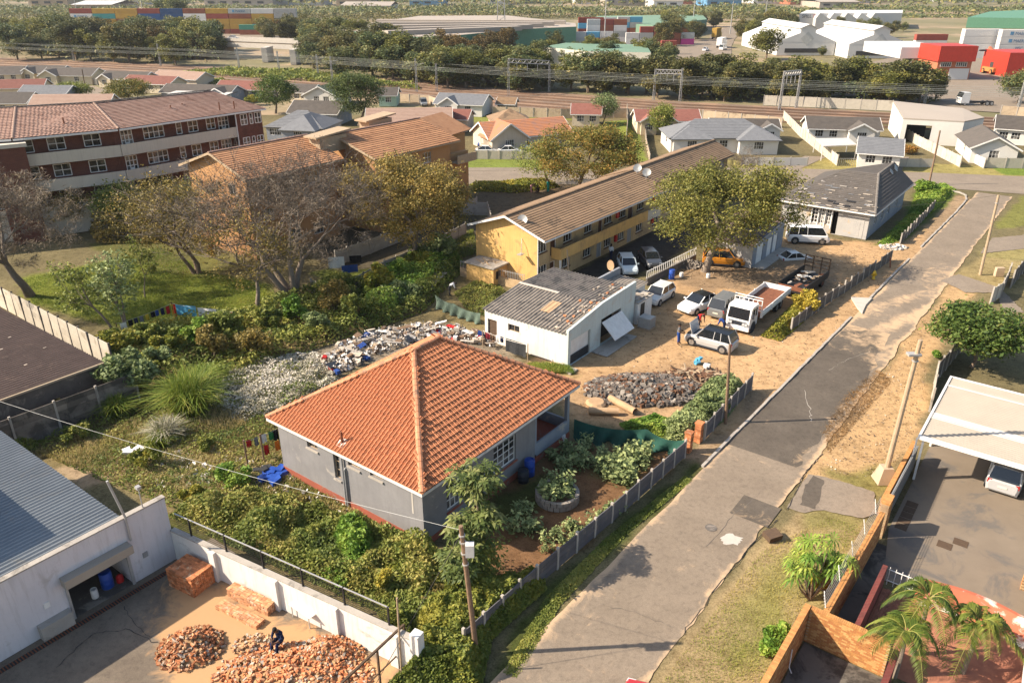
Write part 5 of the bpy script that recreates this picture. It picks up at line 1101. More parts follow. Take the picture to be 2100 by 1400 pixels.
    wg.part('rail',MB().beam((34.85,3.35,1.0),(34.85,2.1,1.0),.035,.035),'white_paint'); wg.part('rail',MB().beam((34.85,3.35,.35),(34.85,2.1,.35),.035,.035),'white_paint')
    sg=T('sliding_gate','grey steel sliding gate rolled back along the driveway wall','gate',(44,4.75)); sg.part('panel',MB().box(40.0,4.62,.15,46.4,4.68,1.7),'steel_grey')
    for k in range(30): sg.part('bar',MB().box(40.1+k*.215,4.56,.15,40.14+k*.215,4.6,1.75),'steel_grey')
    bw=T('driveway_side_wall','orange brick wall behind the sliding gate','wall',(46,5)); bricks(bw,(39.9,4.95),(47.5,4.95),0,1.3,.22)
    dg=T('driveway_grating','row of brown grating covers along the sliding gate','drain grating',(41,4))
    for k in range(5): dg.part('cover',MB().box(39.9+k*.62,3.5,.021,40.45+k*.62,4.1,.04),'timber_dark')
    hh=T('tiled_outbuilding','brown roofed outbuilding with brick pillar at the lower right edge','outbuilding',(35,-3.2)); hh.part('roof',MB().add([(30,-2.75,1.6),(38.4,-2.35,1.6),(38.4,-8,2.9),(30,-8,2.9)],[(0,1,2,3)]),'tile_dark'); hh.part('gutter',MB().beam((30,-2.7,1.58),(38.4,-2.3,1.58),.12,.1),'white_paint'); hh.part('wall',MB().box(30.2,-8,0,38.2,-3.0,1.55),'brick_face'); bricks(hh,(38.5,-2.2),(39.3,-2.2),0,2.3,.45)
mat('brick_face_plain',(.50,.25,.085),(.36,.16,.055),scale=5,rand=.16); mat('brick_face_b',(.40,.17,.06),(.30,.12,.045),scale=5); mat('brick_face_c',(.55,.33,.13),(.44,.23,.085),scale=5)
carport()
# ---------------------------------------------------------------- trees and plants
def skeleton(seed, depth, up=.55, spread=.75, kids=(2,3), trunk=.28, stems=1, wob=.16, shrink=.74):
    """unit tree: list of (path, r0, r1, level) and tip points; later scaled to the real height and width"""
    rnd=random.Random(seed); segs=[]; tips=[]
    def grow(p,d,L,r,lv):
        path=[p]; q=p.copy(); dd=d.copy()
        for k in range(3):
            dd=dd+A(rnd.gauss(0,wob),rnd.gauss(0,wob),rnd.gauss(0,wob*.6)+.04*up); dd/=np.linalg.norm(dd); q=q+dd*L/3; path.append(q.copy())
        r1=r*.62; segs.append((path,r,r1,lv))
        if lv>=depth: tips.append(path[-1]); tips.append(path[2]); return
        if lv>=depth-1: tips.append(path[-1])
        if lv>=depth-2: tips.append(path[2])
        if lv>=max(1,depth-3): tips.append(path[3])
        n=rnd.randint(*kids); a0=rnd.random()*6.28
        for i in range(n):
            a=a0+6.283*i/n+rnd.gauss(0,.35); tilt=spread*rnd.uniform(.55,1.15); s=np.cross(dd,A(0,0,1)); 
            if np.linalg.norm(s)<.05: s=A(1,0,0)
            s/=np.linalg.norm(s); w=np.cross(dd,s); nd=dd*math.cos(tilt)+(s*math.cos(a)+w*math.sin(a))*math.sin(tilt); nd[2]+=up*.22; nd/=np.linalg.norm(nd)
            st=path[-1] if i or lv==0 else path[2]
            grow(st,nd,L*shrink*rnd.uniform(.8,1.15),r1*(.95 if i==0 else .75),lv+1)
    for s in range(stems):
        a=6.283*s/stems+seed; d=A(math.cos(a)*.35,math.sin(a)*.35,1) if stems>1 else A(rnd.gauss(0,.06),rnd.gauss(0,.06),1); d/=np.linalg.norm(d)
        grow(A(0,0,0)+(A(math.cos(a),math.sin(a),0)*.015 if stems>1 else 0),d,trunk,1.,0)
    return segs,np.array(tips)
def tree(name, label, xy, h, R, lm='leaf_mix', nl=6000, ls=.28, tr=.22, seed=1, depth=4, bm='bark', spread_leaf=.55, group=None, lean=(0,0), tintbias=0., droop=0., crown='crown', cat='tree', ry=None, zcut=0., dome=.75, base=.22, asp=.55, **kw):
    segs,tips=skeleton(seed,depth,**kw); rx=np.percentile(np.hypot(tips[:,0],tips[:,1]),92)+1e-6; zz=np.percentile(tips[:,2],98); S=A(R/rx,(ry or R)/rx,(h-spread_leaf*.6)/zz)
    f=lambda P: np.asarray(P)*S+np.asarray(P)[...,2:]*S[2]*A(lean[0],lean[1],0)
    t=T(name,label,cat,(xy[0],xy[1],0.),frame='w',group=group); B=t.base; mb=MB(); tw=MB()
    for path,r0,r1,lv in segs:
        P=[f(p)+B for p in path]; a,b=tr*r0,tr*r1; a=max(a,.018); b=max(b,.012); rr=[a+(b-a)*k/3 for k in range(4)]
        if lv==0: P[0]=P[0]-A(0,0,.1); rr[0]*=1.25
        (mb if lv<=2 else tw).tube(P,rr,6 if lv<=1 else (4 if lv<=3 else 3),cap=False)
    t.part('trunk',mb,bm,smooth=True)
    if tw.V: t.part('twigs',tw,bm,kind='stuff')
    if nl:
        tp=f(tips); tp=tp[tp[:,2]>zcut*h]
        if dome:
            m=int(len(tp)*dome/(1-dome+1e-6)); m=min(max(m,40),160); g=RNG.normal(size=(m,3)); g/=np.linalg.norm(g,axis=1)[:,None]; g*=(.62+.38*RNG.random((m,1))); zc=h*(base+1)/2; q=g*A(R,ry or R,h*(1-base)/2)*.92+A(0,0,zc)+A(lean[0],lean[1],0)*zc; rep=max(1,int(len(tp)*(1-dome)/.25/m)) if dome<.9 else 3; tp=np.vstack([tp[RNG.random(len(tp))>dome*.6],np.repeat(q,max(1,len(tp)//m),0)])
        k=RNG.integers(0,len(tp),nl); ct=RNG.random(len(tp)); C=tp[k]+RNG.normal(size=(nl,3))*A(1,1,.7)*spread_leaf*.55
        C[:,2]-=droop*RNG.random(nl); tn=.15+.5*ct[k]+.25*RNG.random(nl)+tintbias
        V,Fc,tt=leaves(C+B,ls*(.6+.8*RNG.random(nl)),up=.5,tint=tn,aspect=asp); o=t.np(crown,V,Fc,lm,tt)
    return t
def thicket(name, label, P, h, n, size, lm, cell=1.3, seed=1, kind='stuff', lo=.35, z0=0., cat='plants', tintscale=2.5, hf=None, aspect=.55):
    q=scatter(P,n); x,y=q[:,0],q[:,1]; d=-polydist(x,y,np.array([p[:2] for p in P])); e=np.clip(d/.7,.12,1)
    H=h*(lo+(1-lo)*(.62*vnoise(x,y,cell,seed)+.38*vnoise(x,y,cell*.4,seed+1)))*e
    if hf is not None: H*=hf(x,y)
    z=z0+H*(1-.55*RNG.random(n)**1.6); tn=.05+.62*vnoise(x,y,tintscale,seed+3)+.42*vnoise(x,y,.55,seed+5)-.05+.12*RNG.random(n)
    V,Fc,tt=leaves(np.stack([x,y,z],1),size*(.55+.9*RNG.random(n)),up=.55,tint=tn,aspect=aspect); c=np.mean([p[:2] for p in P],axis=0)
    me=npmesh(name,V,Fc,tt,(c[0],c[1],0)); o=link(name,me,lm); o.location=(c[0],c[1],0); tag(o,label,cat,kind=kind); return o
def grass(name, label, P, n, L, w, lm='grass_blade', seed=1, lean=.9, tb=0.):
    q=scatter(P,n); x,y=q[:,0],q[:,1]; V,Fc,tt=blades(np.stack([x,y,0*x-.02],1),L*(.5+vnoise(x,y,1.4,seed)),w,lean,tint=tb+.8*vnoise(x,y,2.,seed+2)); c=q.mean(0)
    o=link(name,npmesh(name,V,Fc,tt,(c[0],c[1],0)),lm); o.location=(c[0],c[1],0); return tag(o,label,'grass',kind='stuff')
def clump(name, label, xy, h, R, n, w, lm='grass_blade', lean=1.05, tb=0., group=None, z=0., cat='grass clump'):
    a=RNG.random(n)*6.283; r=np.sqrt(RNG.random(n))*R*.35; C=np.stack([xy[0]+np.cos(a)*r,xy[1]+np.sin(a)*r,0*a+z],1); V,Fc,tt=blades(C,h*(.5+.7*RNG.random(n)),w,lean,tint=tb+.6*RNG.random(n))
    o=link(name,npmesh(name,V,Fc,tt,(xy[0],xy[1],z)),lm); o.location=(xy[0],xy[1],z); return tag(o,label,cat,group)
def shrub(name, label, xy, h, R, n, size, lm, group=None, ry=None, z=0., tb=0., seed=3, cat='shrub', stem=True):
    t=T(name,label,cat,(xy[0],xy[1],z),frame='w',group=group); rnd=np.random.default_rng(seed+int(abs(xy[0]*7))); k=max(4,int(R*R*7)); cs=rnd.normal(size=(k,3)); cs/=np.linalg.norm(cs,axis=1)[:,None]; cs[:,2]=np.abs(cs[:,2])
    cs=cs*rnd.random((k,1))**.45*A(R*.8,(ry or R)*.8,h*.55)+A(0,0,h*.42); i=rnd.integers(0,k,n); v=rnd.normal(size=(n,3)); v/=np.linalg.norm(v,axis=1)[:,None]
    C=cs[i]+v*(.16+.3*R*rnd.random((n,1))**.4*.6)*A(1,1,.85); C[:,2]=np.maximum(C[:,2],.05); ct=rnd.random(k)
    V,Fc,tt=leaves(C+t.base,size*(.6+.8*rnd.random(n)),up=.5,tint=tb+.15+.5*ct[i]+.25*rnd.random(n)); t.np('foliage',V,Fc,lm,tt)
    if stem:
        m=MB()
        for j in range(min(6,k)): m.tube([t.base,t.base+cs[j]*A(.4,.4,.6),t.base+cs[j]],[.05,.035,.015],4,cap=False)
        t.part('stem',m,'bark')
    return t
def hpx(x,yb,yt): return hgt(x,yb,yt)
g2=lambda x,y: G(x,y)[:2]
leafmat('leaf_twig',[(.075,.058,.042),(.12,.094,.068),(.175,.135,.095),(.26,.2,.1)],trans=.05)
leafmat('leaf_tree',[(.06,.07,.02),(.125,.135,.03),(.21,.2,.045),(.32,.27,.07)])
leafmat('leaf_creeper',[(.06,.085,.018),(.12,.16,.03),(.2,.22,.04),(.33,.3,.05)])
leafmat('leaf_weed',[(.05,.075,.018),(.115,.155,.03),(.2,.225,.045),(.36,.31,.085)])
leafmat('straw_blade',[(.12,.13,.03),(.26,.22,.07),(.4,.31,.13),(.52,.42,.2)])
# -- the named trees round the yards
tree('bare_tree','bare grey-brown tree on the lawn at the left edge',g2(62,606),12.6,7.6,'leaf_twig',24000,.5,.42,5,dome=.35,asp=.07,depth=7,bm='bark_grey',spread_leaf=.55,spread=.62,kids=(2,3),trunk=.3,up=.5,shrink=.8)
tree('bare_tree','big bare many-stemmed tree in front of the orange flats',g2(600,607),12.8,9.6,'leaf_twig',26000,.45,.38,12,dome=.35,asp=.07,depth=7,bm='bark_grey',spread_leaf=.6,spread=.55,stems=4,trunk=.30,up=.5,shrink=.82,kids=(2,3),tintbias=-.1)
tree('bare_tree','slimmer bare tree with yellowing leaves left of the big bare tree',g2(536,642),9.6,4.6,'leaf_olive',3000,.22,.24,21,dome=.3,depth=6,bm='bark_grey',spread_leaf=.5,spread=.6,trunk=.45,lean=(-.12,.05))
tree('bare_tree','bushy half-bare tree with brown pods behind the lawn saplings',g2(405,560),10.0,6.2,'leaf_olive',11000,.24,.22,33,dome=.5,depth=5,spread_leaf=.8,stems=3,spread=.7)
tree('broad_tree','yellow-green leafy tree standing by the orange flats yard walls',g2(852,537),10.8,6.6,'leaf_olive',34000,.25,.34,44,depth=5,spread_leaf=.85,spread=.72,trunk=.3,bm='bark_grey',tintbias=.12)
tree('broad_tree','orange-green tree behind the ridge of the yellow flats',g2(1185,398),9.4,7.8,'leaf_orange',26000,.28,.3,51,depth=5,spread_leaf=1.0,spread=.8,trunk=.25,tintbias=.05)
tree('broad_tree','olive half-bare tree leaning left beside the orange-green tree',g2(1128,384),6.6,4.6,'leaf_mix',5600,.24,.2,52,depth=5,spread_leaf=.8,lean=(-.35,0),trunk=.3)
tree('broad_tree','broad yellow-green tree in front of the yellow flats beside the amber car',g2(1446,556),11.2,7.0,'leaf_tree',36000,.25,.40,63,depth=5,spread_leaf=.95,spread=.75,trunk=.26,tintbias=.02,bm='bark_grey',lean=(.05,.02))
tree('thin_tree','grey twiggy leafless tree behind the broad tree by the cross street',g2(1545,402),6.2,4.2,'leaf_twig',5000,.34,.14,64,dome=.4,asp=.08,depth=6,spread_leaf=.4,bm='bark_grey')
tree('mango_tree','dense green mango tree behind the carport on the right',uv2w(64.2,4.2)[:2],4.8,3.5,'leaf_mango',12000,.3,.16,71,base=.34,dome=.6,depth=4,spread_leaf=.62,spread=.8,trunk=.42,kids=(3,4),zcut=.42)
tree('lawn_sapling','leaning pale-stemmed sapling on the left lawn',g2(238,686),6.4,2.3,'leaf_mix',1800,.24,.14,81,depth=4,bm='bark_grey',lean=(-.36,.1),trunk=.55,spread_leaf=.4,dome=.2)
tree('lawn_sapling','upright pale-stemmed sapling beside the washing line',g2(262,684),7.6,1.7,'leaf_grey',2100,.26,.13,83,depth=4,bm='bark_grey',stems=2,trunk=.5,spread_leaf=.4,dome=.2)
tree('lawn_sapling','slender sapling in the middle of the left lawn',g2(297,610),6.0,1.3,'leaf_mix',900,.26,.07,85,depth=3,bm='bark_grey',trunk=.6,spread_leaf=.4,dome=.2)
for i,(x,y,hh,lab) in enumerate(((150,470,5.5,'olive shrubby tree behind the lawn, near the brick flats'),(265,475,6.,'bushy olive tree between the bare trees and the brick flats'),(335,440,5.,'leafy bush tree under the brick flats parapet'),(430,470,6.5,'dark leafy tree before the left end of the orange flats'))):
    tree('yard_tree',lab,g2(x,y),hh,3.2,['leaf_olive','leaf_mix','leaf_yellowgreen','leaf_dark'][i],5200,.27,.16,90+i,depth=4,spread_leaf=.8)
tree('dark_tree','dense dark round tree between the suburban houses',g2(736,258),10.6,5.4,'leaf_dark',15000,.32,.3,101,depth=4,spread_leaf=1.1,trunk=.2,kids=(3,4))
tree('street_tree','glossy green tree behind the brick flats roof',g2(565,232),8.0,4.6,'leaf_mango',9000,.36,.25,102,depth=4,spread_leaf=1.0)
tree('street_tree','round olive tree beside the grey street on the left',g2(270,212),5.6,5.8,'leaf_orange',8000,.36,.25,103,depth=4,spread_leaf=1.0,kids=(3,4),tintbias=-.15)
tree('street_tree','small bright tree left of the round olive tree',g2(150,208),4.6,4.4,'leaf_mix',4800,.36,.2,104,depth=4,spread_leaf=.9)
tree('garden_tree','feathery grey-green tree beside the yellow annexe',g2(1237,254),6.2,3.0,'leaf_grey',4200,.3,.15,105,depth=4,spread_leaf=.8,trunk=.35,tintbias=-.2)
tree('garden_tree','round topped dark tree before the red roofed house',g2(1355,284),6.6,2.6,'leaf_mix',4600,.3,.14,106,depth=4,spread_leaf=.7,trunk=.6,lean=(-.08,0))
tree('garden_tree','small rounded tree beside the dark roofed house on the right',g2(1684,283),2.9,2.3,'leaf_mix',2600,.26,.1,107,depth=3,spread_leaf=.7,trunk=.2)
tree('street_tree','dark brown-green tree against the right end of the railway',g2(2085,212),7.5,5.2,'far_leaf',5200,.5,.25,108,depth=4,spread_leaf=1.1)
# -- thickets and weeds (nobody could count these)
thicket('bramble_thicket','dense dark green bramble thicket running from the brown roof to the yellow flats',gp((205,760),(250,690),(420,660),(620,600),(760,575),(880,510),(950,520),(945,560),(870,640),(700,700),(600,730),(470,790),(330,800),(230,800)),2.2,34000,.27,'leaf_mix',cell=1.7,seed=3,lo=.12)
thicket('bramble_thicket','bright green bramble crest beside the hut of the yellow flats',gp((740,600),(870,520),(935,505),(950,545),(880,600),(800,660),(740,650)),2.4,12000,.24,'leaf_bright',cell=1.8,seed=5,lo=.4)
thicket('silver_weeds','pale seeding weeds around the rubbish heap behind the tiled house',gp((440,790),(500,740),(640,720),(700,745),(690,790),(590,850),(500,870),(440,840)),.95,14000,.15,'seed_white',cell=1.1,seed=7,lo=.05)
thicket('green_weeds','green weeds growing through the pale seeding weeds',gp((440,790),(500,740),(640,720),(700,745),(690,790),(590,850),(500,870),(440,840)),1.1,5200,.2,'leaf_weed',cell=1.6,seed=8,lo=0.,hf=lambda x,y:np.clip(2.2*vnoise(x,y,2.,8)-.5,.02,1.2))
thicket('weeds','mixed low weeds over the open plot left of the tiled house',gp((60,920),(180,830),(420,800),(560,850),(590,960),(870,1120),(860,1150),(640,1100),(350,1040),(220,990)),.6,23000,.16,'leaf_weed',cell=1.1,seed=9,lo=.1,hf=lambda x,y: np.clip(1.6*vnoise(x,y,2.6,12)-.1,.05,1.4))
thicket('tall_weeds','tall leafy weeds between the tiled house and the white boundary wall',gp((345,1060),(430,1030),(600,1020),(860,1120),(985,1160),(990,1260),(860,1300),(820,1275),(600,1180),(430,1100)),2.0,38000,.18,'leaf_weed',cell=1.7,seed=11,lo=.12)
thicket('light_green_weeds','bright lime green bush among the tall weeds below the tiled house',gp((680,1110),(730,1070),(780,1110),(780,1170),(720,1180),(680,1150)),2.2,5200,.26,'leaf_bright',cell=1.1,seed=13,lo=.5)
thicket('creeper','yellow-green creeper smothering the end of the panel fence and the white wall',gp((830,1290),(900,1210),(1010,1190),(1110,1170),(1120,1210),(1010,1310),(985,1420),(780,1420),(850,1350)),1.7,30000,.19,'leaf_creeper',cell=1.0,seed=15,lo=.35)
thicket('creeper','dark creeper hanging over the wire fence of the white wall',gp((770,1240),(850,1280),(850,1320),(790,1300)),2.4,4200,.2,'leaf_mix',cell=.8,seed=17,lo=.5)
thicket('roadside_weeds','low weeds along the foot of the panel fence by the road',gp((1030,1380),(1120,1225),(1240,1105),(1405,975),(1420,985),(1290,1090),(1150,1240),(1060,1390)),.28,12000,.12,'leaf_mix',cell=.6,seed=19,lo=.05)
thicket('roadside_weeds','grey-green weeds and shrubs inside the short panel fence by the stone heap',gp((1340,880),(1390,850),(1440,790),(1500,775),(1535,795),(1490,860),(1430,900),(1370,910)),1.3,11000,.2,'leaf_grey',cell=1.1,seed=21,lo=.3)
thicket('roadside_weeds','dark green weeds and creeper by the end of the green net',gp((1270,870),(1340,850),(1400,870),(1400,900),(1340,900),(1290,890)),1.0,5200,.2,'leaf_bright',cell=1.0,seed=23,lo=.2)
thicket('roadside_weeds','flowering weeds between the white truck and the panel fence',gp((1560,690),(1600,650),(1650,600),(1672,612),(1650,660),(1600,700)),1.3,5200,.2,'leaf_yellowgreen',cell=.9,seed=25,lo=.3)
thicket('roadside_weeds','green weeds beside the derelict house',gp((1800,500),(1862,440),(1880,392),(1925,378),(1960,388),(1925,425),(1860,480),(1820,505)),1.1,13000,.22,'leaf_bright',cell=1.6,seed=27,lo=.2,hf=lambda x,y:.5+.9*vnoise(x,y,4,3))
thicket('garden_scrub','bushes and creeper under the derelict tree row in the orange flats garden',gp((180,470),(330,430),(420,470),(440,530),(330,500),(200,500)),2.6,12000,.28,'leaf_olive',cell=2.0,seed=29,lo=.3)
thicket('garden_scrub','vegetable rows and weeds beside the shade net and the yellow flats',gp((930,600),(1000,560),(1040,600),(1000,650),(960,640)),.6,5200,.17,'leaf_mix',cell=.8,seed=31,lo=.1)
thicket('garden_scrub','reed-like scrub along the cross street verge',gp((965,378),(1120,372),(1150,384),(1060,396),(970,392)),1.1,5200,.3,'leaf_yellowgreen',cell=1.5,seed=33,lo=.3)
thicket('dry_scrub','dry straw and cut branches along the right kerb of the road',gp((1680,880),(1740,800),(1800,755),(1830,780),(1770,850),(1700,930)),.25,5200,.2,'leaf_brown',cell=.7,seed=35,lo=.1,aspect=.12)
thicket('dry_scrub','dry creeper along the top of the dark panel wall',gp((0,838),(200,762),(222,772),(100,828),(0,868)),2.0,4200,.18,'leaf_olive',cell=.8,seed=37,lo=.85)
thicket('leafy_scrub','leafy saplings at the left edge below the dark panel wall',gp((0,880),(60,860),(90,900),(40,940),(0,930)),1.5,4200,.24,'leaf_mix',cell=1.,seed=39,lo=.4)
thicket('washing_scrub','grass and low weeds under the washing line on the left lawn',gp((190,690),(330,660),(560,630),(560,660),(330,710),(200,720)),.8,9000,.17,'leaf_yellowgreen',cell=1.2,seed=41,lo=.1)
grass('lawn_grass','sunlit grass of the left lawn',gp((40,575),(180,545),(330,505),(430,560),(560,585),(570,630),(420,680),(200,665),(70,625)),26000,.16,.03,seed=3,tb=-.05)
grass('verge_grass','patchy verge grass on the right of the road',gp((1350,1410),(1420,1310),(1560,1130),(1700,1060),(1770,1080),(1700,1180),(1600,1310),(1560,1410)),7000,.09,.02,seed=5,tb=.35)
grass('verge_grass','grass tufts along the garage side wall',gp((1050,765),(1090,745),(1165,752),(1180,768),(1120,765)),2600,.3,.03,seed=7)
grass('plot_grass','rough grass between the weeds of the open plot',gp((60,930),(420,820),(560,870),(590,970),(870,1130),(600,1080),(300,1000)),15000,.34,.03,'straw_blade',seed=9,tb=.2)
grass('strip_grass','grass strip beside the yellow flats gable',gp((860,520),(970,470),(980,520),(900,545)),3600,.3,.04,seed=11,tb=.1)
for (x,y,hh,R,n,lm,lab) in ((392,845,3.0,3.0,1700,'grass_blade','tall green reed clump in the middle of the overgrown plot'),(345,900,1.5,1.8,900,'seed_white','pale feathery grass clump below the tall reeds'),(330,915,1.1,1.2,500,'grass_blade','green sword-leaved clump beside the pale grass'),(243,850,1.6,1.5,700,'grass_blade','striped sword-leaved clump below the grey-green bush'),(420,800,2.0,1.5,600,'grass_blade','arching grass clump behind the tall reeds')):
    clump('grass_clump',lab,g2(x,y),hh,R,n,.055,lm,tb=.1)
shrub('leafy_shrub','big grey-green leafy shrub at the corner of the brown roof',g2(268,812),3.3,2.5,5600,.34,'leaf_grey',tb=-.05)
shrub('leafy_shrub','pale flowering shrub beside the white weeds',g2(820,620),2.0,2.2,3600,.28,'leaf_grey',tb=.0)
shrub('leafy_shrub','dark leafy shrub behind the shade net',g2(690,610),2.2,2.2,3600,.24,'leaf_mix')
shrub('leafy_shrub','leafy shrub beside the gate pillar in the panel fence',g2(1455,850),1.4,1.3,2200,.24,'leaf_grey')
shrub('leafy_shrub','bush on the verge below the derelict house corner',g2(1892,398),1.9,1.9,2600,.3,'leaf_bright')
shrub('flower_bush','yellow flowering bush at the tail of the white truck',g2(1655,640),2.0,1.5,2600,.2,'leaf_yellowgreen',tb=.35)
shrub('flower_bush','orange-red bush in the garden of the grey-roofed house on the right',g2(1858,315),1.3,2.1,1800,.26,'leaf_orange',tb=.45)
shrub('garden_bush','small bushy plant against the kerb under the mango tree',g2(1922,735),.7,.55,500,.2,'leaf_bright')
shrub('garden_bush','spiky green plant at the foot of the brick courtyard wall',g2(1590,1310),.9,.5,420,.3,'leaf_bright',stem=False)
shrub('garden_bush','second spiky plant nearer the bottom edge by the courtyard wall',g2(1583,1340),.8,.5,420,.3,'leaf_bright',stem=False)
shrub('garden_bush','lime yellow bush beside the umbrella tree',g2(1690,1215),.9,.6,800,.2,'leaf_yellowgreen',tb=.3)
shrub('garden_bush','dark glossy bush under the umbrella tree',g2(1708,1190),1.4,.9,1300,.26,'leaf_mango')
shrub('garden_bush','dark rounded bush in front of the brick flats balcony',g2(245,440),3.2,1.8,2200,.26,'leaf_dark')
shrub('garden_bush','red-green bush on the right of the dark rounded bush',g2(295,452),2.6,1.8,2000,.26,'leaf_orange')
shrub('garden_bush','round yellow-green bush beside the white house with green roof',g2(668,212),2.2,2.4,1500,.4,'leaf_yellowgreen')
shrub('garden_bush','yellow-green hedge bush beside the grey-tiled house',g2(520,215),2.4,2.2,1400,.4,'leaf_yellowgreen')
for x,lab in ((2040,'left'),(2063,'middle'),(2095,'right')): shrub('garden_bush',f'{lab} small yellow bush on the verge of the cream wall',g2(x,342),1.3,.8,420,.26,'leaf_yellowgreen',group='verge bushes',tb=.2)
rs=random.Random(8); _k=0
for (x,y) in ((250,735),(300,715),(350,740),(410,720),(470,700),(520,735),(560,690),(610,670),(650,690),(690,650),(730,665),(780,610),(820,585),(860,560),(900,540),(440,745),(330,770)):
    _k+=1; lm=rs.choice(['leaf_mix','leaf_yellowgreen','leaf_grey','leaf_bright','leaf_olive','leaf_dark','leaf_mix']); shrub('thicket_bush',{'leaf_mix':'mid green','leaf_yellowgreen':'yellow-green','leaf_grey':'grey-green','leaf_bright':'bright green','leaf_olive':'olive brown','leaf_dark':'dark green'}[lm]+f' bush mound in the long thicket, {["first","second","third","fourth","fifth","sixth","seventh","eighth","ninth","tenth","eleventh","twelfth","thirteenth","fourteenth","fifteenth","low front","front left"][_k-1]} from the left',g2(x,y),rs.uniform(2.2,3.6),rs.uniform(1.3,2.1),2200,rs.uniform(.22,.34),lm,group='thicket bushes',seed=_k)
_k=0
for (x,y) in ((300,960),(420,930),(480,990),(400,1035),(470,1060),(520,1040),(560,1080),(620,1060),(640,1120),(770,1180),(800,1220),(850,1180),(720,1190),(880,1250),(920,1320),(160,900),(120,860)):
    _k+=1; lm=rs.choice(['leaf_mix','leaf_yellowgreen','leaf_bright','leaf_olive','leaf_yellowgreen']); shrub('weed_bush',{'leaf_mix':'mid green','leaf_yellowgreen':'yellow-green','leaf_bright':'bright green','leaf_olive':'olive brown'}[lm]+f' weed bush about {int(x/21)} percent across and {int(y/14)} percent down the plot',g2(x,y),rs.uniform(.8,1.7),rs.uniform(.7,1.3),1300,rs.uniform(.15,.22),lm,group='weed bushes',seed=_k+40,stem=False)
thicket('yard_grit','small stones, leaves and scraps strewn over the sandy yard',gp((1100,770),(1300,650),(1400,560),(1620,490),(1900,480),(1760,650),(1600,810),(1400,880),(1180,860)),.05,2600,.11,'litter_dark',seed=63,lo=.5,aspect=.8)
thicket('verge_grit','stones and dry scraps on the sandy right verge',gp((1660,980),(1820,750),(1900,640),(1900,780),(1880,900),(1800,980)),.05,900,.1,'litter_dark',seed=65,lo=.5,aspect=.8)

# -- pawpaw with palmate leaves and creeper round its stems
def palmate(C, size, n=7, tintv=None, droop=.35, w=.2):
    Vs=[];Fs=[];ts=[]; o=0
    for i,c in enumerate(C):
        a0=RNG.random()*6.28; tl=RNG.normal(size=2)*.35; s=size*(.7+.6*RNG.random()); tv=RNG.random() if tintv is None else tintv[i]
        for k in range(n):
            a=a0+6.283*k/n; d=A(math.cos(a),math.sin(a),tl@A(math.cos(a),math.sin(a))); sd=A(-math.sin(a),math.cos(a),0)*s*w/2
            m=c+d*s*.55; e=c+d*s+A(0,0,-droop*s); Vs+= [c,m+sd,e,m-sd]; Fs.append([o,o+1,o+2,o+3]); ts+=[np.clip(tv+RNG.normal()*.1,0,1)]*4; o+=4
    return np.array(Vs),np.array(Fs),np.array(ts)
def pawpaw():
    b=G(985,1195); t=T('pawpaw_tree','pawpaw tree smothered in creeper behind the near telephone pole','tree',tuple(b),frame='w'); m=MB(); C=[]
    for (x,y,zt,r,n) in ((975,985,5.3,1.25,90),(962,1085,3.4,1.1,80),(1000,1060,3.9,.8,45),(940,1150,2.2,1.0,50)):
        q=G(x,y,zt); m.tube([b,(b+q)/2+A(.1,.1,0),q],[.1,.08,.05],6,cap=False); v=RNG.normal(size=(n,3)); v/=np.linalg.norm(v,axis=1)[:,None]; v[:,2]=v[:,2]*.75; C+=list(q+v*r*RNG.random((n,1))**.35)
    t.part('trunk',m,'bark'); V,Fc,tt=palmate(np.array(C),.42,7,w=.34); t.np('crown',V,Fc,'leaf_pawpaw',tt)
    q=np.array([b+A(RNG.normal()*.55,RNG.normal()*.5,0)+A(0,0,2.6*RNG.random()) for _ in range(2600)]); V,Fc,tt=leaves(q,.17*(.6+.8*RNG.random(2600)),tint=.2+.5*RNG.random(2600)); t.np('creeper',V,Fc,'leaf_mix',tt)
leafmat('leaf_pawpaw', [(.05,.075,.02),(.10,.135,.035),(.17,.2,.06),(.27,.27,.1)])
pawpaw()
def umbrella_tree():
    b=G(1660,1230); t=T('umbrella_tree','umbrella tree with drooping finger leaves on the grass verge','tree',tuple(b),frame='w'); m=MB(); C=[]
    for (x,y,z) in ((1625,1150,2.0),(1640,1120,2.3),(1665,1105,2.7),(1690,1100,2.9),(1700,1125,2.6),(1680,1140,2.4),(1655,1160,2.0),(1720,1140,2.3),(1630,1180,1.5),(1710,1165,1.9),(1735,1150,2.0),(1670,1175,1.7),(1650,1135,2.3)):
        q=G(x,y,z); m.tube([b,(b*.4+q*.6)-A(0,0,.2),q],[.06,.04,.02],5,cap=False)
        for k in range(3): C.append(q+RNG.normal(size=3)*A(.16,.16,.12))
    t.part('trunk',m,'bark'); V,Fc,tt=palmate(np.array(C),.52,11,droop=.55,w=.17); t.np('crown',V,Fc,'leaf_bright',tt)
umbrella_tree()
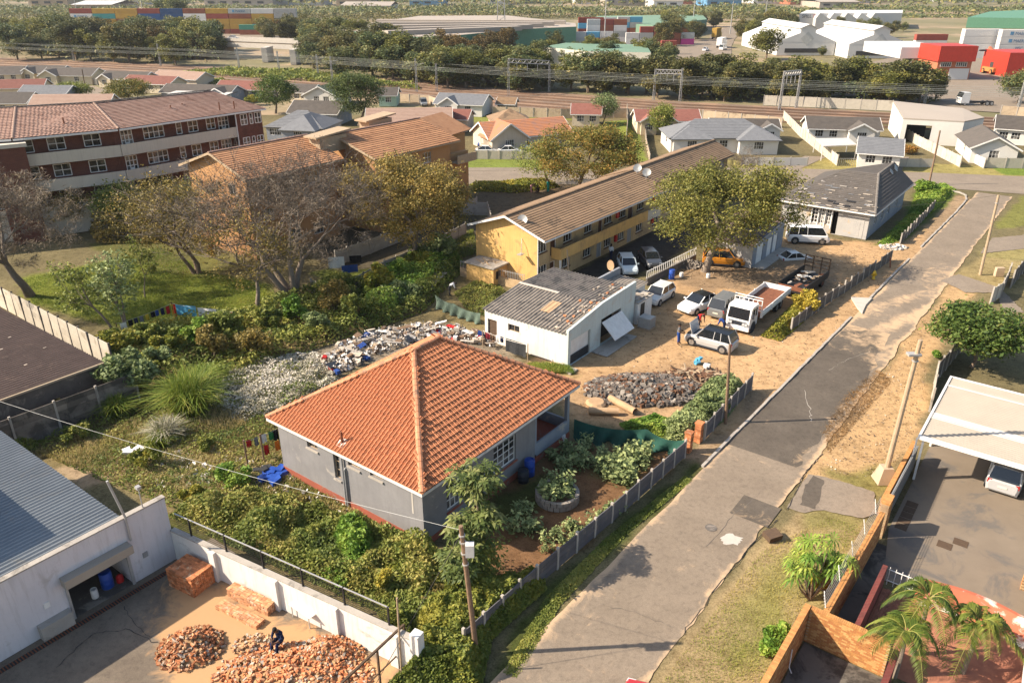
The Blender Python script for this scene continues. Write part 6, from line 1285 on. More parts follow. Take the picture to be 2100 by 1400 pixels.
def palm(xy, h, R, nf, seed, label, lean=(0,0), trunk=True):
    t=T('palm_tree',label,'palm',(xy[0],xy[1],0.),frame='w',group='palms by the terrace'); rnd=random.Random(seed); top=t.base+A(lean[0],lean[1],h)
    t.part('trunk',MB().tube([t.base,t.base*.5+top*.5+A(.05,0,0),top],[.11,.09,.08],8),'bark_grey')
    for f in range(nf):
        a=6.283*f/nf+rnd.uniform(-.2,.2); el=rnd.uniform(.25,1.2); L=R*rnd.uniform(.85,1.1); d=A(math.cos(a),math.sin(a),0); n=22; P=[]; tv=rnd.random()
        for k in range(n+1):
            s=k/n; P.append(top+d*L*(s*math.cos(el)+.25*s*s)+A(0,0,L*(s*math.sin(el)-1.05*s*s*s-.12*s*s)))
        m=MB(); m.tube(P[::2],[.028-.024*k/(len(P[::2])) for k in range(len(P[::2]))],4,cap=False)
        o=t.part('frond',m,'leaf_stalk'); Vs=[];Fs=[];ts=[];c=0
        for k in range(3,n+1):
            for e in range(2):
                q=P[k]*(1-e*.5)+P[k-1]*e*.5; tg=P[k]-P[k-1]; tg/=np.linalg.norm(tg)
                for s in (-1,1):
                    sd=np.cross(tg,A(0,0,1)); sd/=np.linalg.norm(sd)+1e-6; dr=sd*s*.85+tg*.55+A(0,0,.25-rnd.random()*.35); dr/=np.linalg.norm(dr); ll=.62*(1-abs(k/n-.45)*1.1)*rnd.uniform(.85,1.1); w=np.cross(dr,A(0,0,1))*.022
                    mid=q+dr*ll*.55; e2=q+dr*ll-A(0,0,ll*.28); Vs+=[q-w*.5,q+w*.5,mid+w,mid-w,e2]; Fs+=[[c,c+1,c+2,c+3],[c+3,c+2,c+4,c+4]]; ts+=[min(1,max(0,.1+.6*tv+rnd.gauss(0,.1)))]*5; c+=5
        Fs=np.array(Fs); V=np.array(Vs); me=bpy.data.meshes.new('leaflets'); me.from_pydata((V-t.base).tolist(),[],[tuple(dict.fromkeys(map(int,f))) for f in Fs]); at=me.attributes.new('tint','FLOAT','POINT'); at.data.foreach_set('value',np.array(ts,np.float32)); me.materials.append(MAT('palm_leaf')); lo=bpy.data.objects.new('leaflets',me); COL.objects.link(lo); lo.parent=o
mat('leaf_stalk',(.25,.24,.06),(.2,.19,.05),scale=3)
palm(uv2w(31.0,1.25)[:2],3.2,1.75,11,1,'palm with a tall yellow-green head nearest the maroon wall'); palm(uv2w(29.2,1.6)[:2],2.5,1.7,11,2,'lowest palm with a bright upright spear at the bottom edge'); palm(uv2w(31.2,-.7)[:2],2.8,1.75,11,3,'right-hand palm against the brown roof at the bottom edge')
# -- kitchen garden plants, each its own
def veg_proto(seed,n,s,hh):
    rnd=np.random.default_rng(seed); C=np.stack([rnd.normal(size=n)*.16,rnd.normal(size=n)*.16,rnd.random(n)*hh],1); V,Fc,tt=leaves(C,s*(.6+.8*rnd.random(n)),up=.9); return npmesh('garden_plant',V,Fc,tt)
vp=[veg_proto(i,46,.22,.65+.2*i) for i in range(3)]
def vegs(poly,n,lab,grp,lm='leaf_grey',sc=1.):
    for q in scatter(poly,n):
        o=link('garden_plant',random.choice(vp),lm); o.location=(q[0],q[1],0); o.rotation_euler=(0,0,random.random()*6.28); s=sc*random.uniform(.7,1.25); o.scale=(s,s,s); tag(o,lab,'plant',grp)
vegs(gp((1225,930),(1345,930),(1300,1000),(1225,985)),70,'leafy kale plant in the bed behind the round planter','kale bed plants')
vegs(gp((1120,940),(1210,915),(1225,960),(1150,985)),40,'blue-green garden plant beside the house wall','wall bed plants')
vegs(gp((1040,1060),(1085,1040),(1100,1090),(1050,1110)),16,'blue-green plant in the shade of the round planter','shade bed plants')
vegs(gp((1090,1120),(1170,1070),(1190,1080),(1110,1150)),26,'small seedling plant in the bed along the panel fence','fence bed plants',sc=.6)
vegs(gp((1140,1120),(1260,1035),(1290,1020),(1290,1040),(1190,1110)),40,'yellowing plant along the inside of the panel fence','fence row plants','leaf_olive',.7)
# ---------------------------------------------------------------- suburban houses beyond the flats
def gable_roof(mb, x0,y0,x1,y1,z,rise,ov,axis):
    if axis=='x':
        m=(y0+y1)/2; a,b=x0-ov,x1+ov; c,d=y0-ov,y1+ov; zz=z-ov*rise/((y1-y0)/2)
        slabroof(mb,(a,c,zz),(b,c,zz),(b,m,z+rise),(a,m,z+rise),.09); slabroof(mb,(b,d,zz),(a,d,zz),(a,m,z+rise),(b,m,z+rise),.09)
    else:
        m=(x0+x1)/2; a,b=x0-ov,x1+ov; c,d=y0-ov,y1+ov; zz=z-ov*rise/((x1-x0)/2)
        slabroof(mb,(a,d,zz),(a,c,zz),(m,c,z+rise),(m,d,z+rise),.09); slabroof(mb,(b,c,zz),(b,d,zz),(m,d,z+rise),(m,c,z+rise),.09)
def hip_roof(mb, x0,y0,x1,y1,z,rise,ov):
    a,b,c,d=x0-ov,x1+ov,y0-ov,y1+ov; w=min(b-a,d-c)/2; m=(c+d)/2; n=(a+b)/2; z-=ov*rise/w*.9; zz=z+rise
    if b-a>=d-c: r1,r2=(a+w,m,zz),(b-w,m,zz)
    else: r1,r2=(n,c+w,zz),(n,d-w,zz)
    P=[(a,c,z),(b,c,z),(b,d,z),(a,d,z)]
    if b-a>=d-c: mb.face([P[0],P[1],r2,r1]).face([P[1],P[2],r2]).face([P[2],P[3],r1,r2]).face([P[3],P[0],r1])
    else: mb.face([P[0],P[1],r1]).face([P[1],P[2],r2,r1]).face([P[2],P[3],r2]).face([P[3],P[0],r1,r2])
    mb.box(a,c,z-.12,b,d,z-.002); return r1,r2,P
def tilebands(t,roof,mb_name,quads,m,n=10):
    for q in quads: courses(t,*q,n,m,h=.035,name='tile_courses',parent=roof,each=False)
def house(label, pl, pr, D, wm, rm, typ='gx', rise=1.5, eave=2.5, wings=(), wins=(.2,.5,.8), ov=.4, trim='white_paint', fl=None, name='house', chim=False, n=11):
    a=G(*pl,eave)[:2]; b=G(*pr,eave)[:2]; L=np.linalg.norm(b-a); rz=math.atan2(b[1]-a[1],b[0]-a[0]); t=T(name,label,'house',(a[0],a[1],0.),frame='l',rz=rz)
    h=eave
    W=[(L*f-.7,.95,L*f+.7,2.15,(3,2)) for f in wins if .7<L*f<L-.7]
    cover=[(L*w[0],L*w[1]) for w in wings]
    W=[w for w in W if not any(c[0]<(w[0]+w[2])/2<c[1] for c in cover)]
    facade(t,'v',0,0,L,0,h,wm,W,d=.14); facade(t,'u',0,0,D,0,h,wm,[(D*.45-.6,1.0,D*.45+.6,2.1,(2,2))],d=.14)
    t.part('wall',MB().box(L-.12,0.02,0,L,D,h-.01).box(0.02,D-.12,0,L-.12,D,h-.01),wm)
    rb=MB()
    if typ=='hip': hip_roof(rb,0,0,L,D,h,rise,ov)
    elif typ=='gx':
        gable_roof(rb,0,0,L,D,h,rise,ov,'x'); t.part('gable',MB().face([(0,0,h),(0,D,h),(0,D/2,h+rise-.02)]).face([(L,0,h),(L,D,h),(L,D/2,h+rise-.02)]),wm)
    elif typ=='gy':
        gable_roof(rb,0,0,L,D,h,rise,ov,'y'); t.part('gable',MB().face([(0,0,h),(L,0,h),(L/2,0,h+rise-.02)]),wm)
    elif typ=='mono': slabroof(rb,(-ov,-ov,h),(L+ov,-ov,h),(L+ov,D+ov,h+rise),(-ov,D+ov,h+rise),.1)
    roof=t.part('roof',rb,rm)
    if typ in ('gx','hip') and n:
        m=D/2; q=(-ov,-ov,h-ov*rise/m+.09),(L+ov,-ov,h-ov*rise/m+.09),(L+ov,m,h+rise+.09),(-ov,m,h+rise+.09)
        if typ=='hip': w=min(L,D)/2+ov; q=(q[0][0],q[0][1],q[0][2]-.07),(q[1][0],q[1][1],q[1][2]-.07),(L+ov-w,m,h+rise-.0),(-ov+w,m,h+rise-.0)
        courses(t,*q,n,rm,h=.045,name='tile_courses',parent=roof,each=False)
    bb=MB(); zz=h-ov*rise/(D/2)
    if typ=='gx':
        for x in (-ov-.03,L+ov+.03): bb.beam((x,-ov,zz+.02),(x,D/2,h+rise+.02),.06,.22); bb.beam((x,D/2,h+rise+.02),(x,D+ov,zz+.02),.06,.22)
        bb.beam((-ov,-ov-.05,zz-.03),(L+ov,-ov-.05,zz-.03),.1,.13)
    elif typ=='gy':
        zz=h-ov*rise/(L/2); bb.beam((-ov,-ov-.03,zz),(L/2,-ov-.03,h+rise),.06,.22); bb.beam((L+ov,-ov-.03,zz),(L/2,-ov-.03,h+rise),.06,.22)
    else: bb.beam((-ov,-ov-.05,h-.1),(L+ov,-ov-.05,h-.1),.1,.13)
    t.part('bargeboard',bb,trim)
    for (f0,f1,fy,ty,rs) in wings:
        x0,x1=L*f0,L*f1; mid=(x0+x1)/2; ww=min(1.6,(x1-x0)*.5); y1=D/2
        facade(t,'v',-fy,x0,x1,0,h,wm,[(mid-ww/2,.9,mid+ww/2,2.15,(4,2))],d=.14); t.part('wing_wall',MB().box(x0,-fy+.01,0,x0+.1,y1,h-.02).box(x1-.1,-fy+.01,0,x1,y1,h-.02),wm)
        wb=MB()
        if ty=='hip': hip_roof(wb,x0,-fy,x1,y1+(x1-x0)/2,h,rs,ov)
        else:
            gable_roof(wb,x0,-fy,x1,y1,h+.02,rs,ov,'y'); t.part('gable',MB().face([(x0,-fy,h),(x1,-fy,h),(mid,-fy,h+rs-.02)]),wm)
            z2=h-ov*rs/((x1-x0)/2); b2=MB(); b2.beam((x0-ov,-fy-ov-.04,z2+.05),(mid,-fy-ov-.04,h+rs+.05),.06,.24); b2.beam((x1+ov,-fy-ov-.04,z2+.05),(mid,-fy-ov-.04,h+rs+.05),.06,.24); t.part('bargeboard',b2,trim)
        t.part('wing_roof',wb,rm)
    if chim: t.part('chimney',MB().box(L*.6,D*.5-.3,h+rise-.4,L*.6+.6,D*.5+.3,h+rise+.7),'brick_face')
    t.L=L; return t
H=house
H('grey-tiled hipped house with two projecting bays and white walls',(1377,281),(1594,281),9.5,'render_clean','tile_grey','hip',2.3,2.7,[(0.02,.37,.6,'hip',1.7),(.63,.99,1.6,'hip',1.8)],(.5,),ov=.5,trim='grey_paint',n=13)
H('yellow house with red tiled roof and gabled porch before the railway wall',(1308,247),(1435,247),7,'render_cream','tile_red','gx',1.5,2.6,[(0.05,.3,.8,'gy',.9),(.38,.62,.6,'gy',.9)],(.75,),ov=.4)
H('long house with dark roof and white gables below the railway',(1660,262),(1806,266),7,'render_clean','tile_dark','gx',1.5,2.5,[(.55,.9,1.5,'gy',1.1)],(.35,.15))
H('dark roofed house behind the hipped house',(1462,262),(1598,264),6,'render_clean','tile_dark','gx',1.2,2.5,[(.7,1.0,1.2,'gy',1.0)],())
H('grey roofed house with a front porch behind the panel wall',(1762,312),(1848,318),9,'render_clean','tile_grey','gx',1.6,2.5,[],(.3,.7))
H('white house with brown roof and wide sliding doors',(1995,301),(2090,306),12,'render_clean','tile_dark','gy',1.7,2.6,[],(.5,),ov=.5)
H('white house with brown roof at the right edge',(2045,262),(2130,268),9,'render_clean','tile_dark','gx',1.6,2.8,[],(.2,.5))
H('orange tiled house with a gabled front bay',(1004,283),(1170,270),8,'render_beige','tile_orange2','gx',2.0,2.5,[(0.0,.42,1.2,'gy',2.3)],(.8,),ov=.45)
H('small yellow annexe with red roof beside the orange tiled house',(1174,232),(1230,233),5,'render_cream','tile_red','gx',1.5,2.6,[],(.3,.75))
H('white house with grey roof and two gables near the railway',(892,211),(988,215),8,'render_clean','tile_grey','gx',1.6,2.6,[(.12,.5,.8,'gy',1.3)],(.7,))
H('long house with pink tiled roof behind the orange flats',(752,252),(924,250),8.5,'render_beige','tile_pale','gx',2.0,2.6,[],(.2,.5,.8))
H('small red roofed gable house beside the pink tiled roof',(924,243),(957,244),6,'render_beige','tile_red','gx',1.3,2.5,[],())
H('brown hip roofed house behind the orange tiled house',(1013,250),(1090,248),8,'render_beige','tile_flats','hip',1.9,2.6,[],(.3,))
H('mint green cottage with dark roof beside the dark tree',(776,195),(812,195),6,'render_green','tile_dark','gx',1.3,2.6,[],(.55,))
H('grey cottage with grey hipped tiles behind the brick flats',(545,258),(660,262),9,'render_blue_grey','tile_grey','hip',2.3,2.6,[(.36,.95,2.2,'hip',2.2)],(.12,.25),trim='grey_paint',n=12)
H('dark tiled house with white ridge verge behind the grey cottage',(592,230),(690,233),8,'render_blue_grey','tile_dark','gx',1.8,2.5,[],(.2,.6))
H('white house with dark green roof beside the rail tracks',(622,194),(688,196),9,'render_clean','tile_green','gy',1.9,2.5,[],(.4,.7))
H('ochre walled house with brown roof near the bridge',(588,188),(636,190),7,'render_cream','tile_dark','gx',1.4,2.5,[],(.4,.7))
H('terrace with stepped brown-red roofs behind the brick flats',(442,181),(540,184),7,'render_beige','tile_red','gx',1.5,2.6,[],(.2,.5,.8))
H('grey gabled house below the stepped roofs',(330,188),(470,192),7,'render_blue_grey','tile_dark','gx',1.4,2.5,[(.72,.98,1.2,'gy',1.2)],(.2,.5))
H('white-roofed carport house behind the brick flats roof',(338,196),(450,200),5,'render_clean','metal_white','mono',.4,2.3,[],())
H('brown-pink roofed house near the tracks',(312,158),(402,163),7,'render_beige','tile_pale','gx',1.5,2.5,[],(.3,.7))
H('red roofed house with ochre gable on the left',(250,169),(346,173),7,'render_cream','tile_red','gx',1.5,2.5,[(.0,.28,.8,'gy',.9)],(.6,.85))
H('cream house with dark roof and white verges right of the concrete wall',(204,160),(292,163),7,'render_cream','tile_dark','gx',1.5,2.5,[(.02,.3,1.,'gy',1.1)],(.7,))
H('cream house with dark roof and pale carport on the left street',(84,154),(186,155),8,'render_cream','tile_dark','gx',1.6,2.5,[(.02,.36,1.4,'gy',1.4)],(.7,))
H('cream gabled house with dark roof at the far left',(44,149),(120,150),8,'render_cream','tile_dark','gx',1.6,2.5,[(.02,.4,1.2,'gy',1.3)],(.7,))
H('dark roofed house cut by the left edge near the tracks',(-40,152),(42,151),8,'render_cream','tile_dark','gx',1.6,2.5,[],(.5,.8))
H('red roofed house at the left edge',(-10,181),(86,179),7,'render_cream','tile_red','gx',1.6,2.5,[],(.6,))
H('grey roofed house below the red roof on the left',(36,193),(132,194),7,'render_blue_grey','tile_grey','gx',1.6,2.5,[],(.4,.8))
H('grey roofed cream house at the left edge above the brick flats',(-20,211),(52,211),8,'render_cream','tile_dark','gx',1.7,2.6,[],(.3,.7))
H('orange-brown roofed house peeping over the brick flats',(58,222),(218,221),8,'render_beige','tile_pale','gx',2.2,2.7,[],())
# brown roofed shed
H('brown timber shed against the railway wall',(1020,212),(1054,213),4,'wood_pale','tile_flats','gx',1.0,2.2,[],(),name='garden_shed')
# big tan-roofed garage with a dark open bay
def big_garage():
    t=T('large_garage','large white garage with tan roof and dark open bay','garage',tuple(G(1853,262)),frame='w')
    P=[G(x,y,4.4) for x,y in ((1853,242),(1978,249),(2019,241),(1975,222),(1832,207))]; P[4][2]=5.4; P[3][2]=5.0
    P[4]=G(1832,207,5.4); P[3]=G(1975,222,5.0)
    t.part('roof',MB().add([p for p in P]+[p-A(0,0,.25) for p in P],[(0,1,2,3,4),(0,5,6,1),(1,6,7,2),(4,9,5,0)]),'far_roof')
    b=[A(p[0],p[1],0) for p in P]; o0=P[0]*.92+P[1]*.08; o1=P[0]*.5+P[1]*.5; tz=3.3
    w=MB()
    def q(a,c,z0,z1,z2=None): w.face([(a[0],a[1],z0),(c[0],c[1],z0),(c[0],c[1],z2 or z1),(a[0],a[1],z1)])
    q(b[4],b[0],0,P[4][2]-.1,P[0][2]-.1); q(b[0],o0,0,4.2); q(o0,o1,tz,4.2); q(o1,b[1],0,4.2); q(b[1],b[2],0,4.2)
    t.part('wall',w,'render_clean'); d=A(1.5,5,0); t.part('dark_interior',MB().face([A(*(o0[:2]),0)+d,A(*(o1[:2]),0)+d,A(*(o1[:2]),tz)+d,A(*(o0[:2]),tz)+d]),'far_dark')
big_garage()
t=T('flat_carport','flat white carport roof with rust stain beside the grey roofed house','carport',tuple(G(1680,312)),frame='w'); P=[G(x,y,2.3) for x,y in ((1672,285),(1740,284),(1757,298),(1688,301))]; t.part('roof_sheet',MB().prism(P,2.25,2.4),'metal_white')
for k,p in enumerate(P): t.part('post',MB().box(p[0]-.05,p[1]-.05,0,p[0]+.05,p[1]+.05,2.24),'white_paint')
# front walls of the houses, panels between posts
def fw(lab,pts,h=1.2,bay=2.0,sm='slab_pale',n=1,seed=1): return panel_fence('front_wall',lab,[G(*p) for p in pts],h,bay,n,sm,'post_pale',seed=seed,cat='wall')
fw('white panel wall before the hipped house',((1520,339),(1585,340),(1655,340)),1.3,2.2,'render_clean')
fw('cream panel wall before the grey roofed house',((1757,341),(1830,342),(1912,343)),1.3,2.0,'slab_pale')
fw('long pale panel wall running back to the railway left of the long house',((1716,340),(1680,312),(1640,280),(1606,244)),1.7,2.0,'slab_pale')
fw('pale wall running back beside the sandy drive',((1968,343),(1920,318),(1880,298),(1838,272)),1.7,2.0,'slab_pale')
fw('white garden wall with cream panels at the right edge',((2020,344),(2060,345),(2130,346)),1.6,3.2,'slab_pale')
fw('white sloping drive wall before the white house',((2017,345),(1985,328),(1975,322)),1.5,2.0,'render_clean')
fw('grey wall before the orange tiled house',((975,326),(1050,327),(1140,328)),1.4,1.9,'slab_pale')
fw('narrow driveway wall right of the green strip',((1332,332),(1325,300),(1322,268)),1.2,2.0,'slab_tan')
fw('narrow garden wall left of the driveway gate',((1284,284),(1287,255),(1285,228)),1.6,2.0,'slab_tan')
fw('long concrete railway wall behind the middle houses',((1010,238),(1150,243),(1285,242),(1440,246),(1602,262)),2.0,3.0,'slab_tan')
fw('concrete railway wall behind the cottages',((820,208),(880,212),(900,220)),1.8,2.6,'slab_tan')
fw('concrete wall across the tracks under the tree belt',((1565,216),(1700,222),(1828,228)),2.3,3.2,'slab_pale',seed=4)
fw('concrete wall at the right end of the railway',((2050,238),(2150,246)),2.2,3.0,'slab_tan')
fw('grey garden wall in front of the garages between the houses',((1020,300),(990,285),(985,265)),1.5,2.2,'slab_tan')
fw('pale concrete wall before the cream houses on the left street',((40,162),(120,166),(200,174)),1.6,2.4,'slab_pale')
# driveway gate
t=T('driveway_gate','low grey bar gate in the driveway of the grey roofed house','gate',tuple(G(1720,341)),frame='w'); a=G(1720,341); b=G(1752,341)
for k in range(9): q=a+(b-a)*k/8; t.part('bar',MB().beam(q,q+A(0,0,1.3),.05,.05),'steel_grey')
t.part('rail',MB().beam(a+A(0,0,1.2),b+A(0,0,1.2),.06,.06),'steel_grey')
# left side street
sheet('side_street',gp((150,176),(190,176),(235,190),(265,206),(190,212),(170,192)),.02,'asphalt_grey')
# ---------------------------------------------------------------- railway
mat('wire_pale',(.34,.36,.33),rough=.6)
def rail_line(dy):
    return [G(x,y+dy*(1+.5*(y-120)/120)) for x,y in ((-60,120),(400,140),(700,162),(1050,192),(1400,216),(1830,236),(2160,250))]
for k,(dy,lab) in enumerate(((0,'farthest pair of rails of the railway'),(4,'second farthest pair of rails of the railway'),(8,'middle pair of rails of the railway'),(13,'second nearest pair of rails of the railway'),(18,'nearest pair of rails of the railway'))):
    L=rail_line(dy); t=T('rail_track',lab,'railway track',tuple(L[0]),frame='w',group='railway tracks')
    for s in (-.55,.55):
        m=MB()
        for a,b in zip(L[:-1],L[1:]): m.beam(a+A(0,s,.16),b+A(0,s,.16),.16,.16)
        t.part('rail',m,'rail_steel')
def mast(x,yb,yt,label,gx=None,gyb=None,gyt=None,lat=True):
    b=G(x,yb); h=hgt(x,yb,yt); t=T('gantry' if gx else 'catenary_mast',label,'gantry' if gx else 'mast',tuple(b),frame='w',group='railway gantries and masts')
    def leg(b,h):
        for dx,dy in ((-.22,-.22),(.22,-.22),(.22,.22),(-.22,.22)): t.part('leg',MB().beam(b+A(dx,dy,0),b+A(dx*.6,dy*.6,h),.11,.11),'galv')
        m=MB(); n=int(h/.9)
        for i in range(n): z=h*i/n; z2=h*(i+1)/n; s=1 if i%2 else -1; m.beam(b+A(-.2*s,-.2,z),b+A(.2*s,-.2,z2),.06,.06); m.beam(b+A(-.2,.2*s,z),b+A(-.2,-.2*s,z2),.06,.06)
        t.part('lacing',m,'galv')
    leg(b,h)
    if gx:
        c=G(gx,gyb); h2=hgt(gx,gyb,gyt); leg(c,h2); z=h-1.0; p=b+A(0,0,z); q=c+A(0,0,min(z,h2-.3))
        for o in ((0,0,0),(0,0,.9)): t.part('chord',MB().beam(p+A(*o),q+A(*o),.2,.2),'galv')
        m=MB(); n=14
        for i in range(n): m.beam(p+(q-p)*i/n+A(0,0,0 if i%2 else .9),p+(q-p)*(i+1)/n+A(0,0,.9 if i%2 else 0),.12,.12)
        t.part('truss_lacing',m,'galv')
        for f in (.2,.45,.7): r=p+(q-p)*f; t.part('dropper',MB().beam(r,r-A(0,0,1.8),.12,.12),'galv')
    else: t.part('bracket',MB().beam(b+A(0,0,h*.82),b+A(2.2,-.6,h*.82+.3),.08,.08),'galv')
mast(1043,197,120,'steel lattice gantry over the tracks left of the middle',1126,189,130)
mast(1340,206,142,'steel lattice gantry over the tracks behind the hipped house',1394,208,140)
mast(1598,226,146,'steel lattice gantry over the tracks on the right',1632,222,146)
for x,yb,yt,lab in ((330,136,90,'slim mast left of the road bridge'),(492,148,98,'mast in front of the bridge pier'),(573,150,105,'mast between the bridge and the dark tree'),(653,158,112,'mast with a stay near the trees'),(682,170,116,'braced mast above the white house'),(736,140,84,'tall mast behind the dark tree'),(855,190,120,'mast right of the dark tree'),(896,188,130,'mast above the mint cottage'),(966,176,114,'mast at the edge of the tree belt'),(1895,214,155,'pale leaning mast behind the tan garage'),(2085,234,165,'lattice mast at the right edge'),(152,125,80,'mast among the trees at the far left')): mast(x,yb,yt,lab)
wr=T('catenary_wires','long overhead railway wires strung between the gantries','cables',(0,200,7),frame='w')
for k in range(8):
    z=5.0+.55*(k%4); dy=-3+k*3.2; L=[G(x,y+dy*.8) for x,y in ((-60,120),(400,140),(700,162),(1050,190),(1400,212),(1830,232),(2160,246))]; m=MB(); m.tube([p+A(0,0,z) for p in L],.022,3,cap=False); wr.part('wire',m,'wire_pale')
# ---------------------------------------------------------------- road bridge over the tracks
def bridge():
    b=G(560,142); t=T('road_bridge','concrete road bridge over the tracks at upper left','bridge',tuple(b),frame='w'); z=6.0
    L=G(462,84,z); R=G(612,90,z); r=A(0,9,0)
    t.part('deck',MB().add([L,R,R+r,L+r,L-A(0,0,1.1),R-A(0,0,1.1),R+r-A(0,0,1.1),L+r-A(0,0,1.1)],[(0,1,2,3),(4,5,1,0),(7,6,5,4),(1,5,6,2)]),'asphalt_grey')
    for o in (0,9): t.part('parapet',MB().beam(L+A(0,o,.5),R+A(0,o,.5),.3,1.1),'concrete_fresh')
    t.part('girder',MB().beam(L+A(0,.2,-1.3),R+A(0,.2,-1.3),.5,1.6),'concrete_fresh')
    for x,y in ((545,128),(603,133)):
        p=G(x,y); t.part('pier',MB().box(p[0]-1,p[1]-.6,0,p[0]+1,p[1]+8,5),'concrete_fresh')
    ab=G(612,134); t.part('abutment',MB().box(ab[0],R[1]-.3,0,ab[0]+14,R[1]+9.3,5.9),'concrete_fresh'); t.part('approach',MB().box(L[0]-40,L[1]-.1,0,L[0]-.1,L[1]+9.1,5.95),'far_ground')
bridge()
# ---------------------------------------------------------------- containers
cm={}
def box_mesh(L):
    if L in cm: return cm[L]
    mb=MB(); w,h=2.44,2.55; n=int(L/.7)
    mb.box(0,0,0,L,w,h)
    for i in range(n):
        a=(i+.25)*L/n; mb.box(a,-.03,.2,a+.35,0.002,h-.2)
    cm[L]=mb.mesh('container'); return cm[L]
_ci=0
def container(x,y,z,rz,c,L,label,grp,text=None,tcol='ink_blue'):
    me=box_mesh(L).copy(); me.materials.clear(); me.materials.append(MAT('cont_'+c)); o=bpy.data.objects.new('shipping_container',me); COL.objects.link(o); o.location=(x,y,z); o.rotation_euler=(0,0,rz); tag(o,label,'container',grp)
    if text:
        cu=bpy.data.curves.new('lettering','FONT'); cu.body=text; cu.size=1.5; cu.extrude=.01; cu.align_x='CENTER'; tx=bpy.data.objects.new('tmp',cu); COL.objects.link(tx); dg=bpy.context.evaluated_depsgraph_get(); m2=bpy.data.meshes.new_from_object(tx.evaluated_get(dg)); bpy.data.objects.remove(tx)
        m2.materials.clear(); m2.materials.append(MAT(tcol)); l=bpy.data.objects.new('lettering',m2); COL.objects.link(l); l.parent=o; l.location=(L*.55,-.06,.75); l.rotation_euler=(math.pi/2,0,0)
        if 'MAERSK' in text: s=link('star_emblem',MB().box(L*.55-4.6,-.07,.7,L*.55-3.3,-.04,1.9).mesh('star_emblem'),'far_blue',o)
    return o
def stack(px,py,cols,L,grp,rz=0.,names='',gap=.25,dy=0):
    """cols: list of columns, each a list of colours bottom to top (colour or (colour,text))"""
    p=G(px,py); ca,sa=math.cos(rz),math.sin(rz)
    for i,col in enumerate(cols):
        for j,c in enumerate(col):
            tx=None
            if isinstance(c,tuple): c,tx=c
            if c is None: continue
            x=p[0]+(L+gap)*i*ca; y=p[1]+(L+gap)*i*sa+dy
            lvl=['bottom','second','third','fourth','fifth','sixth'][j]
            container(x,y,j*2.6,rz,c,L,f'{c} container, {lvl} tier, column {i+1} of {names}',grp,tx,'ink_white' if c in('green','sky','blue') else 'ink_blue')
def cstacks():
    M=('white','MAERSK')
    stack(152,70,[['red','rust',M,M,'red'],['rust','blue','yellow','teal','yellow'],['red','rust','rust','yellow','yellow'],['blue','red','blue','blue','red'],['rust','blue','blue','blue','blue'],['red','white','white','white','rust'],['rust','yellow','yellow','red','yellow'],['red','yellow','yellow','rust',('grey','MAERSK')],['rust','blue','yellow','yellow','white'],['red','red','rust','grey','grey']],12.2,'containers in the long stack at upper left',names='the long stack at upper left')
    stack(492,72,[['rust','green'],['red','orange'],['rust','rust'],['teal',('green','EVERGREEN')],['yellow','teal'],['red','teal']],12.2,'containers behind the bridge',names='the low stack behind the bridge')
    stack(1147,90,[['red','cont'],['white','grey'],['sky','white'],['sky','sky']] if False else [['red','grey'],['white','white'],['red','sky']],6.1,'containers in the middle yard',names='the front left stack of the middle yard')
    stack(1185,82,[['red','red','sky','red'],['rust','red','grey','red'],['red','rust','red','grey']],6.1,'containers in the middle yard',names='the tall red stack of the middle yard')
    stack(1203,88,[['white','white','white','grey'],['grey','white','rust','red'],['white','grey','white','rust']],6.1,'containers in the middle yard',names='the white stack of the middle yard')
    stack(1265,80,[['blue','rust','sky','grey'],['red','rust','grey','sky']],6.1,'containers in the middle yard',names='the blue-topped stack of the middle yard')
    stack(1283,92,[['white','white'],['white','grey','red'],['rust','red','red'],['red','rust'],['magenta','grey']],6.1,'containers in the middle yard',names='the front right stack of the middle yard')
    stack(1362,80,[['white','grey','sky'],['red','rust']],6.1,'containers in the middle yard',names='the small stack beside the freight road')
    stack(1355,112,[['blue','red']],6.1,'containers in the middle yard',names='the single pair beside the green shed')
    stack(1967,120,[['white','white','white','white']],14,'containers in the right yard',names='the tall white stack behind the red building')
    stack(2042,122,[[M,('white','MSC'),M,M]],14,'containers in the right yard',names='the white stack at the right edge')
    stack(1876,96,[['white','red']],14,'containers in the right yard',names='the red and white pair at upper right')
cstacks()
# ---------------------------------------------------------------- warehouses and works
def shed(label,px,z,rm,wm,name='warehouse',cat='warehouse',side=None,rise=0):
    """roof outline in photo pixels at height z, straight walls to the ground"""
    P=[G(x,y,z) for x,y in px]; t=T(name,label,cat,(P[0][0],P[0][1],0.),frame='w'); n=len(P)
    t.part('roof',MB().face(P),rm); w=MB()
    for a,b in zip(P,P[1:]+P[:1]): w.face([(a[0],a[1],0),(b[0],b[1],0),b-A(0,0,.02),a-A(0,0,.02)])
    t.part('wall',w,wm); return t,P
t,P=shed('huge tan-roofed warehouse with green and cream striped wall',((672,60),(800,72),(885,78),(1065,60),(1182,55),(1180,48),(1040,32),(860,33)),9,'far_roof','shed_green')
for i in range(34):
    f=i/34; a=P[0]+(P[1]-P[0])*min(1,f*1.7) if f<.588 else P[1]+(P[2]-P[1])*(f-.588)/.412; t.part('cream_stripe',MB().box(a[0],a[1]-.6,.2,a[0]+2.2,a[1]-.5,8.6),'shed_cream')
for k in range(5): a=G(1060-k*45,60-k*5,9); b=G(860-k*42,74-k*7,9); t.part('roof_monitor',MB().beam(G(790-k*4,68-k*6,9.8),G(1064+k*24,58-k*3,9.8),5,1.6),'far_roof')
q=G(1120,75); t.part('door',MB().box(q[0],q[1],0,q[0]+14,q[1]+.4,6),'far_dark')
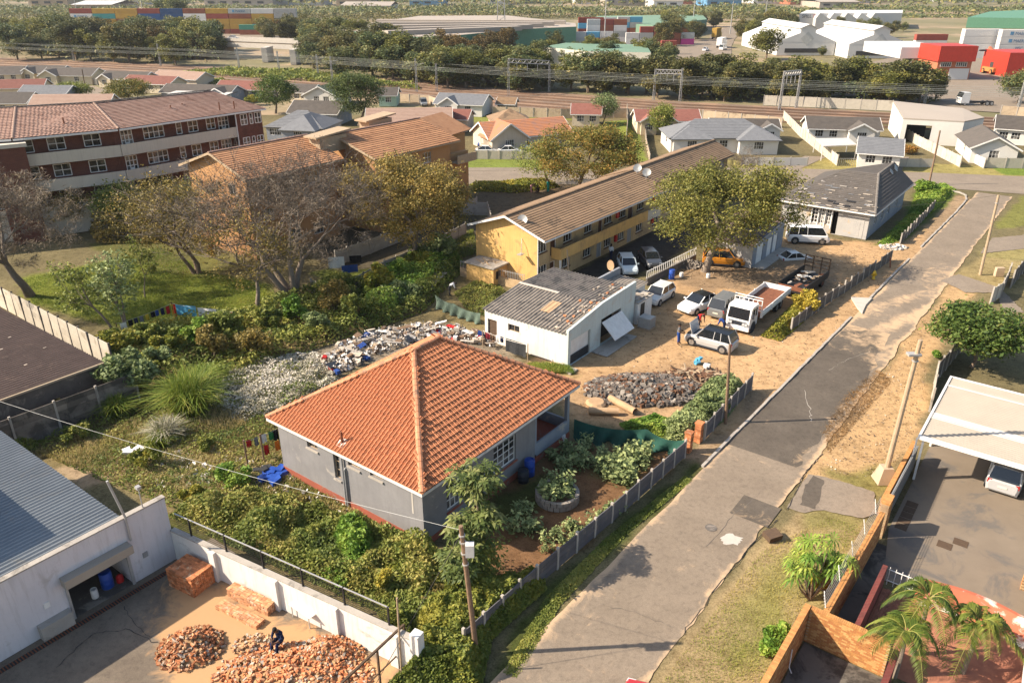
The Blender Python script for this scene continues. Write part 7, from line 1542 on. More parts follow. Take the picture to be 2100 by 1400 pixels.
shed('grey side wing of the striped warehouse',((908,74),(972,64),(1065,66),(985,82)),6,'far_white','shed_cream','warehouse_wing','shed')
shed('long white hall with lettering on its gable',((1640,28),(1851,27),(1852,21),(1655,21)),9,'far_white','far_white')
def roofhall(px,lab):
    t=T('white_hall',lab,'hall',tuple(G(*px[0])),frame='w',group='white halls with raised ridges'); (x0,y0),(x1,y1)=px; a=G(x0,y0); b=G(x1,y1); W=b[0]-a[0]; Y=a[1]; D=52
    t.part('wall',MB().box(a[0],Y,0,b[0],Y+D,5),'far_white'); r=MB(); m=(a[0]+b[0])/2; g=W*.13
    slabroof(r,(a[0],Y,5.02),(a[0],Y+D,5.02),(m-g,Y+D,8.2),(m-g,Y,8.2),.1); slabroof(r,(b[0],Y,5.02),(b[0],Y+D,5.02),(m+g,Y+D,8.2),(m+g,Y,8.2),.1); t.part('roof',r,'far_white')
    t.part('gable',MB().add([(a[0],Y-.05,5),(b[0],Y-.05,5),(m+g,Y-.05,8.2),(m+g,Y-.05,10),(m,Y-.05,11.4),(m-g,Y-.05,10),(m-g,Y-.05,8.2)],[(0,1,2,3,4,5,6)]),'far_white')
    r=MB(); r.box(m-g,Y,8.0,m+g,Y+D,10); slabroof(r,(m-g-.6,Y-.6,9.9),(m-g-.6,Y+D,9.9),(m,Y+D,11.4),(m,Y-.6,11.4),.12); slabroof(r,(m+g+.6,Y-.6,9.9),(m+g+.6,Y+D,9.9),(m,Y+D,11.4),(m,Y-.6,11.4),.12); t.part('ridge_monitor',r,'far_white')
    t.part('diamond_vent',MB().face([(m,Y-.1,3.6),(m+2.6,Y-.1,6.2),(m,Y-.1,8.8),(m-2.6,Y-.1,6.2)]),'cont_grey'); w=MB().box(a[0]+3,Y-.12,1,b[0]-3,Y-.06,2.6); t.part('window_band',w,'far_dark')
roofhall(((1592,114),(1735,120)),'left of the two white halls with raised ridges'); roofhall(((1737,120),(1892,126)),'right of the two white halls with raised ridges')
t=T('saw_tooth_works','row of white saw-tooth factory roofs behind the white halls','factory',tuple(G(1660,62)),frame='w')
for k in range(5):
    a=G(1670+k*28,62); t.part('saw_tooth',MB().add([(a[0],a[1],0),(a[0]+8.5,a[1],0),(a[0]+8.5,a[1],6),(a[0]+2,a[1],9.5),(a[0],a[1],6.5),(a[0],a[1]+20,0),(a[0]+8.5,a[1]+20,0),(a[0]+8.5,a[1]+20,6),(a[0]+2,a[1]+20,9.5),(a[0],a[1]+20,6.5)],[(0,1,2,3,4),(2,7,8,3),(3,8,9,4),(0,4,9,5)]),'far_white' if k%2 else 'cont_grey')
def text_on(t,body,p,size,m,rz=0.):
    cu=bpy.data.curves.new('lettering','FONT'); cu.body=body; cu.size=size; cu.extrude=.03; tx=bpy.data.objects.new('tmp',cu); COL.objects.link(tx); dg=bpy.context.evaluated_depsgraph_get(); m2=bpy.data.meshes.new_from_object(tx.evaluated_get(dg)); bpy.data.objects.remove(tx); m2.materials.clear(); m2.materials.append(MAT(m)); l=bpy.data.objects.new('lettering',m2); COL.objects.link(l); l.parent=t.o; l.location=np.array(p)-t.base; l.rotation_euler=(math.pi/2,0,rz)
hall=[o for o in bpy.data.objects if o.get('label','').startswith('long white hall')][0]; tt=T.__new__(T); tt.o=hall; tt.base=np.array(hall.location); Yf=G(1640,28,9)[1]; x_,z_=GY(1644,37,Yf); text_on(tt,'SPILL',(x_,Yf-.5,z_),2.6,'ink_dark'); text_on(tt,'TECH',(x_+6.2,Yf-.5,z_),2.6,'ink_red')
def red_office(x0,x1,yb,lab,h=9.5):
    a=G(x0,yb); b=G(x1,yb); t=T('red_office',lab,'office',tuple(a),frame='w'); W=b[0]-a[0]; Y=a[1]; X=a[0]
    t.part('wall',MB().box(X,Y,0,X+W,Y+16,5.2),'far_brick'); t.part('sign_band',MB().box(X-.5,Y-.8,5.2,X+W+.5,Y+12,h),'sign_red'); t.part('white_panel',MB().box(X+W*.38,Y-.2,.1,X+W*.96,Y-.02,3.2),'far_white'); t.part('roof',MB().box(X-6,Y+12.05,5,X+W,Y+40,8.2),'far_white')
    for i in range(2):
        w=t.part('window_row',MB().box(X+W*(.08+.46*i),Y-.12,3.7,X+W*(.4+.46*i),Y-.03,5.0),'white_paint')
        for j in range(5): t.part('pane',MB().box(X+W*(.09+.46*i+j*.062),Y-.18,3.8,X+W*(.09+.46*i+j*.062+.045),Y-.125,4.9),'glass',w)
red_office(1916,1985,164,'red and brick office with bold red fascia in the freight yard'); 
t=solo('red_office_edge',MB().box(*G(2060,158)[:2],0,G(2060,158)[0]+30,G(2060,158)[1]+14,7),'sign_red','bright red building cut by the right edge of the freight yard','office')
shed('low green roof behind the middle container yard',((1112,96),(1160,88),(1325,92),(1335,108),(1200,105)),6,'far_green','shed_cream'); shed('long pale green roof behind the containers',((1195,42),(1340,52),(1450,40),(1440,30),(1230,33)),7,'far_green','far_green')
shed('green shed at the top right corner',((1985,36),(2030,24),(2120,20),(2120,38)),6,'shed_green','shed_green'); text_on((lambda o:(setattr(tt,'o',o),setattr(tt,'base',np.array(o.location)),tt)[2])([o for o in bpy.data.objects if o.get('label','').startswith('green shed at')][0]),'22',(G(2072,30,6)[0],G(2072,40,6)[1]-2,4.5),5,'ink_white')
random.seed(21)
fk=0
for (x0,x1,y,h,c) in ((60,140,14,8,'far_tan'),(230,300,10,9,'far_white'),(305,345,8,16,'far_brick'),(420,560,14,8,'far_roof'),(560,660,12,9,'cont_grey'),(690,760,14,7,'far_tan'),(840,910,12,6,'far_blue'),(1000,1045,10,8,'far_white'),(1060,1130,8,10,'far_dark'),(1180,1240,9,9,'far_white'),(1240,1340,12,8,'far_roof'),(1338,1420,9,11,'far_brick'),(1450,1520,14,7,'far_blue'),(1545,1620,8,8,'far_white'),(1620,1700,10,8,'far_brick'),(1700,1800,7,9,'cont_grey'),(1800,1900,5,8,'far_tan'),(1930,2100,5,7,'far_white'),(150,230,24,6,'far_tan'),(700,800,24,5,'far_white'),(1340,1400,16,7,'far_white'),(1680,1760,17,6,'far_roof')):
    a=G(x0,y); b=G(x1,y); fk+=1; W=b[0]-a[0]; col={'far_tan':'tan','far_white':'white','far_brick':'brick','far_roof':'brown-roofed','cont_grey':'grey','far_blue':'blue','far_dark':'dark'}[c]
    side='upper left' if x1<700 else ('top centre' if x1<1400 else 'upper right')
    t=T('distant_building',f'{col} {"tall" if h>9 else "low"} industrial building on the {side} skyline, number {fk} from the list' if False else f'{col} industrial block on the {side} skyline about {int(x0/2100*100)} percent across','building',tuple(a),frame='w',group='skyline buildings')
    t.part('wall',MB().box(a[0],a[1],0,b[0],a[1]+60,h),c); t.part('roof',MB().add([(a[0]-1,a[1]-1,h),(b[0]+1,a[1]-1,h),(b[0]+1,a[1]+61,h),(a[0]-1,a[1]+61,h),(a[0]-1,a[1]+30,h+3),(b[0]+1,a[1]+30,h+3)],[(0,1,5,4),(4,5,2,3)]),random.choice(['far_roof','far_white','cont_grey']))
    for j in range(int(W/14)): t.part('window',MB().box(a[0]+4+j*14,a[1]-.3,h*.4,a[0]+11+j*14,a[1]-.05,h*.7),'far_dark')
# light masts and the lattice tower
for x,yb,h,lab in ((1239,92,24,'tall lighting mast in the middle container yard'),(1420,60,20,'lighting mast behind the pale green roof'),(1497,70,18,'street light mast beside the freight road'),(1567,55,20,'lighting mast beyond the freight road'),(165,60,25,'lighting mast over the long container stack'),(300,64,22,'second lighting mast over the long container stack')):
    p=G(x,yb); solo('light_mast',MB().tube([p,p+A(0,0,h)],[.3,.15],6).box(p[0]-1.6,p[1]-.3,h-.3,p[0]+1.6,p[1]+.3,h+.3),'galv',lab,'mast',base=tuple(p),group='lighting masts')
p=G(1028,92); t=T('lattice_tower','steel lattice tower in front of the striped warehouse','tower',tuple(p),frame='w'); hh=24
for dx,dy in ((-2,-2),(2,-2),(2,2),(-2,2)): t.part('leg',MB().beam(p+A(dx,dy,0),p+A(dx*.7,dy*.7,hh),.35,.35),'galv')
m=MB()
for i in range(12): z=hh*i/12; z2=hh*(i+1)/12; s=1 if i%2 else -1; k=1.9*(1-.3*i/12); m.beam(p+A(-k*s,-k,z),p+A(k*s,-k,z2),.2,.2); m.beam(p+A(-k,-k*s,z),p+A(-k,k*s,z2),.2,.2)
t.part('lacing',m,'galv'); t.part('platform',MB().box(p[0]-2.6,p[1]-2.6,hh-1.4,p[0]+2.6,p[1]+2.6,hh-.9),'galv')
# ---------------------------------------------------------------- tree belts
def far_proto(seed,n,lm,trunk=True):
    rnd=np.random.default_rng(seed); k=34; cs=rnd.normal(size=(k,3)); cs/=np.linalg.norm(cs,axis=1)[:,None]; cs[:,2]=cs[:,2]*.9; cs=cs*(.45+.55*rnd.random((k,1)))*A(.36,.36,.42)+A(0,0,.5); i=rnd.integers(0,k,n); v=rnd.normal(size=(n,3)); v/=np.linalg.norm(v,axis=1)[:,None]
    C=cs[i]+v*.13*(rnd.random((n,1))**.33)*A(1,1,.9); C[:,2]=np.maximum(C[:,2],.06); ct=rnd.random(k); V,Fc,tt=leaves(C,.036*(.6+.9*rnd.random(n)),up=.5,tint=.05+.55*ct[i]+.3*rnd.random(n),aspect=.7)
    m=MB().tube([(0,0,-.02),(.01,0,.3),(.03,.02,.55)],[.025,.02,.01],5,cap=False)
    return npmesh('crown',V,Fc,tt),m.mesh('trunk')
FP=[far_proto(200+i,6500,'far_leaf') for i in range(6)]
def belt(poly,n,h,lab,grp,lm='far_leaf',wf=1.,seed=1,hv=.25):
    rnd=random.Random(seed)
    for q in scatter(poly,n):
        c,tr=rnd.choice(FP); root=bpy.data.objects.new('belt_tree',None); COL.objects.link(root); root.location=(q[0],q[1],0); s=h*rnd.uniform(1-hv,1+hv); root.scale=(s*wf*rnd.uniform(.85,1.2),s*wf*rnd.uniform(.85,1.2),s); root.rotation_euler=(0,0,rnd.random()*6.28); tag(root,lab,'tree',grp)
        for nm,me,m in (('crown',c,lm),('trunk',tr,'bark')):
            o=bpy.data.objects.new(nm,me); COL.objects.link(o); o.parent=root
            if not me.materials: me.materials.append(None)
            o.material_slots[0].link='OBJECT'; o.material_slots[0].material=MAT(rnd.choice((lm,lm,'far_leaf_b','leaf_tree')) if nm=='crown' and lm!='far_leaf_c' else m)
leafmat('far_leaf_b', [(.045,.06,.022),(.09,.095,.03),(.15,.135,.04),(.24,.18,.055)], trans=.2); leafmat('far_leaf_c', [(.05,.045,.02),(.10,.075,.026),(.17,.11,.03),(.24,.14,.04)], trans=.2)
belt(gp((880,182),(1100,188),(1400,206),(1400,192),(1100,172),(880,160)),38,9.6,'dark green tree in the belt behind the middle of the railway','belt trees behind the middle railway','far_leaf',1.4,1)
belt(gp((1400,206),(1560,210),(1900,216),(1930,208),(1700,192),(1560,185),(1400,192)),44,9.0,'olive green tree in the belt behind the right railway','belt trees behind the right railway','far_leaf_b',1.4,2)
belt(gp((0,124),(350,136),(450,128),(440,95),(250,88),(0,80)),62,12.5,'tall green tree in the wood at upper left','trees of the upper left wood','far_leaf',1.3,3)
belt(gp((120,112),(420,128),(420,120),(120,105)),9,11.,'orange-brown tree in the wood at upper left','orange trees of the upper left wood','far_leaf_c',1.0,4)
belt(gp((615,150),(700,158),(880,182),(880,140),(760,92),(640,86)),50,11.5,'dark tree in the wood below the striped warehouse','trees below the striped warehouse','far_leaf',1.4,5)
belt(gp((830,150),(1000,165),(1080,150),(1060,115),(900,110)),14,10.5,'russet tree in the wood below the striped warehouse','russet trees below the warehouse','far_leaf_c',1.1,6)
belt(gp((520,92),(630,90),(690,80),(640,70),(540,74)),12,11.,'round tree behind the road bridge','trees behind the bridge','far_leaf_b',1.1,7)
belt(gp((1060,140),(1360,160),(1400,140),(1330,118),(1120,112)),18,8.5,'dark tree between the tree belt and the container yard','trees before the container yard','far_leaf',1.1,8)
belt(gp((1500,130),(1590,150),(1640,110),(1620,60),(1560,58),(1520,75)),24,11.,'green tree right of the freight road','trees right of the freight road','far_leaf_b',1.1,9)
belt(gp((1300,75),(1380,110),(1470,60),(1500,48),(1420,50)),18,10.,'green tree left of the freight road','trees left of the freight road','far_leaf_b',1.1,10)
belt(gp((330,62),(420,64),(440,50),(340,50)),4,16.,'tall dark tree before the long container stack','trees before the long container stack','far_leaf',.9,11)
belt(gp((1700,75),(1900,80),(1900,62),(1700,58)),9,7.5,'dark tree behind the white halls','trees behind the white halls','far_leaf',1.2,12)
for x,y,hh,lab in ((1683,118,5,'palm-like tree before the left white hall'),(1860,135,6,'palm-like tree before the right white hall')): belt([g2(x-6,y),g2(x+6,y),g2(x,y-3)],1,hh,lab,'trees before the white halls','far_leaf',.9,13)
thicket('wood_undergrowth','continuous undergrowth filling the wood at upper left',gp((-60,124),(350,134),(450,126),(440,92),(250,86),(-60,80)),7.5,15000,.9,'far_leaf',cell=9,seed=71,lo=.2)
thicket('wood_undergrowth','continuous undergrowth filling the wood below the striped warehouse',gp((615,148),(700,156),(880,180),(1100,186),(1400,204),(1400,188),(1100,160),(880,135),(760,92),(640,86)),6.5,17000,.8,'far_leaf_b',cell=8,seed=73,lo=.2)
thicket('wood_undergrowth','hedge of undergrowth along the right railway wall',gp((1400,204),(1560,208),(1900,214),(1930,206),(1700,192),(1560,186),(1400,192)),6.,11000,.7,'far_leaf',cell=7,seed=75,lo=.2)
# undergrowth beside the tracks and the far woods, seen as one mass
thicket('trackside_scrub','green undergrowth along the foot of the bridge and the tracks',gp((370,152),(480,142),(620,148),(860,180),(860,186),(700,172),(480,158)),2.2,9000,.8,'leaf_mix',cell=4,seed=51,lo=.2)
thicket('trackside_scrub','green hedge strip on the near side of the tracks at upper left',gp((300,168),(480,170),(480,180),(300,178)),2.0,3000,.7,'leaf_mix',cell=4,seed=53,lo=.3)
thicket('far_wood','far wooded strips along the skyline',gp((-300,40),(2400,38),(2400,22),(-300,22)),9,48000,2.3,'far_leaf',cell=26,seed=55,lo=.0,hf=lambda x,y:(vnoise(x,y,90,4)>.36)*1.+.06)
thicket('far_wood','farthest wooded ridge under the horizon',gp((-400,14),(2500,14),(2500,-8),(-400,-8)),15,42000,5.,'far_leaf',cell=80,seed=57,lo=.1)
thicket('far_wood','scrub between the warehouses and the upper left containers',gp((-100,66),(150,66),(700,50),(1100,40),(1700,50),(1700,36),(700,34),(-100,40)),7,26000,1.5,'far_leaf_b',cell=18,seed=59,lo=.0,hf=lambda x,y:(vnoise(x,y,50,7)>.42)*1.+.04)
# ---------------------------------------------------------------- vehicles
def wheel(t, x, y, r, w, rim='rim'):
    s=1 if y>0 else -1
    o=t.part('wheel',MB().lathe([(r*.62,-w/2),(r*.93,-w/2),(r,-w*.3),(r,w*.3),(r*.93,w/2),(r*.62,w/2)],(x,y,r),18,axis=1),'tyre',smooth=False)
    m=MB(); yy=y+s*w*.5
    for k in range(6):
        a=6.283*k/6; m.obox((x+math.cos(a)*r*.32,yy-.005*s,r+math.sin(a)*r*.32),(math.cos(a)*r*.3,0,math.sin(a)*r*.3),(-math.sin(a)*r*.09,0,math.cos(a)*r*.09),(0,.015,0))
    m.lathe([(r*.66,-.02),(r*.66,.02),(r*.56,.022)],(x,yy-.02*s,r),18,axis=1); t.part('rim',m,rim,o)
KIND={ # windscreen base, roof front, roof rear, rear base (fractions from the rear), belt, bonnet, roof heights
 'hatch':(.74,.58,.13,.03,.60,.56,1.0,.62),'suv':(.76,.62,.10,.02,.58,.57,1.0,.6),'sedan':(.73,.55,.27,.10,.62,.55,1.0,.62),'van':(.93,.80,.03,.01,.55,.52,1.0,.5),'bakkie':(.74,.6,.10,.02,.57,.57,1.0,.6)}
def car(kind, label, u, v, hd, L, W, Hh, paint, roof=None, frame='uv', rim='rim', cat='car', name='parked_car', group=None, z=0., bonnet=False, wheels=True, uvrot=True):
    """hd: heading of the nose, degrees in the street grid (0 = away up the street)"""
    p=uv2w(u,v) if frame=='uv' else A(u,v,0); rz=rad(hd)+(TH if frame=='uv' else 0)
    t=T(name,label,cat,(p[0],p[1],z),frame='l',rz=rz,group=group); ws,rf,rr,rb,belt,bon,_,mid=KIND[kind]; h=L/2; w=W/2; X=lambda f:-h+f*L; zb=Hh*belt; r=.2*Hh+.0 if Hh<1.8 else .19*Hh; r=max(.29,min(.38,r)); zs=r*.62
    st=[(0,.78,.0,zs+.12,zb*.90),(.02,.92,0,zs,zb*.97),(.10,.98,0,zs,zb),(.5,1,0,zs,zb*.99),(ws,.99,0,zs,zb*.98),(.86,.97,0,zs,Hh*bon*.97),(.955,.90,0,zs,Hh*bon*.86),(1.0,.74,0,zs+.12,Hh*bon*.66)]
    P=[]
    for f,k,_,a,b in st:
        x=X(f); ww=w*k
        for s in (-1,1): P+= [(x,s*ww*.93,a),(x,s*ww,(a+b)*.5),(x,s*ww*.98,b-.1),(x,s*ww*.88,b)]
    F=[]; n=8
    for i in range(len(st)-1):
        a,b=i*n,(i+1)*n
        F+= [(a+j,b+j,b+j+1,a+j+1) for j in (0,1,2)]+[(b+4+j,a+4+j,a+5+j,b+5+j) for j in (0,1,2)]+[(a+3,b+3,b+7,a+7),(a,a+4,b+4,b)]
    F+= [(0,1,2,3,7,6,5,4)[::-1],tuple((len(st)-1)*n+k for k in (0,1,2,3,7,6,5,4))]
    t.part('body',MB().add(P,F),paint)
    wt=w*.74; wb=w*.87; zr=Hh; c=[(X(ws),zb*.97),(X(rf),zr-.06),(X(rr),zr-.05),(X(rb),zb)]
    def q(i,s): return (c[i][0],s*(wb if i in (0,3) else wt),c[i][1])
    g='carglass'
    t.part('windscreen',MB().face([q(0,-1),q(0,1),q(1,1),q(1,-1)]),g); t.part('rear_window',MB().face([q(3,-1),q(3,1),q(2,1),q(2,-1)]),g)
    for s in (-1,1):
        t.part('side_window',MB().face([q(0,s),q(1,s),q(2,s),q(3,s)]),g); pil=MB()
        for i,j in ((0,1),(2,3)): pil.beam(q(i,s),q(j,s),.075,.07)
        bx=(c[1][0]*.55+c[2][0]*.45); pil.beam((bx,s*wb*1.0,zb*.98),(bx-.05,s*wt,zr-.06),.07,.05)
        if kind in('suv','van','bakkie'): b2=c[2][0]*.72+c[1][0]*.28; pil.beam((b2-.05,s*wb,zb*.98),(b2,s*wt,zr-.05),.12,.05)
        t.part('pillar',pil,paint)
        t.part('mirror',MB().obox((c[0][0]-.15,s*(w+.07),zb+.06),(.06,0,0),(0,.09,0),(0,0,.06)),paint)
        t.part('headlight',MB().obox((X(.955),s*w*.68,Hh*bon*.74),(.07,s*-.03,.03),(0,.17,0),(-.02,0,.06)),'lamp_clear')
        t.part('taillight',MB().obox((X(.018),s*w*.76,zb*.84),(.05,0,0),(0,.11,0),(0,0,.12)),'lamp_red')
        t.part('sill_trim',MB().box(X(.22),s*w*.95-.02,zs-.06,X(.80),s*w*.95+.03,zs+.08),'plastic_dark')
        for f in (.28,.52): t.part('door_handle',MB().obox((X(f),s*(w*.985),zb*.87),(.08,0,0),(0,.02,0),(0,0,.015)),paint)
    t.part('roof',MB().add([(c[1][0]+.02,-wt,zr-.06),(c[1][0]+.02,wt,zr-.06),(c[2][0],wt,zr-.05),(c[2][0],-wt,zr-.05),(c[1][0]-.1,0,zr),(c[2][0]+.1,0,zr)],[(0,1,4),(1,2,5,4),(2,3,5),(3,0,4,5)]),roof or paint)
    t.part('grille',MB().obox((X(.985),0,Hh*bon*.58),(.03,0,0),(0,w*.5,0),(0,0,.09)),'plastic_dark'); t.part('bumper',MB().obox((X(.985),0,zs+.09),(.05,0,0),(0,w*.72,0),(0,0,.07)),'plastic_dark')
    t.part('number_plate',MB().obox((X(-.003),0,zb*.62),(.01,0,0),(0,.24,0),(0,0,.06)),'plate'); t.part('number_plate',MB().obox((X(1.004),0,zs+.16),(.01,0,0),(0,.24,0),(0,0,.055)),'plate')
    if wheels:
        for f in (.175,.815):
            for s in (-1,1):
                t.part('wheel_arch',MB().lathe([(r*1.18,-.02),(r*1.18,.02)],(X(f),s*(w*.965),r+.03),16,axis=1),'plastic_dark'); wheel(t,X(f),s*(w*.9),r,.2,rim)
    if bonnet: t.part('open_bonnet',MB().obox((X(.87),0,Hh*bon+.42),(.16,0,.5),(0,w*.8,0),(.02,0,-.01)),paint); t.part('engine_bay',MB().box(X(.8),-w*.7,Hh*bon*.9,X(.95),w*.7,Hh*bon*.99),'black_iron')
    return t
car('suv','silver crossover with black roof and open bonnet in the sandy yard',55.6,21.8,90,4.1,1.8,1.68,'paint_silver','paint_black',bonnet=True)
car('sedan','white saloon with black roof parked beside the white truck',62.5,26.0,166,4.5,1.85,1.45,'paint_white','paint_black')
car('bakkie','grey station wagon squeezed behind the white truck cab',63.2,23.75,0,4.8,1.75,1.85,'paint_grey')
car('hatch','white hatchback parked at the end of the lean-to shed',62.1,29.9,180,4.0,1.72,1.5,'paint_pale')
car('hatch','pale blue hatchback in the dark yard of the yellow flats',67.6,36.3,-140,4.0,1.72,1.48,'paint_ice')
car('hatch','dark blue hatchback behind the pale blue one at the yellow flats',70.8,35.4,-135,4.0,1.72,1.46,'paint_dark')
car('suv','amber yellow crossover under the broad tree',75.3,29.2,-66,4.3,1.8,1.68,'paint_amber')
car('van','white minibus in front of the derelict house',88.2,24.7,-61,4.6,1.85,1.95,'paint_white',cat='van',name='parked_van')
car('suv','silver crossover parked nose-in under the white carport',48.75,-.05,0,4.4,1.85,1.7,'paint_silver',rim='rim')
car('sedan','stripped white car shell sunk in a pit on the sandy yard',82.0,23.9,-40,3.6,1.6,1.35,'paint_pale',z=-.62,wheels=False,name='car_wreck')
p=w2uv(G(1338,1412,1.4)); car('hatch','red car cut off by the bottom edge of the picture',p[0]-1.0,p[1],20,4.0,1.75,1.45,'paint_red')
def wc(kind,lab,x,y,hd,paint,L=4.2,Hh=1.5,z=0,W=1.75): q=G(x,y,z); return car(kind,lab,q[0],q[1],hd,L,W,Hh,paint,frame='w',z=z)
wc('bakkie','blue pickup in the yard of the orange tiled house',993,298,-100,'paint_blue',4.8,1.7); wc('sedan','white car behind the grey wall of the orange tiled house',1000,316,0,'paint_pale'); wc('sedan','second white car by the palm of the orange tiled house',1046,316,5,'paint_white'); wc('suv','white four-wheel drive before the orange tiled house',1078,308,3,'paint_white',4.6,1.8)
wc('suv','grey car on the track beside the railway wall',869,216,-80,'paint_grey',4.4,1.6); wc('sedan','white car crossing the road bridge',480,81,0,'paint_white',4.6,1.5,6.0)
wc('sedan','white car driving up the freight road',1447,105,60,'paint_white',4.8,1.6); wc('van','white van behind a lorry on the freight road',1482,103,60,'paint_white',5.5,2.4,0,2.1)
def lorry(lab,x,y,hd,paint,boxp,Lb=7,hb=3.2):
    q=G(x,y); t=T('lorry',lab,'lorry',(q[0],q[1],0.),frame='l',rz=rad(hd)); t.part('cab',MB().add([(Lb/2+.2,-1.2,.6),(Lb/2+2.2,-1.2,.6),(Lb/2+2.2,-1.2,1.9),(Lb/2+1.8,-1.2,3.0),(Lb/2+.2,-1.2,3.0),(Lb/2+.2,1.2,.6),(Lb/2+2.2,1.2,.6),(Lb/2+2.2,1.2,1.9),(Lb/2+1.8,1.2,3.0),(Lb/2+.2,1.2,3.0)],[(0,1,2,3,4),(9,8,7,6,5),(1,6,7,2),(3,8,9,4),(0,4,9,5)]),paint)
    t.part('windscreen',MB().face([(Lb/2+2.2,-1.15,1.9),(Lb/2+2.2,1.15,1.9),(Lb/2+1.8,1.15,2.95),(Lb/2+1.8,-1.15,2.95)]),'carglass')
    if boxp: t.part('cargo_box',MB().box(-Lb/2,-1.25,1.0,Lb/2,1.25,1.0+hb),boxp)
    t.part('chassis',MB().box(-Lb/2,-.5,.6,Lb/2+.3,.5,.95),'black_iron')
    for f in (-Lb*.38,-Lb*.2,Lb/2+1.1):
        for s in (-1,1): wheel(t,f,s*1.05,.5,.28,'galv')
lorry('yellow container lorry far up the freight road',1468,80,62,'paint_yellow','cont_yellow',9,4.2); lorry('white box lorry on the freight road',1478,98,62,'paint_white','cont_white'); lorry('white tractor unit with bare chassis on the yard road at right',2008,216,180,'paint_white',None,6)
# white flatbed truck
def truck():
    t=T('flatbed_truck','white flatbed truck with rusty load bed parked on the sandy yard','truck',tuple(uv2w(59.3,21.15)),frame='l',rz=TH)   # nose at -x
    # cab: front face at x=0
    pr=[(0.05,.55),(.0,1.25),(.28,2.28),(.5,2.38),(1.75,2.38),(1.8,.55)]; w=1.02; P=[(x,-w,z) for x,z in pr]+[(x,w,z) for x,z in pr]; n=6
    t.part('cab',MB().add(P,[tuple(range(n))[::-1],tuple(range(n,2*n))]+[(i,(i+1)%n,n+(i+1)%n,n+i) for i in range(n)]),'paint_white')
    t.part('windscreen',MB().face([(-.004,-.92,1.32),(-.004,.92,1.32),(.25,.88,2.2),(.25,-.88,2.2)]),'carglass'); t.part('grille',MB().box(-.02,-.8,.78,.03,.8,1.12),'plastic_dark'); t.part('bumper',MB().box(-.1,-1.05,.38,.12,1.05,.7),'paint_white')
    for s in (-1,1):
        t.part('side_window',MB().face([(.45,s*(w+.004),1.38),(1.05,s*(w+.004),1.38),(1.05,s*(w+.004),2.15),(.6,s*(w+.004),2.15)]),'carglass'); t.part('quarter_window',MB().face([(1.2,s*(w+.004),1.4),(1.6,s*(w+.004),1.4),(1.6,s*(w+.004),2.15),(1.2,s*(w+.004),2.15)]),'carglass')
        for k in (.55,.78): t.part('headlight',MB().box(-.13,s*k-.1,.85,-.02,s*k+.1,1.05),'lamp_clear')
        t.part('mirror',MB().box(.1,s*(w+.12),1.5,.16,s*(w+.3),1.95),'plastic_dark'); wheel(t,.95,s*.88,.42,.26,'galv'); wheel(t,6.6,s*.88,.42,.4,'galv'); wheel(t,7.6,s*.88,.42,.4,'galv'); t.part('wheel_arch',MB().lathe([(.55,-.02),(.55,.02)],(.95,s*1.01,.48),16,axis=1),'plastic_dark')
    t.part('chassis',MB().box(1.8,-.45,.55,9.0,.45,.85),'black_iron')
    t.part('bed_floor',MB().box(2.1,-1.18,1.02,9.2,1.18,1.12),'rust'); 
    for s in (-1,1): t.part('side_board',MB().box(2.1,s*1.2-.035,1.0,9.2,s*1.2+.035,1.58),'paint_white'); t.part('side_rib',MB().box(2.1,s*1.25-.02,1.25,9.2,s*1.25+.02,1.31),'paint_white')
    for k in range(4):
        for s in (-1,1): t.part('stanchion',MB().box(2.2+k*2.3,s*1.26-.03,.95,2.28+k*2.3,s*1.26+.03,1.62),'paint_white')
    t.part('tail_board',MB().box(9.2,-1.2,1.0,9.26,1.2,1.58),'paint_white'); m=MB()
    for y in np.linspace(-1.2,1.2,7): m.box(2.0,y-.03,1.0,2.06,y+.03,2.55)
    for z in (1.6,2.05,2.5): m.box(2.0,-1.23,z,2.06,1.23,z+.06)
    t.part('headboard',m,'paint_white'); m=MB(); m.box(2.0,-1.23,2.72,2.05,1.23,2.78); t.part('roof_rail',m,'paint_white')
    t.part('number_plate',MB().box(-.115,-.24,.46,-.1,.24,.57),'plate')
truck()
t=T('dark_tipper','rusty dark tipper body loaded with scrap behind the white truck','truck',tuple(uv2w(69.6,20.2)),frame='l',rz=TH-.06)
t.part('load_bed',MB().box(0,-1.25,.75,6.0,1.25,.95),'black_iron')
for s in (-1,1): t.part('side_board',MB().box(0,s*1.25-.04,.95,6.0,s*1.25+.04,1.5),'black_iron')
t.part('tail_board',MB().box(-.05,-1.25,.95,0,1.25,1.35),'rust'); m=MB()
for z in (1.5,1.85,2.2,2.55): m.box(6.0,-1.25,z,6.08,1.25,z+.1)
for y in (-1.2,-.4,.4,1.2): m.box(6.0,y-.05,.95,6.09,y+.05,2.65)
t.part('headboard',m,'timber_dark')
for f in (.9,1.9,5.2):
    for s in (-1,1): wheel(t,f,s*.95,.42,.3,'rust')
for i in range(26): t.part('scrap',MB().rock((random.uniform(.4,5.4),random.uniform(-1,1),1.0+random.random()*.35),random.uniform(.1,.5),random.uniform(.06,.25),.05),random.choice(['wood_pale','wood_pole','timber_dark','concrete','rust','foam_white']))
t=T('reach_stacker','orange reach stacker between the white containers and the red office','forklift',tuple(G(2035,152)),frame='l',rz=1.57); t.part('chassis',MB().box(-3,-1.8,.8,3.5,1.8,2.0),'cont_orange'); t.part('cab',MB().box(-.8,-.9,2.0,1.0,.9,3.6),'far_dark'); t.part('boom',MB().beam((-2.8,0,3.4),(5,0,7.5),.7,.9),'far_brick'); t.part('spreader',MB().box(4.6,-3,6.4,5.4,3,6.9),'far_dark')
for f in (-2,2.4):
    for s in (-1,1): wheel(t,f,s*1.7,.8,.7,'cont_orange')
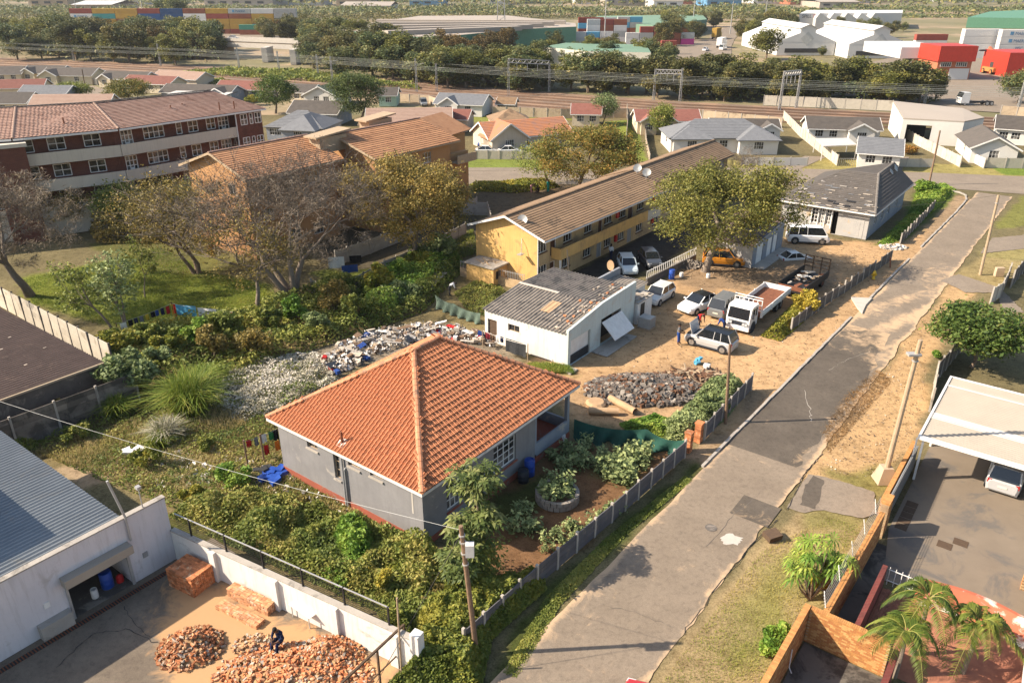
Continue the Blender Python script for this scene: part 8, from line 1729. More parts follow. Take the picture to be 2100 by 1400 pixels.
# ---------------------------------------------------------------- people
def person(label, xy, rz, pose, top, legs, skin='skin', z=0., h=1.75, short=False, hat=None, sleeve=True):
    s=h/1.75; J=dict(pelvis=(0,0,.95),spine=(0,0,1.12),chest=(0.01,0,1.34),neck=(.01,0,1.5),head=(.03,0,1.62),crown=(.02,0,1.74))
    for k,d in (('l',1),('r',-1)):
        J.update({'sh'+k:(0,.19*d,1.43),'el'+k:(.02,.25*d,1.16),'wr'+k:(.12,.25*d,.93),'ha'+k:(.15,.25*d,.84),'hip'+k:(0,.1*d,.9),'kn'+k:(.02,.11*d,.5),'an'+k:(0,.11*d,.08),'to'+k:(.16,.13*d,.03)})
    J.update(pose); N=list(J); R=dict(pelvis=.17,spine=.16,chest=.185,neck=.07,head=.105,crown=.06)
    for k in 'lr': R.update({'sh'+k:.09,'el'+k:.06,'wr'+k:.043,'ha'+k:.042,'hip'+k:.125,'kn'+k:.085,'an'+k:.058,'to'+k:.045})
    E=[('pelvis','spine'),('spine','chest'),('chest','neck'),('neck','head'),('head','crown')]
    for k in 'lr': E+=[('chest','sh'+k),('sh'+k,'el'+k),('el'+k,'wr'+k),('wr'+k,'ha'+k),('pelvis','hip'+k),('hip'+k,'kn'+k),('kn'+k,'an'+k),('an'+k,'to'+k)]
    pts=[J[n] for n in N]; ed=[(N.index(a),N.index(b)) for a,b in E]; rr=[R[n] for n in N]
    for k,d in (('l',1),('r',-1)):          # five separate fingers on each hand
        ha=np.array(J['ha'+k]); wr=np.array(J['wr'+k]); f=ha-wr; f/=np.linalg.norm(f)+1e-9; sd=np.cross(f,A(0,d,.3)); sd/=np.linalg.norm(sd)+1e-9
        for i,(o,l) in enumerate(((-.032,.07),(-.011,.085),(.011,.08),(.032,.06),(.05,.045))):
            a=ha+sd*o+f*.01; b=a+f*l*.6+(sd*.03 if i==4 else 0); c=b+f*l*.4+A(.02,0,-.01); i0=len(pts); pts+=[tuple(a),tuple(b),tuple(c)]; ed+=[(N.index('ha'+k),i0),(i0,i0+1),(i0+1,i0+2)]; rr+=[.012,.010,.008]
    me=bpy.data.meshes.new('tmp'); me.from_pydata([tuple(np.array(p)*s) for p in pts],ed,[]); ob=bpy.data.objects.new('tmp',me); COL.objects.link(ob); md=ob.modifiers.new('s','SKIN')
    for i,v in enumerate(me.skin_vertices[0].data): v.radius=(rr[i]*s,rr[i]*s*(.72 if i in (0,1,2) else 1)) if i not in (0,1,2) else (rr[i]*s,rr[i]*s*.72); v.use_root=(i==0)
    sb=ob.modifiers.new('u','SUBSURF'); sb.levels=1; sb.render_levels=1; dg=bpy.context.evaluated_depsgraph_get(); dg.update(); m2=bpy.data.meshes.new_from_object(ob.evaluated_get(dg)); bpy.data.objects.remove(ob)
    m2.materials.clear()
    for m in (skin,top,legs,'timber_dark'): m2.materials.append(MAT(m))
    B=[np.array(J[n])*s for n in N]; reg={}
    for n in N: reg[n]=1 if n in('spine','chest') or n[:2]=='sh' or (sleeve and n[:2]=='el') else (2 if n=='pelvis' or n[:3]=='hip' or n[:2]=='kn' or (n[:2]=='an' and not short) else (3 if n[:2]=='to' else 0))
    for p in m2.polygons:
        c=np.array(p.center); p.material_index=reg[N[int(np.argmin([np.linalg.norm(c-b) for b in B]))]]; p.use_smooth=True
    o=bpy.data.objects.new('person',m2); COL.objects.link(o); o.location=(xy[0],xy[1],z); o.rotation_euler=(0,0,rz); tag(o,label,'person')
    hd=np.array(J['head'])*s; cr=np.array(J['crown'])*s; ax=(cr-hd); ax/=np.linalg.norm(ax); c=hd+ax*.06-A(.02,0,0); mb=MB()
    mb.lathe([(.1,-.01),(.104,.04),(.085,.09),(.04,.118),(.0,.122)],c,12); hh=link('hair' if not hat else 'hat',mb.mesh('hair'),hat or 'hair',o,True)
    f=MB(); fw=hd+A(.088,0,.02); f.rock(fw+A(.012,0,-.01),.016,.014,.022,0,0); link('nose',f.mesh('nose'),skin,o); f=MB(); f.rock(fw+A(.0,.034,.02),.008,.014,.006,0,0); link('eye',f.mesh('eye'),'hair',o); f=MB(); f.rock(fw+A(.0,-.034,.02),.008,.014,.006,0,0); link('eye',f.mesh('eye'),'hair',o)
    return o
W=TH
person('man in grey top and blue shorts standing beside the silver crossover',g2(1390,706),-.3,{'elr':(.06,-.3,1.17),'war':0} and {'elr':(.08,-.3,1.17),'wrr':(.3,-.22,1.1),'har':(.38,-.2,1.09),'ell':(.05,.28,1.16),'wrl':(.26,.24,1.05),'hal':(.34,.22,1.02),'knl':(.08,.12,.5),'anl':(.1,.13,.08),'tol':(.26,.14,.03)},'cloth_grey','cloth_blue',h=1.85,short=True,sleeve=False)
bend={'spine':(.16,0,1.08),'chest':(.36,0,1.16),'neck':(.5,0,1.18),'head':(.6,0,1.16),'crown':(.7,0,1.12),'shl':(.38,.19,1.18),'shr':(.38,-.19,1.18),'ell':(.46,.22,.92),'elr':(.46,-.22,.92),'wrl':(.55,.16,.7),'wrr':(.55,-.16,.7),'hal':(.6,.14,.62),'har':(.6,-.14,.62)}
person('person in a red top and white apron bending by the white saloon',g2(1432,668),-1.2,bend,'cloth_red','cloth_navy',h=1.75)
person('person in blue working in front of the white truck grille',g2(1484,682),2.6,bend,'cloth_blue','cloth_navy',h=1.7)
person('person in a white shirt and dark trousers walking along the yellow flats',g2(1252,533),.9,{'knl':(.16,.11,.52),'anl':(.2,.11,.1),'tol':(.35,.12,.05),'anr':(-.14,-.11,.1),'tor':(0,-.12,.04)},'cloth_white','cloth_navy')
person('person in a white shirt bent over the vegetable patch behind the shade net',g2(922,606),.2,bend,'cloth_white','cloth_charcoal')
person('person bending over washing behind the yellow flats',g2(1089,395),.4,bend,'cloth_brown','cloth_pink')
sit={'pelvis':(0,0,.42),'spine':(.04,0,.62),'chest':(.12,0,.84),'neck':(.2,0,.98),'head':(.26,0,1.07),'crown':(.3,0,1.18),'shl':(.11,.19,.92),'shr':(.11,-.19,.92),'ell':(.2,.25,.66),'elr':(.2,-.25,.66),'wrl':(.4,.14,.58),'wrr':(.4,-.14,.58),'hal':(.47,.08,.56),'har':(.47,-.08,.54),'hipl':(.04,.1,.4),'hipr':(.04,-.1,.4),'knl':(.42,.14,.46),'knr':(.42,-.14,.46),'anl':(.46,.14,.08),'anr':(.46,-.14,.08),'tol':(.62,.15,.03),'tor':(.62,-.15,.03)}
person('seated person in dark clothes on the ground behind the yellow flats',g2(1104,394),-2.2,{k:(v[0],v[1],v[2]-.3 if k[:2] not in('an','to') else v[2]) for k,v in sit.items()},'cloth_black','cloth_charcoal')
person('person in a teal wrap standing behind the ridge of the yellow flats',g2(1124,394),2.4,{},'cloth_teal','cloth_teal')
person('worker in navy overalls with pale bands seated on bricks, chipping mortar',g2(578,1322),-2.0,sit,'cloth_navy','cloth_navy',h=1.8)
# ---------------------------------------------------------------- bricks, stones, rubble
def heap(name,label,cat,c,rx,ry,h,n,sizes,mats,rough=False,extra=0,seed=5,part='brick',flat=1.):
    rnd=random.Random(seed); t=T(name,label,cat,(c[0],c[1],0.),frame='w'); protos=[]; random.seed(seed)
    for i in range(8):
        a,b,d=sizes; mb=MB(); 
        if rough: mb.rock((0,0,0),a*rnd.uniform(.5,1.2),b*rnd.uniform(.6,1.3),d*rnd.uniform(.6,1.2),0,0)
        else: k=rnd.choice((1,1,1,.55)); mb.box(-a*k,-b,-d,a*k,b,d)
        protos.append(mb.mesh(part))
    def pos():
        r=math.sqrt(rnd.random()); a=rnd.random()*6.283; z=h*(1-r**1.4)*(.82+.3*fbm(math.cos(a)*r*3,math.sin(a)*r*3,1.,seed)); return (r*rx*math.cos(a),r*ry*math.sin(a),max(.04,z+rnd.uniform(-.04,.05)))
    for i in range(n):
        o=link(part,rnd.choice(protos).copy() if False else rnd.choice(protos),'soil',t.o); o.location=pos(); o.rotation_euler=(rnd.gauss(0,.5*flat),rnd.gauss(0,.5*flat),rnd.random()*6.28); o.material_slots[0].link='OBJECT'; o.material_slots[0].material=MAT(rnd.choice(mats))
    k=28; P=[];F=[]
    for i in range(k+1):
        for j in range(24): r=i/k; a=6.283*j/24; z=h*(1-r**1.4)*.8-.06; P.append((c[0]+r*rx*.97*math.cos(a),c[1]+r*ry*.97*math.sin(a),z+.05*fbm(math.cos(a)*r*4,math.sin(a)*r*4,1,3)))
    F=[(i*24+j,i*24+(j+1)%24,(i+1)*24+(j+1)%24,(i+1)*24+j) for i in range(k) for j in range(24)]; t.part('heap_core',MB().add(P,F),mats[-1],smooth=True)
    if extra:
        mb=MB(); sx,sy,sz=sizes
        for i in range(extra):
            p=pos(); q=(c[0]+p[0]*1.12,c[1]+p[1]*1.12,p[2]*.9); a=rnd.random()*6.28; b=rnd.gauss(0,.5*flat); ex=A(math.cos(a)*math.cos(b),math.sin(a)*math.cos(b),math.sin(b)); ey=A(-math.sin(a),math.cos(a),0); ez=np.cross(ex,ey); k=rnd.uniform(.45,1.05); mb.obox(q,ex*sx*k,ey*sy*rnd.uniform(.7,1.2),ez*sz*rnd.uniform(.7,1.2),rnd.randrange(len(mats)))
        o=t.part(part+'_fill',mb,list(mats)); o['kind']='stuff'
    return t
BM=('brick_orange','brick_pink','brick_orange','brick_orange','brick_orange','rubble_pale','brick_pink','yard_sandy')
heap('brick_heap','round heap of broken orange bricks in the workshop yard','brick heap',g2(392,1330),1.35,1.2,.95,260,(.11,.052,.037),BM,extra=260,seed=5)
heap('brick_heap','wide heap of broken bricks and mortar along the bottom edge','brick heap',g2(600,1385),3.1,1.7,.55,300,(.11,.052,.037),BM,extra=1100,seed=6)
heap('brick_heap','heap of cleaned bricks piled against the white boundary wall','brick heap',g2(672,1345),1.5,1.1,.85,260,(.11,.052,.037),BM,extra=350,seed=7)
SM=('rubble_dark','rubble_dark','stone_grey','rubble_dark','soil')
heap('stone_heap','dark heap of broken stone and tar in the sandy yard','stone heap',g2(1322,800),4.0,2.2,1.1,300,(.2,.15,.12),SM,rough=True,extra=900,seed=8,part='stone')
heap('stone_heap','low heap of stones beside the foot of the broad tree','stone heap',g2(1412,545),1.8,1.1,.7,70,(.24,.18,.15),('stone_grey','rubble_pale','rubble_dark'),rough=True,seed=9,part='stone')
heap('stone_heap','rubble and rubbish at the end of the panel fence by the derelict house','stone heap',g2(1832,508),1.6,.9,.35,60,(.2,.15,.1),('stone_grey','rubble_pale','cont_white'),rough=True,seed=10,part='stone')
heap('timber_heap','heap of planks, sticks and plastic behind the dark stones','timber heap',g2(1420,772),2.6,1.1,.6,90,(.7,.05,.03),('wood_pale','wood_pole','timber_dark','wood_pale','soil'),seed=11,part='plank',flat=.35)
heap('mortar_heap','small heap of mortar dust between the brick heaps','rubble heap',g2(520,1325),.9,.7,.35,60,(.06,.05,.04),('rubble_pale','brick_pink','yard_sandy'),rough=True,seed=12,part='lump',extra=120)
def brick_stack(label,c,rz,nx,ny,nz,m,seed):
    """bricks laid flat in courses; only those on the outside are there to see"""
    t=T('brick_stack',label,'brick stack',(c[0],c[1],0.),frame='l',rz=rz); me=MB().box(0,0,0,.208,.096,.066).mesh('brick'); k=0; mb=MB(); L,B=nx*.222,ny*.108; rnd=random.Random(seed)
    t.part('stack_core',MB().box(-L/2+.05,-B/2+.05,0,L/2-.05,B/2-.05,nz*.076-.02),'brick_orange')
    cells=[(i,j,l) for l in range(nz-1,-1,-1) for i in range(nx) for j in range(ny) if l==nz-1 or i in(0,) or j in (0,) or i==nx-1 or j==ny-1]
    cells.sort(key=lambda q:-(q[2]==nz-1)*10-(q[1]==0)*5-(q[0]==nx-1)*4)
    for i,j,l in cells:
        x=-L/2+i*.222+rnd.uniform(-.012,.012); y=-B/2+j*.108+rnd.uniform(-.012,.012); z=l*.076
        if k<300: o=link('brick',me,m,t.o); o.location=(x,y,z); o.rotation_euler=(0,0,rnd.uniform(-.04,.04))
        else: mb.box(x,y,z,x+.215,y+.102,z+.072)
        k+=1
    if mb.V: o=t.part('brick_fill',mb,m); o['kind']='stuff'
wa=math.atan2(*( (uv2w(17.15,18.0)-uv2w(15.02,32.9))[[1,0]]))
brick_stack('tall square stack of orange bricks in the corner of the workshop yard',g2(395,1196),wa,8,12,14,'brick_orange',1)
brick_stack('long stack of pale bricks against the white boundary wall',g2(517,1236),wa,12,5,7,'brick_pink',2); brick_stack('low single tier of pale bricks before the long brick stack',g2(493,1262),wa,12,5,3,'brick_pink',3)
# rubbish behind the house
def rubbish():
    c=G(850,712); t=T('rubbish_heap','sprawling heap of rubbish, broken board and plastic behind the tiled house','rubbish',tuple(c),frame='w'); P=gp((640,760),(700,705),(790,675),(900,665),(1000,690),(1015,715),(930,700),(870,695),(760,735),(690,775)); rnd=random.Random(4); k=0
    for q in scatter(P,240):
        s=rnd.choice(('sheet','rock','box','sheet','bag')); z=.1+.5*rnd.random()**2; col=rnd.choice(['rubble_pale','concrete','foam_white','wood_pale','wood_pole','concrete_fresh','cloth_white','stone_grey','cloth_pale','rubble_pale']*3+['cloth_brown','cloth_blue','cloth_red','plastic_dark','timber_dark'])
        a=rnd.random()*3.14; ex=A(math.cos(a),math.sin(a),rnd.gauss(0,.25)); ey=A(-math.sin(a),math.cos(a),rnd.gauss(0,.2)); mb=MB()
        if s=='sheet': mb.obox((q[0],q[1],z),ex*rnd.uniform(.2,.65),ey*rnd.uniform(.12,.35),(0,0,.02))
        elif s=='box': mb.obox((q[0],q[1],z),ex*.22,ey*.16,(0,0,.14))
        else: mb.rock((q[0],q[1],z*.7),rnd.uniform(.1,.32),rnd.uniform(.1,.25),.14)
        t.part({'sheet':'board','rock':'lump','box':'carton','bag':'bag'}[s],mb,col)
    n=2600; q=scatter(P,n); V,F,tt=leaves(np.stack([q[:,0],q[:,1],.08+.45*RNG.random(n)**2],1),.2*(.4+RNG.random(n)),up=.3,aspect=.8); o=t.np('litter',V,F,'litter',tt); o['kind']='stuff'
    o=thicket('plot_litter','scraps of plastic and paper scattered over the weedy plot',gp((230,930),(420,880),(590,960),(860,1110),(700,1080),(420,1010),(280,1000)),.12,420,.28,'litter',seed=61,lo=.5,aspect=.9)
rubbish()
for (x,y,s,m,lab) in ((270,930,.6,'foam_white','crumpled pale sheet lying in the weeds at left'),(540,968,.5,'cloth_charcoal','roll of dark matting beside the house washing'),(1430,745,.35,'cloth_sky','blue plastic scrap on the planks'),(1448,758,.3,'foam_white','white plastic scrap on the planks'),(1155,905,.3,'foam_white','white bag beside the verandah post'),(1575,1100,.0,'x','')):
    if s: q=G(x,y); mb=MB(); [mb.rock((q[0]+random.gauss(0,s*.5),q[1]+random.gauss(0,s*.3),.12+.1*i),s*.6,s*.4,.12) for i in range(4)]; solo('loose_item',mb,m,lab,'litter',base=(q[0],q[1],0))
# blue tarpaulin roll and drums
def drum(label,c,z=0.,m='plastic_blue',r=.29,h=.9,nm='drum',frame='uv',grp=None):
    p=uv2w(c[0],c[1]) if frame=='uv' else A(c[0],c[1],0); t=T(nm,label,'drum',(p[0],p[1],z),frame='l',group=grp); t.part('shell',MB().lathe([(r*.92,0),(r,.04),(r,h*.32),(r*1.03,h*.34),(r,h*.36),(r,h*.64),(r*1.03,h*.66),(r,h*.68),(r,h-.04),(r*.93,h)],(0,0,0),18),m,smooth=True); t.part('rim',MB().lathe([(r*.95,h-.01),(r*.95,h+.03),(r*.82,h+.03),(r*.82,h-.03)],(0,0,0),18),m); return t
q=w2uv(G(1090,975)); drum('tall blue drum against the house beside the verandah',(q[0],22.85),h=1.05,r=.32); q=w2uv(G(1075,985)); drum('shorter dark blue drum beside the tall blue one',(q[0]-.1,22.75),m='plastic_dark',h=.8,r=.33)
drum('blue drum with white label inside the workshop door',(11.75,33.75)); q=g2(1377,572); drum('blue drum beside the flats fence at the stone heap',q,frame='w',h=.95); 
for x,y,lab in ((1397,568,'white bucket beside the blue drum'),(1452,570,'white bucket at the foot of the broad tree')): q=g2(x,y); drum(lab,q,m='foam_white',r=.2,h=.45,nm='bucket',frame='w')
drum('striped bucket inside the workshop door',(11.0,33.5),m='foam_white',r=.16,h=.5,nm='bucket'); solo('red_canister',MB().lathe([(.16,0),(.18,.1),(.17,.35),(.06,.45)],(12.3,33.6,0),12),'plastic_red','red canister beside the blue drum in the workshop door','canister',frame='uv')
q=w2uv(G(552,985)); mb=MB(); [mb.rock((q[0]+random.gauss(0,.5),q[1]+random.gauss(0,.35),.15+.1*random.random()),.4,.3,.2) for i in range(9)]; solo('tarpaulin','' or mb,'plastic_blue','bunched blue tarpaulin at the left corner of the tiled house','tarpaulin',frame='uv') if False else solo('tarpaulin',mb,'plastic_blue','bunched blue tarpaulin at the left corner of the tiled house','tarpaulin',frame='uv')
# IBC tank
q=w2uv(G(1325,672)); t=T('liquid_tank','caged grey liquid tank beside the lean-to shed','tank',(q[0],q[1])); t.part('bottle',MB().box(q[0]-.5,q[1]-.55,.15,q[0]+.5,q[1]+.55,1.05),'ibc_plastic'); t.part('pallet',MB().box(q[0]-.55,q[1]-.6,0,q[0]+.55,q[1]+.6,.13),'wood_pale')
for k in range(5):
    z=.2+k*.2; t.part('cage_hoop',MB().tube([(q[0]-.53,q[1]-.58,z),(q[0]+.53,q[1]-.58,z),(q[0]+.53,q[1]+.58,z),(q[0]-.53,q[1]+.58,z),(q[0]-.53,q[1]-.58,z)],.015,5),'galv')
for a in np.linspace(-.5,.5,6): t.part('cage_bar',MB().beam((q[0]+a,q[1]-.585,.15),(q[0]+a,q[1]-.585,1.08),.025,.025),'galv'); t.part('cage_bar',MB().beam((q[0]-.535,q[1]+a,.15),(q[0]-.535,q[1]+a,1.08),.025,.025),'galv')
# clay pipes
for (x0,y0,x1,y1,lab) in ((1207,848,1268,850,'short fat clay pipe lying in front of the stone heap'),(1250,822,1302,850,'long clay pipe lying askew beside the stone heap')):
    a=G(x0,y0)+A(0,0,.25); b=G(x1,y1)+A(0,0,.25); mb=MB(); mb.tube([a,b],.25,16,cap=False); mb.tube([b,a],.2,16,cap=False); solo('clay_pipe',mb,'clay_pipe',lab,'pipe',group='clay pipes')
q=G(1222,828); solo('tree_stump',MB().lathe([(.7,0),(.75,.1),(.6,.22),(.55,.25)],q,12),'clay_pipe','flat tan stump slab behind the clay pipes','stump')
# round planter of stones
q=w2uv(G(1150,1030)); c=(q[0]+.15,q[1]+.35); t=T('round_planter','round mossy stone planter full of kale in the garden','planter',c); R=1.15
for k in range(22):
    for j in range(2): a=6.283*(k+.5*j)/22; t.part('stone',MB().obox((c[0]+math.cos(a)*R,c[1]+math.sin(a)*R,.15+.27*j),(-math.sin(a)*.155,math.cos(a)*.155,0),(math.cos(a)*.11,math.sin(a)*.11,0),(0,0,.125)),'stone_grey')
t.part('soil',MB().lathe([(R-.1,0),(R-.1,.45),(0,.48)],(c[0],c[1],0),22),'soil')
for i in range(26):
    a=random.random()*6.28; r=math.sqrt(random.random())*.95; p=uv2w(c[0]+math.cos(a)*r,c[1]+math.sin(a)*r); o=link('garden_plant',random.choice(vp),'leaf_grey'); o.location=(p[0],p[1],.45); o.rotation_euler=(0,0,a); tag(o,'leafy kale plant growing in the round stone planter','plant','planter kale')
# ---------------------------------------------------------------- nets, washing, poles, wires
def drape(name,label,pts,h0,m,sag=.25,wave=.15,n=40,k=7,cat='net',lean=0.):
    P=[np.array(p,float) for p in pts]; seg=[np.linalg.norm(b-a) for a,b in zip(P[:-1],P[1:])]; T_=sum(seg); V=[]
    for i in range(n+1):
        s=T_*i/n; j=0
        while j<len(seg)-1 and s>seg[j]: s-=seg[j]; j+=1
        p=P[j]+(P[j+1]-P[j])*min(1,s/seg[j]); d=(P[j+1]-P[j])/seg[j]; nn=A(-d[1],d[0],0); f=s/seg[j]; top=p[2]-sag*4*f*(1-f)
        for q in range(k+1):
            g=q/k; V.append((p[0]+nn[0]*(wave*math.sin(i*.9+g*3)*g+lean*g),p[1]+nn[1]*(wave*math.sin(i*.9+g*3)*g+lean*g),max(.02,top-(h0)*g)))
    F=[(i*(k+1)+q,(i+1)*(k+1)+q,(i+1)*(k+1)+q+1,i*(k+1)+q+1) for i in range(n) for q in range(k)]
    return solo(name,MB().add(V,F),m,label,cat,base=(P[0][0],P[0][1],0),smooth=True)
a=uv2w(36.95,22.95,1.5); b=uv2w(39.2,18.9,1.15); c=uv2w(39.4,16.35,1.2)
drape('shade_net','dark green shade net sagging from the verandah to the garden fence',[a,b,c],1.2,'net_green',.35,.4,lean=-.35)
drape('shade_net','faded green net hanging beside the rubbish heap',[G(892,604,1.3),G(930,622,1.2),G(985,642,1.1)],1.2,'net_grey_green',.2,.2)
def washing(label,p,w,h,m,rz=0.,nm='washing'): return solo(nm,MB().add([(p[0]+math.cos(rz)*w*i/6,p[1]+math.sin(rz)*w*i/6,z) if False else (p[0]+math.cos(rz)*w*i/6-math.sin(rz)*.07*math.sin(i*1.7)*(1-j/3),p[1]+math.sin(rz)*w*i/6+math.cos(rz)*.07*math.sin(i*1.7)*(1-j/3),p[2]-h*(1-j/3)) for j in range(4) for i in range(7)],[(j*7+i,j*7+i+1,(j+1)*7+i+1,(j+1)*7+i) for j in range(3) for i in range(6)]),m,label,'washing',group='washing')
def line(label,pts,z,r=.012,m='galv',sag=.12):
    mb=MB()
    for a,b in zip(pts[:-1],pts[1:]):
        a=np.array(a,float);b=np.array(b,float); mb.tube([a+(b-a)*k/8+A(0,0,-sag*4*(k/8)*(1-k/8)) for k in range(9)],r,4,cap=False)
    return solo('line',mb,m,label,'line',base=tuple(pts[0]))
L0=[G(238,664,1.7),G(352,622,2.0),G(478,640,1.7)]; line('sagging washing line across the left lawn',L0,1.7)
d=L0[1]-L0[0]; ra=math.atan2(d[1],d[0])
for f,w,h,c,what in ((.06,.5,.7,'white','white towel at the left end'),(.2,.35,.5,'black','black shirt'),(.3,.3,.55,'navy','navy garment'),(.4,.3,.7,'grey','grey trousers'),(.5,.3,.55,'yellow','yellow striped top'),(.6,.35,.5,'black','black vest'),(.68,.3,.5,'blue','blue shorts'),(.78,.3,.6,'navy','dark blue shirt'),(.88,.3,.7,'red','red garment')): washing(what+' on the washing line of the left lawn',L0[0]+d*f-A(0,0,.1),w,h,'cloth_'+c,ra)
d2=L0[2]-L0[1]; rb=math.atan2(d2[1],d2[0])
for f,w,h,c,what in ((-.02,.25,1.3,'yellow','yellow edge of the flag-like cloth'),(.0,.3,1.2,'red','red flag-like cloth'),(.06,1.9,1.0,'sky','large blue checked sheet'),(.42,2.3,.9,'white','large white sheet'),(.93,.4,.4,'red','small red cloth at the right end')): washing(what+' on the washing line of the left lawn',L0[1]+d2*f-A(0,0,.05),w,h,'cloth_'+c,rb)
for p in L0: solo('line_post',MB().tube([(p[0],p[1],0),(p[0],p[1],p[2]+.1)],.04,6),'timber_dark',('left','middle','right')[[id(q) for q in L0].index(id(p))]+' timber post of the lawn washing line','post',base=(p[0],p[1],0))
a=uv2w(44.2,36.4,1.5); b=uv2w(44.2,31.9,1.5); line('washing line along the lit wall of the garage',[a,b],1.5); g_=TH-math.pi/2
for f,w,h,c,what in ((.06,.5,.6,'maroon','maroon shirt'),(.2,.35,.55,'brown','brown cloth'),(.3,.35,.6,'white','white vest'),(.4,.35,.5,'navy','dark cloth'),(.52,2.0,1.15,'charcoal','large charcoal blanket')): washing(what+' on the washing line by the garage wall',a+(b-a)*f,w,h,'cloth_'+c,g_)
for p,lab in ((a,'far'),(b,'near')): solo('line_post',MB().tube([(p[0],p[1],0),(p[0],p[1],1.6)],.04,6),'wood_pale',lab+' post of the garage washing line','post',base=(p[0],p[1],0))
a=G(500,905,1.9); b=G(566,880,1.9); line('washing line behind the left corner of the tiled house',[a,b],1.9); g_=math.atan2(b[1]-a[1],b[0]-a[0])
for f,w,h,c,what in ((.06,.3,.5,'red','red shirt'),(.3,.25,.6,'grey','grey cloth'),(.48,.4,.6,'white','white cloth'),(.75,.3,.6,'green','green cloth'),(.88,.35,.75,'black','black trousers')): washing(what+' on the line behind the tiled house',a+(b-a)*f,w,h,'cloth_'+c,g_)
for f,c,what in ((.55,'red','long red garment low on the rack'),(.9,'orange','orange garment low on the rack')): washing(what+' behind the tiled house',a+(b-a)*f-A(0,0,.8),.3,.7,'cloth_'+c,g_)
for p,lab in ((a,'left'),((a+b)/2,'middle')): solo('line_post',MB().tube([(p[0],p[1],0),(p[0],p[1],2.0)],.06,6),'wood_pole',lab+' timber post of the washing line behind the tiled house','post',base=(p[0],p[1],0))
a=G(672,528,1.6); washing('white sheet in the washing yard under the big bare tree',a,1.6,1.2,'cloth_white',.2); washing('blue tarpaulin hung in the washing yard',G(700,545,1.1),1.6,.8,'cloth_blue',.3); washing('dark cloth beside the white sheet in the washing yard',G(716,525,1.5),1.2,.8,'cloth_black',.2)
# -- poles
def pole(label,x,yb,xt,yt,r,m,parts=(),cat='utility pole'):
    b=G(x,yb); h=hgt(x,yb,yt); rr=ray(xt,yt); k=b[1]/rr[1]; top=A(rr[0]*k,b[1],h); t=T('utility_pole',label,cat,tuple(b),frame='w'); t.part('shaft',MB().tube([b-A(0,0,.2),(b+top)/2,top],[r,r*.88,r*.75],10),m); 
    for z in parts: q=b+(top-b)*z; t.part('band',MB().tube([q,q+(top-b)/h*.06],r*1.12,10),'galv')
    return t,b,top
t1,b1,top1=pole('leaning dark wooden pole with meter box by the creeper at the near fence',978,1342,945,1078,.125,'wood_pole',(.93,.88,.8,.72)); q=b1+(top1-b1)*.86; t1.part('meter_box',MB().box(q[0]+.1,q[1]-.35,q[2]-.35,q[0]+.45,q[1]-.05,q[2]+.25),'foam_white')
t2,b2,top2=pole('slim brown pole at the short panel fence by the sandy yard',1488,868,1497,706,.11,'wood_pole')
t3,b3,top3=pole('tall grey pole in a cream concrete block on the right verge',1812,985,1888,697,.16,'wood_pale',(.86,)); bb=MB(); bb.add([(b3[0]+s*.55,b3[1]+q*.5,0) for s,q in ((-1,-1),(1,-1),(1,1),(-1,1))]+[(b3[0]+s*.3,b3[1]+q*.3,1.0) for s,q in ((-1,-1),(1,-1),(1,1),(-1,1))],[(0,1,5,4),(1,2,6,5),(2,3,7,6),(3,0,4,7),(4,5,6,7)]); t3.part('concrete_block',bb,'slab_tan'); t3.part('bracket',MB().box(b3[0]-.35,b3[1]-.2,top3[2]*.9,b3[0]+.35,b3[1]+.2,top3[2]*.9+.12),'galv')
t4,b4,top4=pole('pale pole on the far right verge with wires at its head',2010,563,2048,400,.15,'wood_pale',(.9,)); pole('dark pole at the corner of the cross street',1905,379,1928,268,.14,'wood_pole'); pole('dark pole beside the left side street',178,196,168,142,.14,'timber_dark'); pole('slim pole in the yard left of the lean-to shed',1168,588,1163,512,.08,'wood_pale'); pole('short rust post beside the driveway fence end',1826,548,1826,528,.07,'rust',cat='post'); pole('slim white-topped post at the end of the wire fence',824,1385,814,1225,.05,'wood_pale',cat='post')
line('overhead cable from the near pole to the left edge',[top1-A(0,0,.2),G(0,823,6.6),G(-120,790,6.6)],7,.01,'cont_grey',.3); line('stay wire from the near pole down to the gate',[top1-A(0,0,.4),G(760,1420,0)],7,.012,'black_iron',0); line('cable from the far right pole towards the derelict house',[top4,G(1660,430,4.4)],7,.012,'black_iron',.4)
# -- small street things
q=G(1791,572); t=T('fire_hydrant','yellow fire hydrant on the sandy verge','hydrant',tuple(q),frame='w'); t.part('barrel',MB().lathe([(.2,0),(.2,.06),(.13,.08),(.13,.55),(.19,.58),(.19,.64),(.15,.68),(.13,.78),(.06,.86),(.04,.92)],q,14),'hydrant_yellow',smooth=True); t.part('outlet',MB().tube([q+A(-.26,0,.45),q+A(.26,0,.45)],.08,10),'hydrant_yellow')
for x,y,lab in ((2047,566,'cream concrete culvert marker on the far right verge'),(1902,340,'cream concrete marker on the cross street verge')): q=G(x,y); solo('culvert_marker',MB().box(q[0]-.4,q[1]-.2,0,q[0]+.4,q[1]+.2,.9),'slab_tan',lab,'marker')
q=G(1583,1103); solo('drain_box',MB().obox((q[0],q[1],.2),(.36,.1,.05),(-.1,.34,0),(0,-.03,.16)),'timber_dark','broken brown concrete drain box at the road edge','drain')
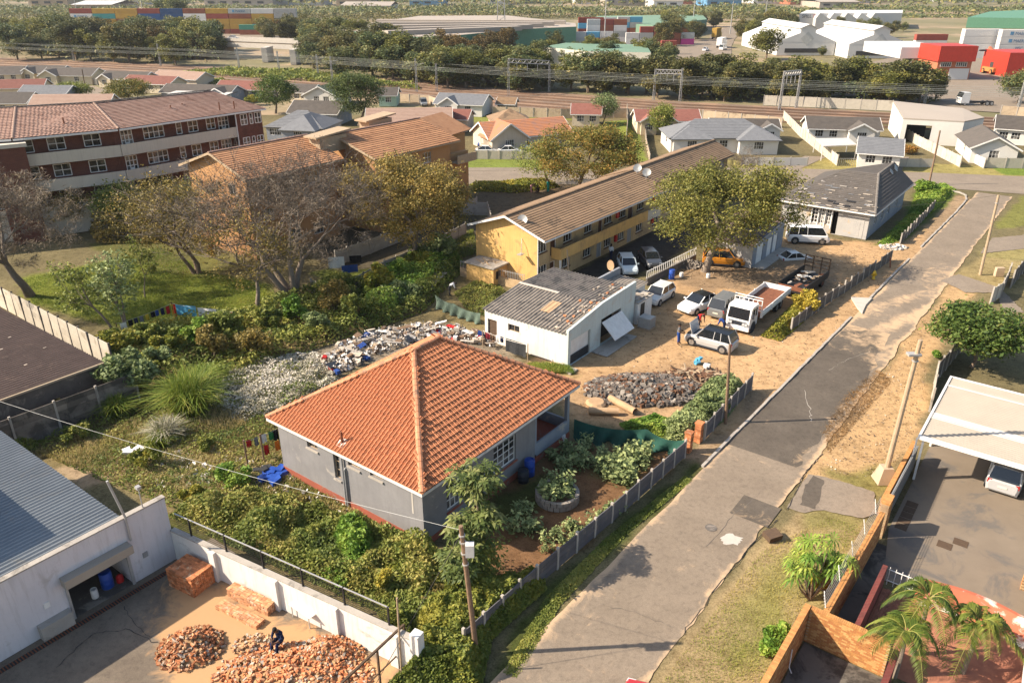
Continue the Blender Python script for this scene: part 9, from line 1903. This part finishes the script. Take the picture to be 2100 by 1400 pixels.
d=w2uv(G(1248,548,3.4)); t=T('satellite_dish','orange rusty satellite dish on the lean-to parapet','satellite dish',(d[0],33.22,3.0)); t.part('mast',MB().tube([(d[0],33.22,3.0),(d[0],33.22,3.4)],.03,6),'rust'); n=14; ring=[(d[0]-.05+k*.0-.06*r_,33.22+math.cos(6.283*k/n)*r_*.75,3.65+math.sin(6.283*k/n)*r_) for r_ in (.02,.28,.5) for k in range(n)]; t.part('reflector',MB().add(ring,[(i*n+k,i*n+(k+1)%n,(i+1)*n+(k+1)%n,(i+1)*n+k) for i in range(2) for k in range(n)]),'clay_pipe')
t=T('steel_palisade','low white steel railing on the retaining wall of the yellow flats','fence',(55,43.5)); ra_=G(945,565); rb_=G(1075,595); pa=w2uv(ra_); pb=w2uv(rb_); t.part('retaining_wall',MB().beam((pa[0],pa[1],.4),(pb[0],pb[1],.4),.2,.9),'plaster_tan')
for k in range(40): q=pa+(pb-pa)*k/39; t.part('bar',MB().beam((q[0],q[1],.85),(q[0],q[1],1.65),.035,.035),'galv')
t.part('rail',MB().beam((pa[0],pa[1],1.5),(pb[0],pb[1],1.5),.04,.04),'galv')
pa=w2uv(G(1325,585)); pb=w2uv(G(1425,535)); t=T('yard_railing','white railing on a low dark wall between the flats and the sandy yard','fence',(pa[0],pa[1])); t.part('low_wall',MB().beam((pa[0],pa[1],.35),(pb[0],pb[1],.35),.2,.75),'concrete_dark')
for k in range(26): q=pa+(pb-pa)*k/25; t.part('bar',MB().beam((q[0],q[1],.7),(q[0],q[1],1.5),.035,.035),'white_paint')
t.part('rail',MB().beam((pa[0],pa[1],1.4),(pb[0],pb[1],1.4),.05,.05),'white_paint')
q=w2uv(G(1022,720)); t=T('sheet_pile','stack of grey sheets and boards on the ground behind the shade net','sheets',(54,45.5)); 
for k in range(5): q=w2uv(G(880+k*4,592-k*3)); t.part('sheet',MB().obox((q[0],q[1],.5+.06*k),(.9,.2,.1),(-.2,.6,0),(0,0,.02)),'concrete')
a=w2uv(G(1500,560)); 
for x,y,lab in ((620,1275,'white folding table against the boundary wall beside the seated worker'),): q=w2uv(G(x,y)); t=T('folding_table',lab,'table',(q[0],q[1])); t.part('top',MB().obox((q[0]+.2,q[1],.72),(.3,0,0),(0,.75,0),(0,0,.02)),'white_paint'); [t.part('leg',MB().beam((q[0]+.2+a_*.25,q[1]+b_*.6,0),(q[0]+.2+a_*.25,q[1]+b_*.6,.7),.035,.035),'galv') for a_ in (-1,1) for b_ in (-1,1)]
# ---------------------------------------------------------------- haze
def haze():
    hz=link('haze',MB().box(-1500,-55,-1.2,1500,3000,45).mesh('haze'),'haze_air'); hz['kind']='stuff'
def _haze():
    m=bpy.data.materials.new('haze_air'); m.use_nodes=True; nt=m.node_tree; nt.nodes.clear(); out=nt.nodes.new('ShaderNodeOutputMaterial'); v=nt.nodes.new('ShaderNodeVolumePrincipled'); v.inputs['Color'].default_value=(.86,.91,1,1); v.inputs['Density'].default_value=.00008; v.inputs['Anisotropy'].default_value=.2; nt.links.new(v.outputs[0],out.inputs['Volume']); return m
_defs['haze_air']=_haze
haze()
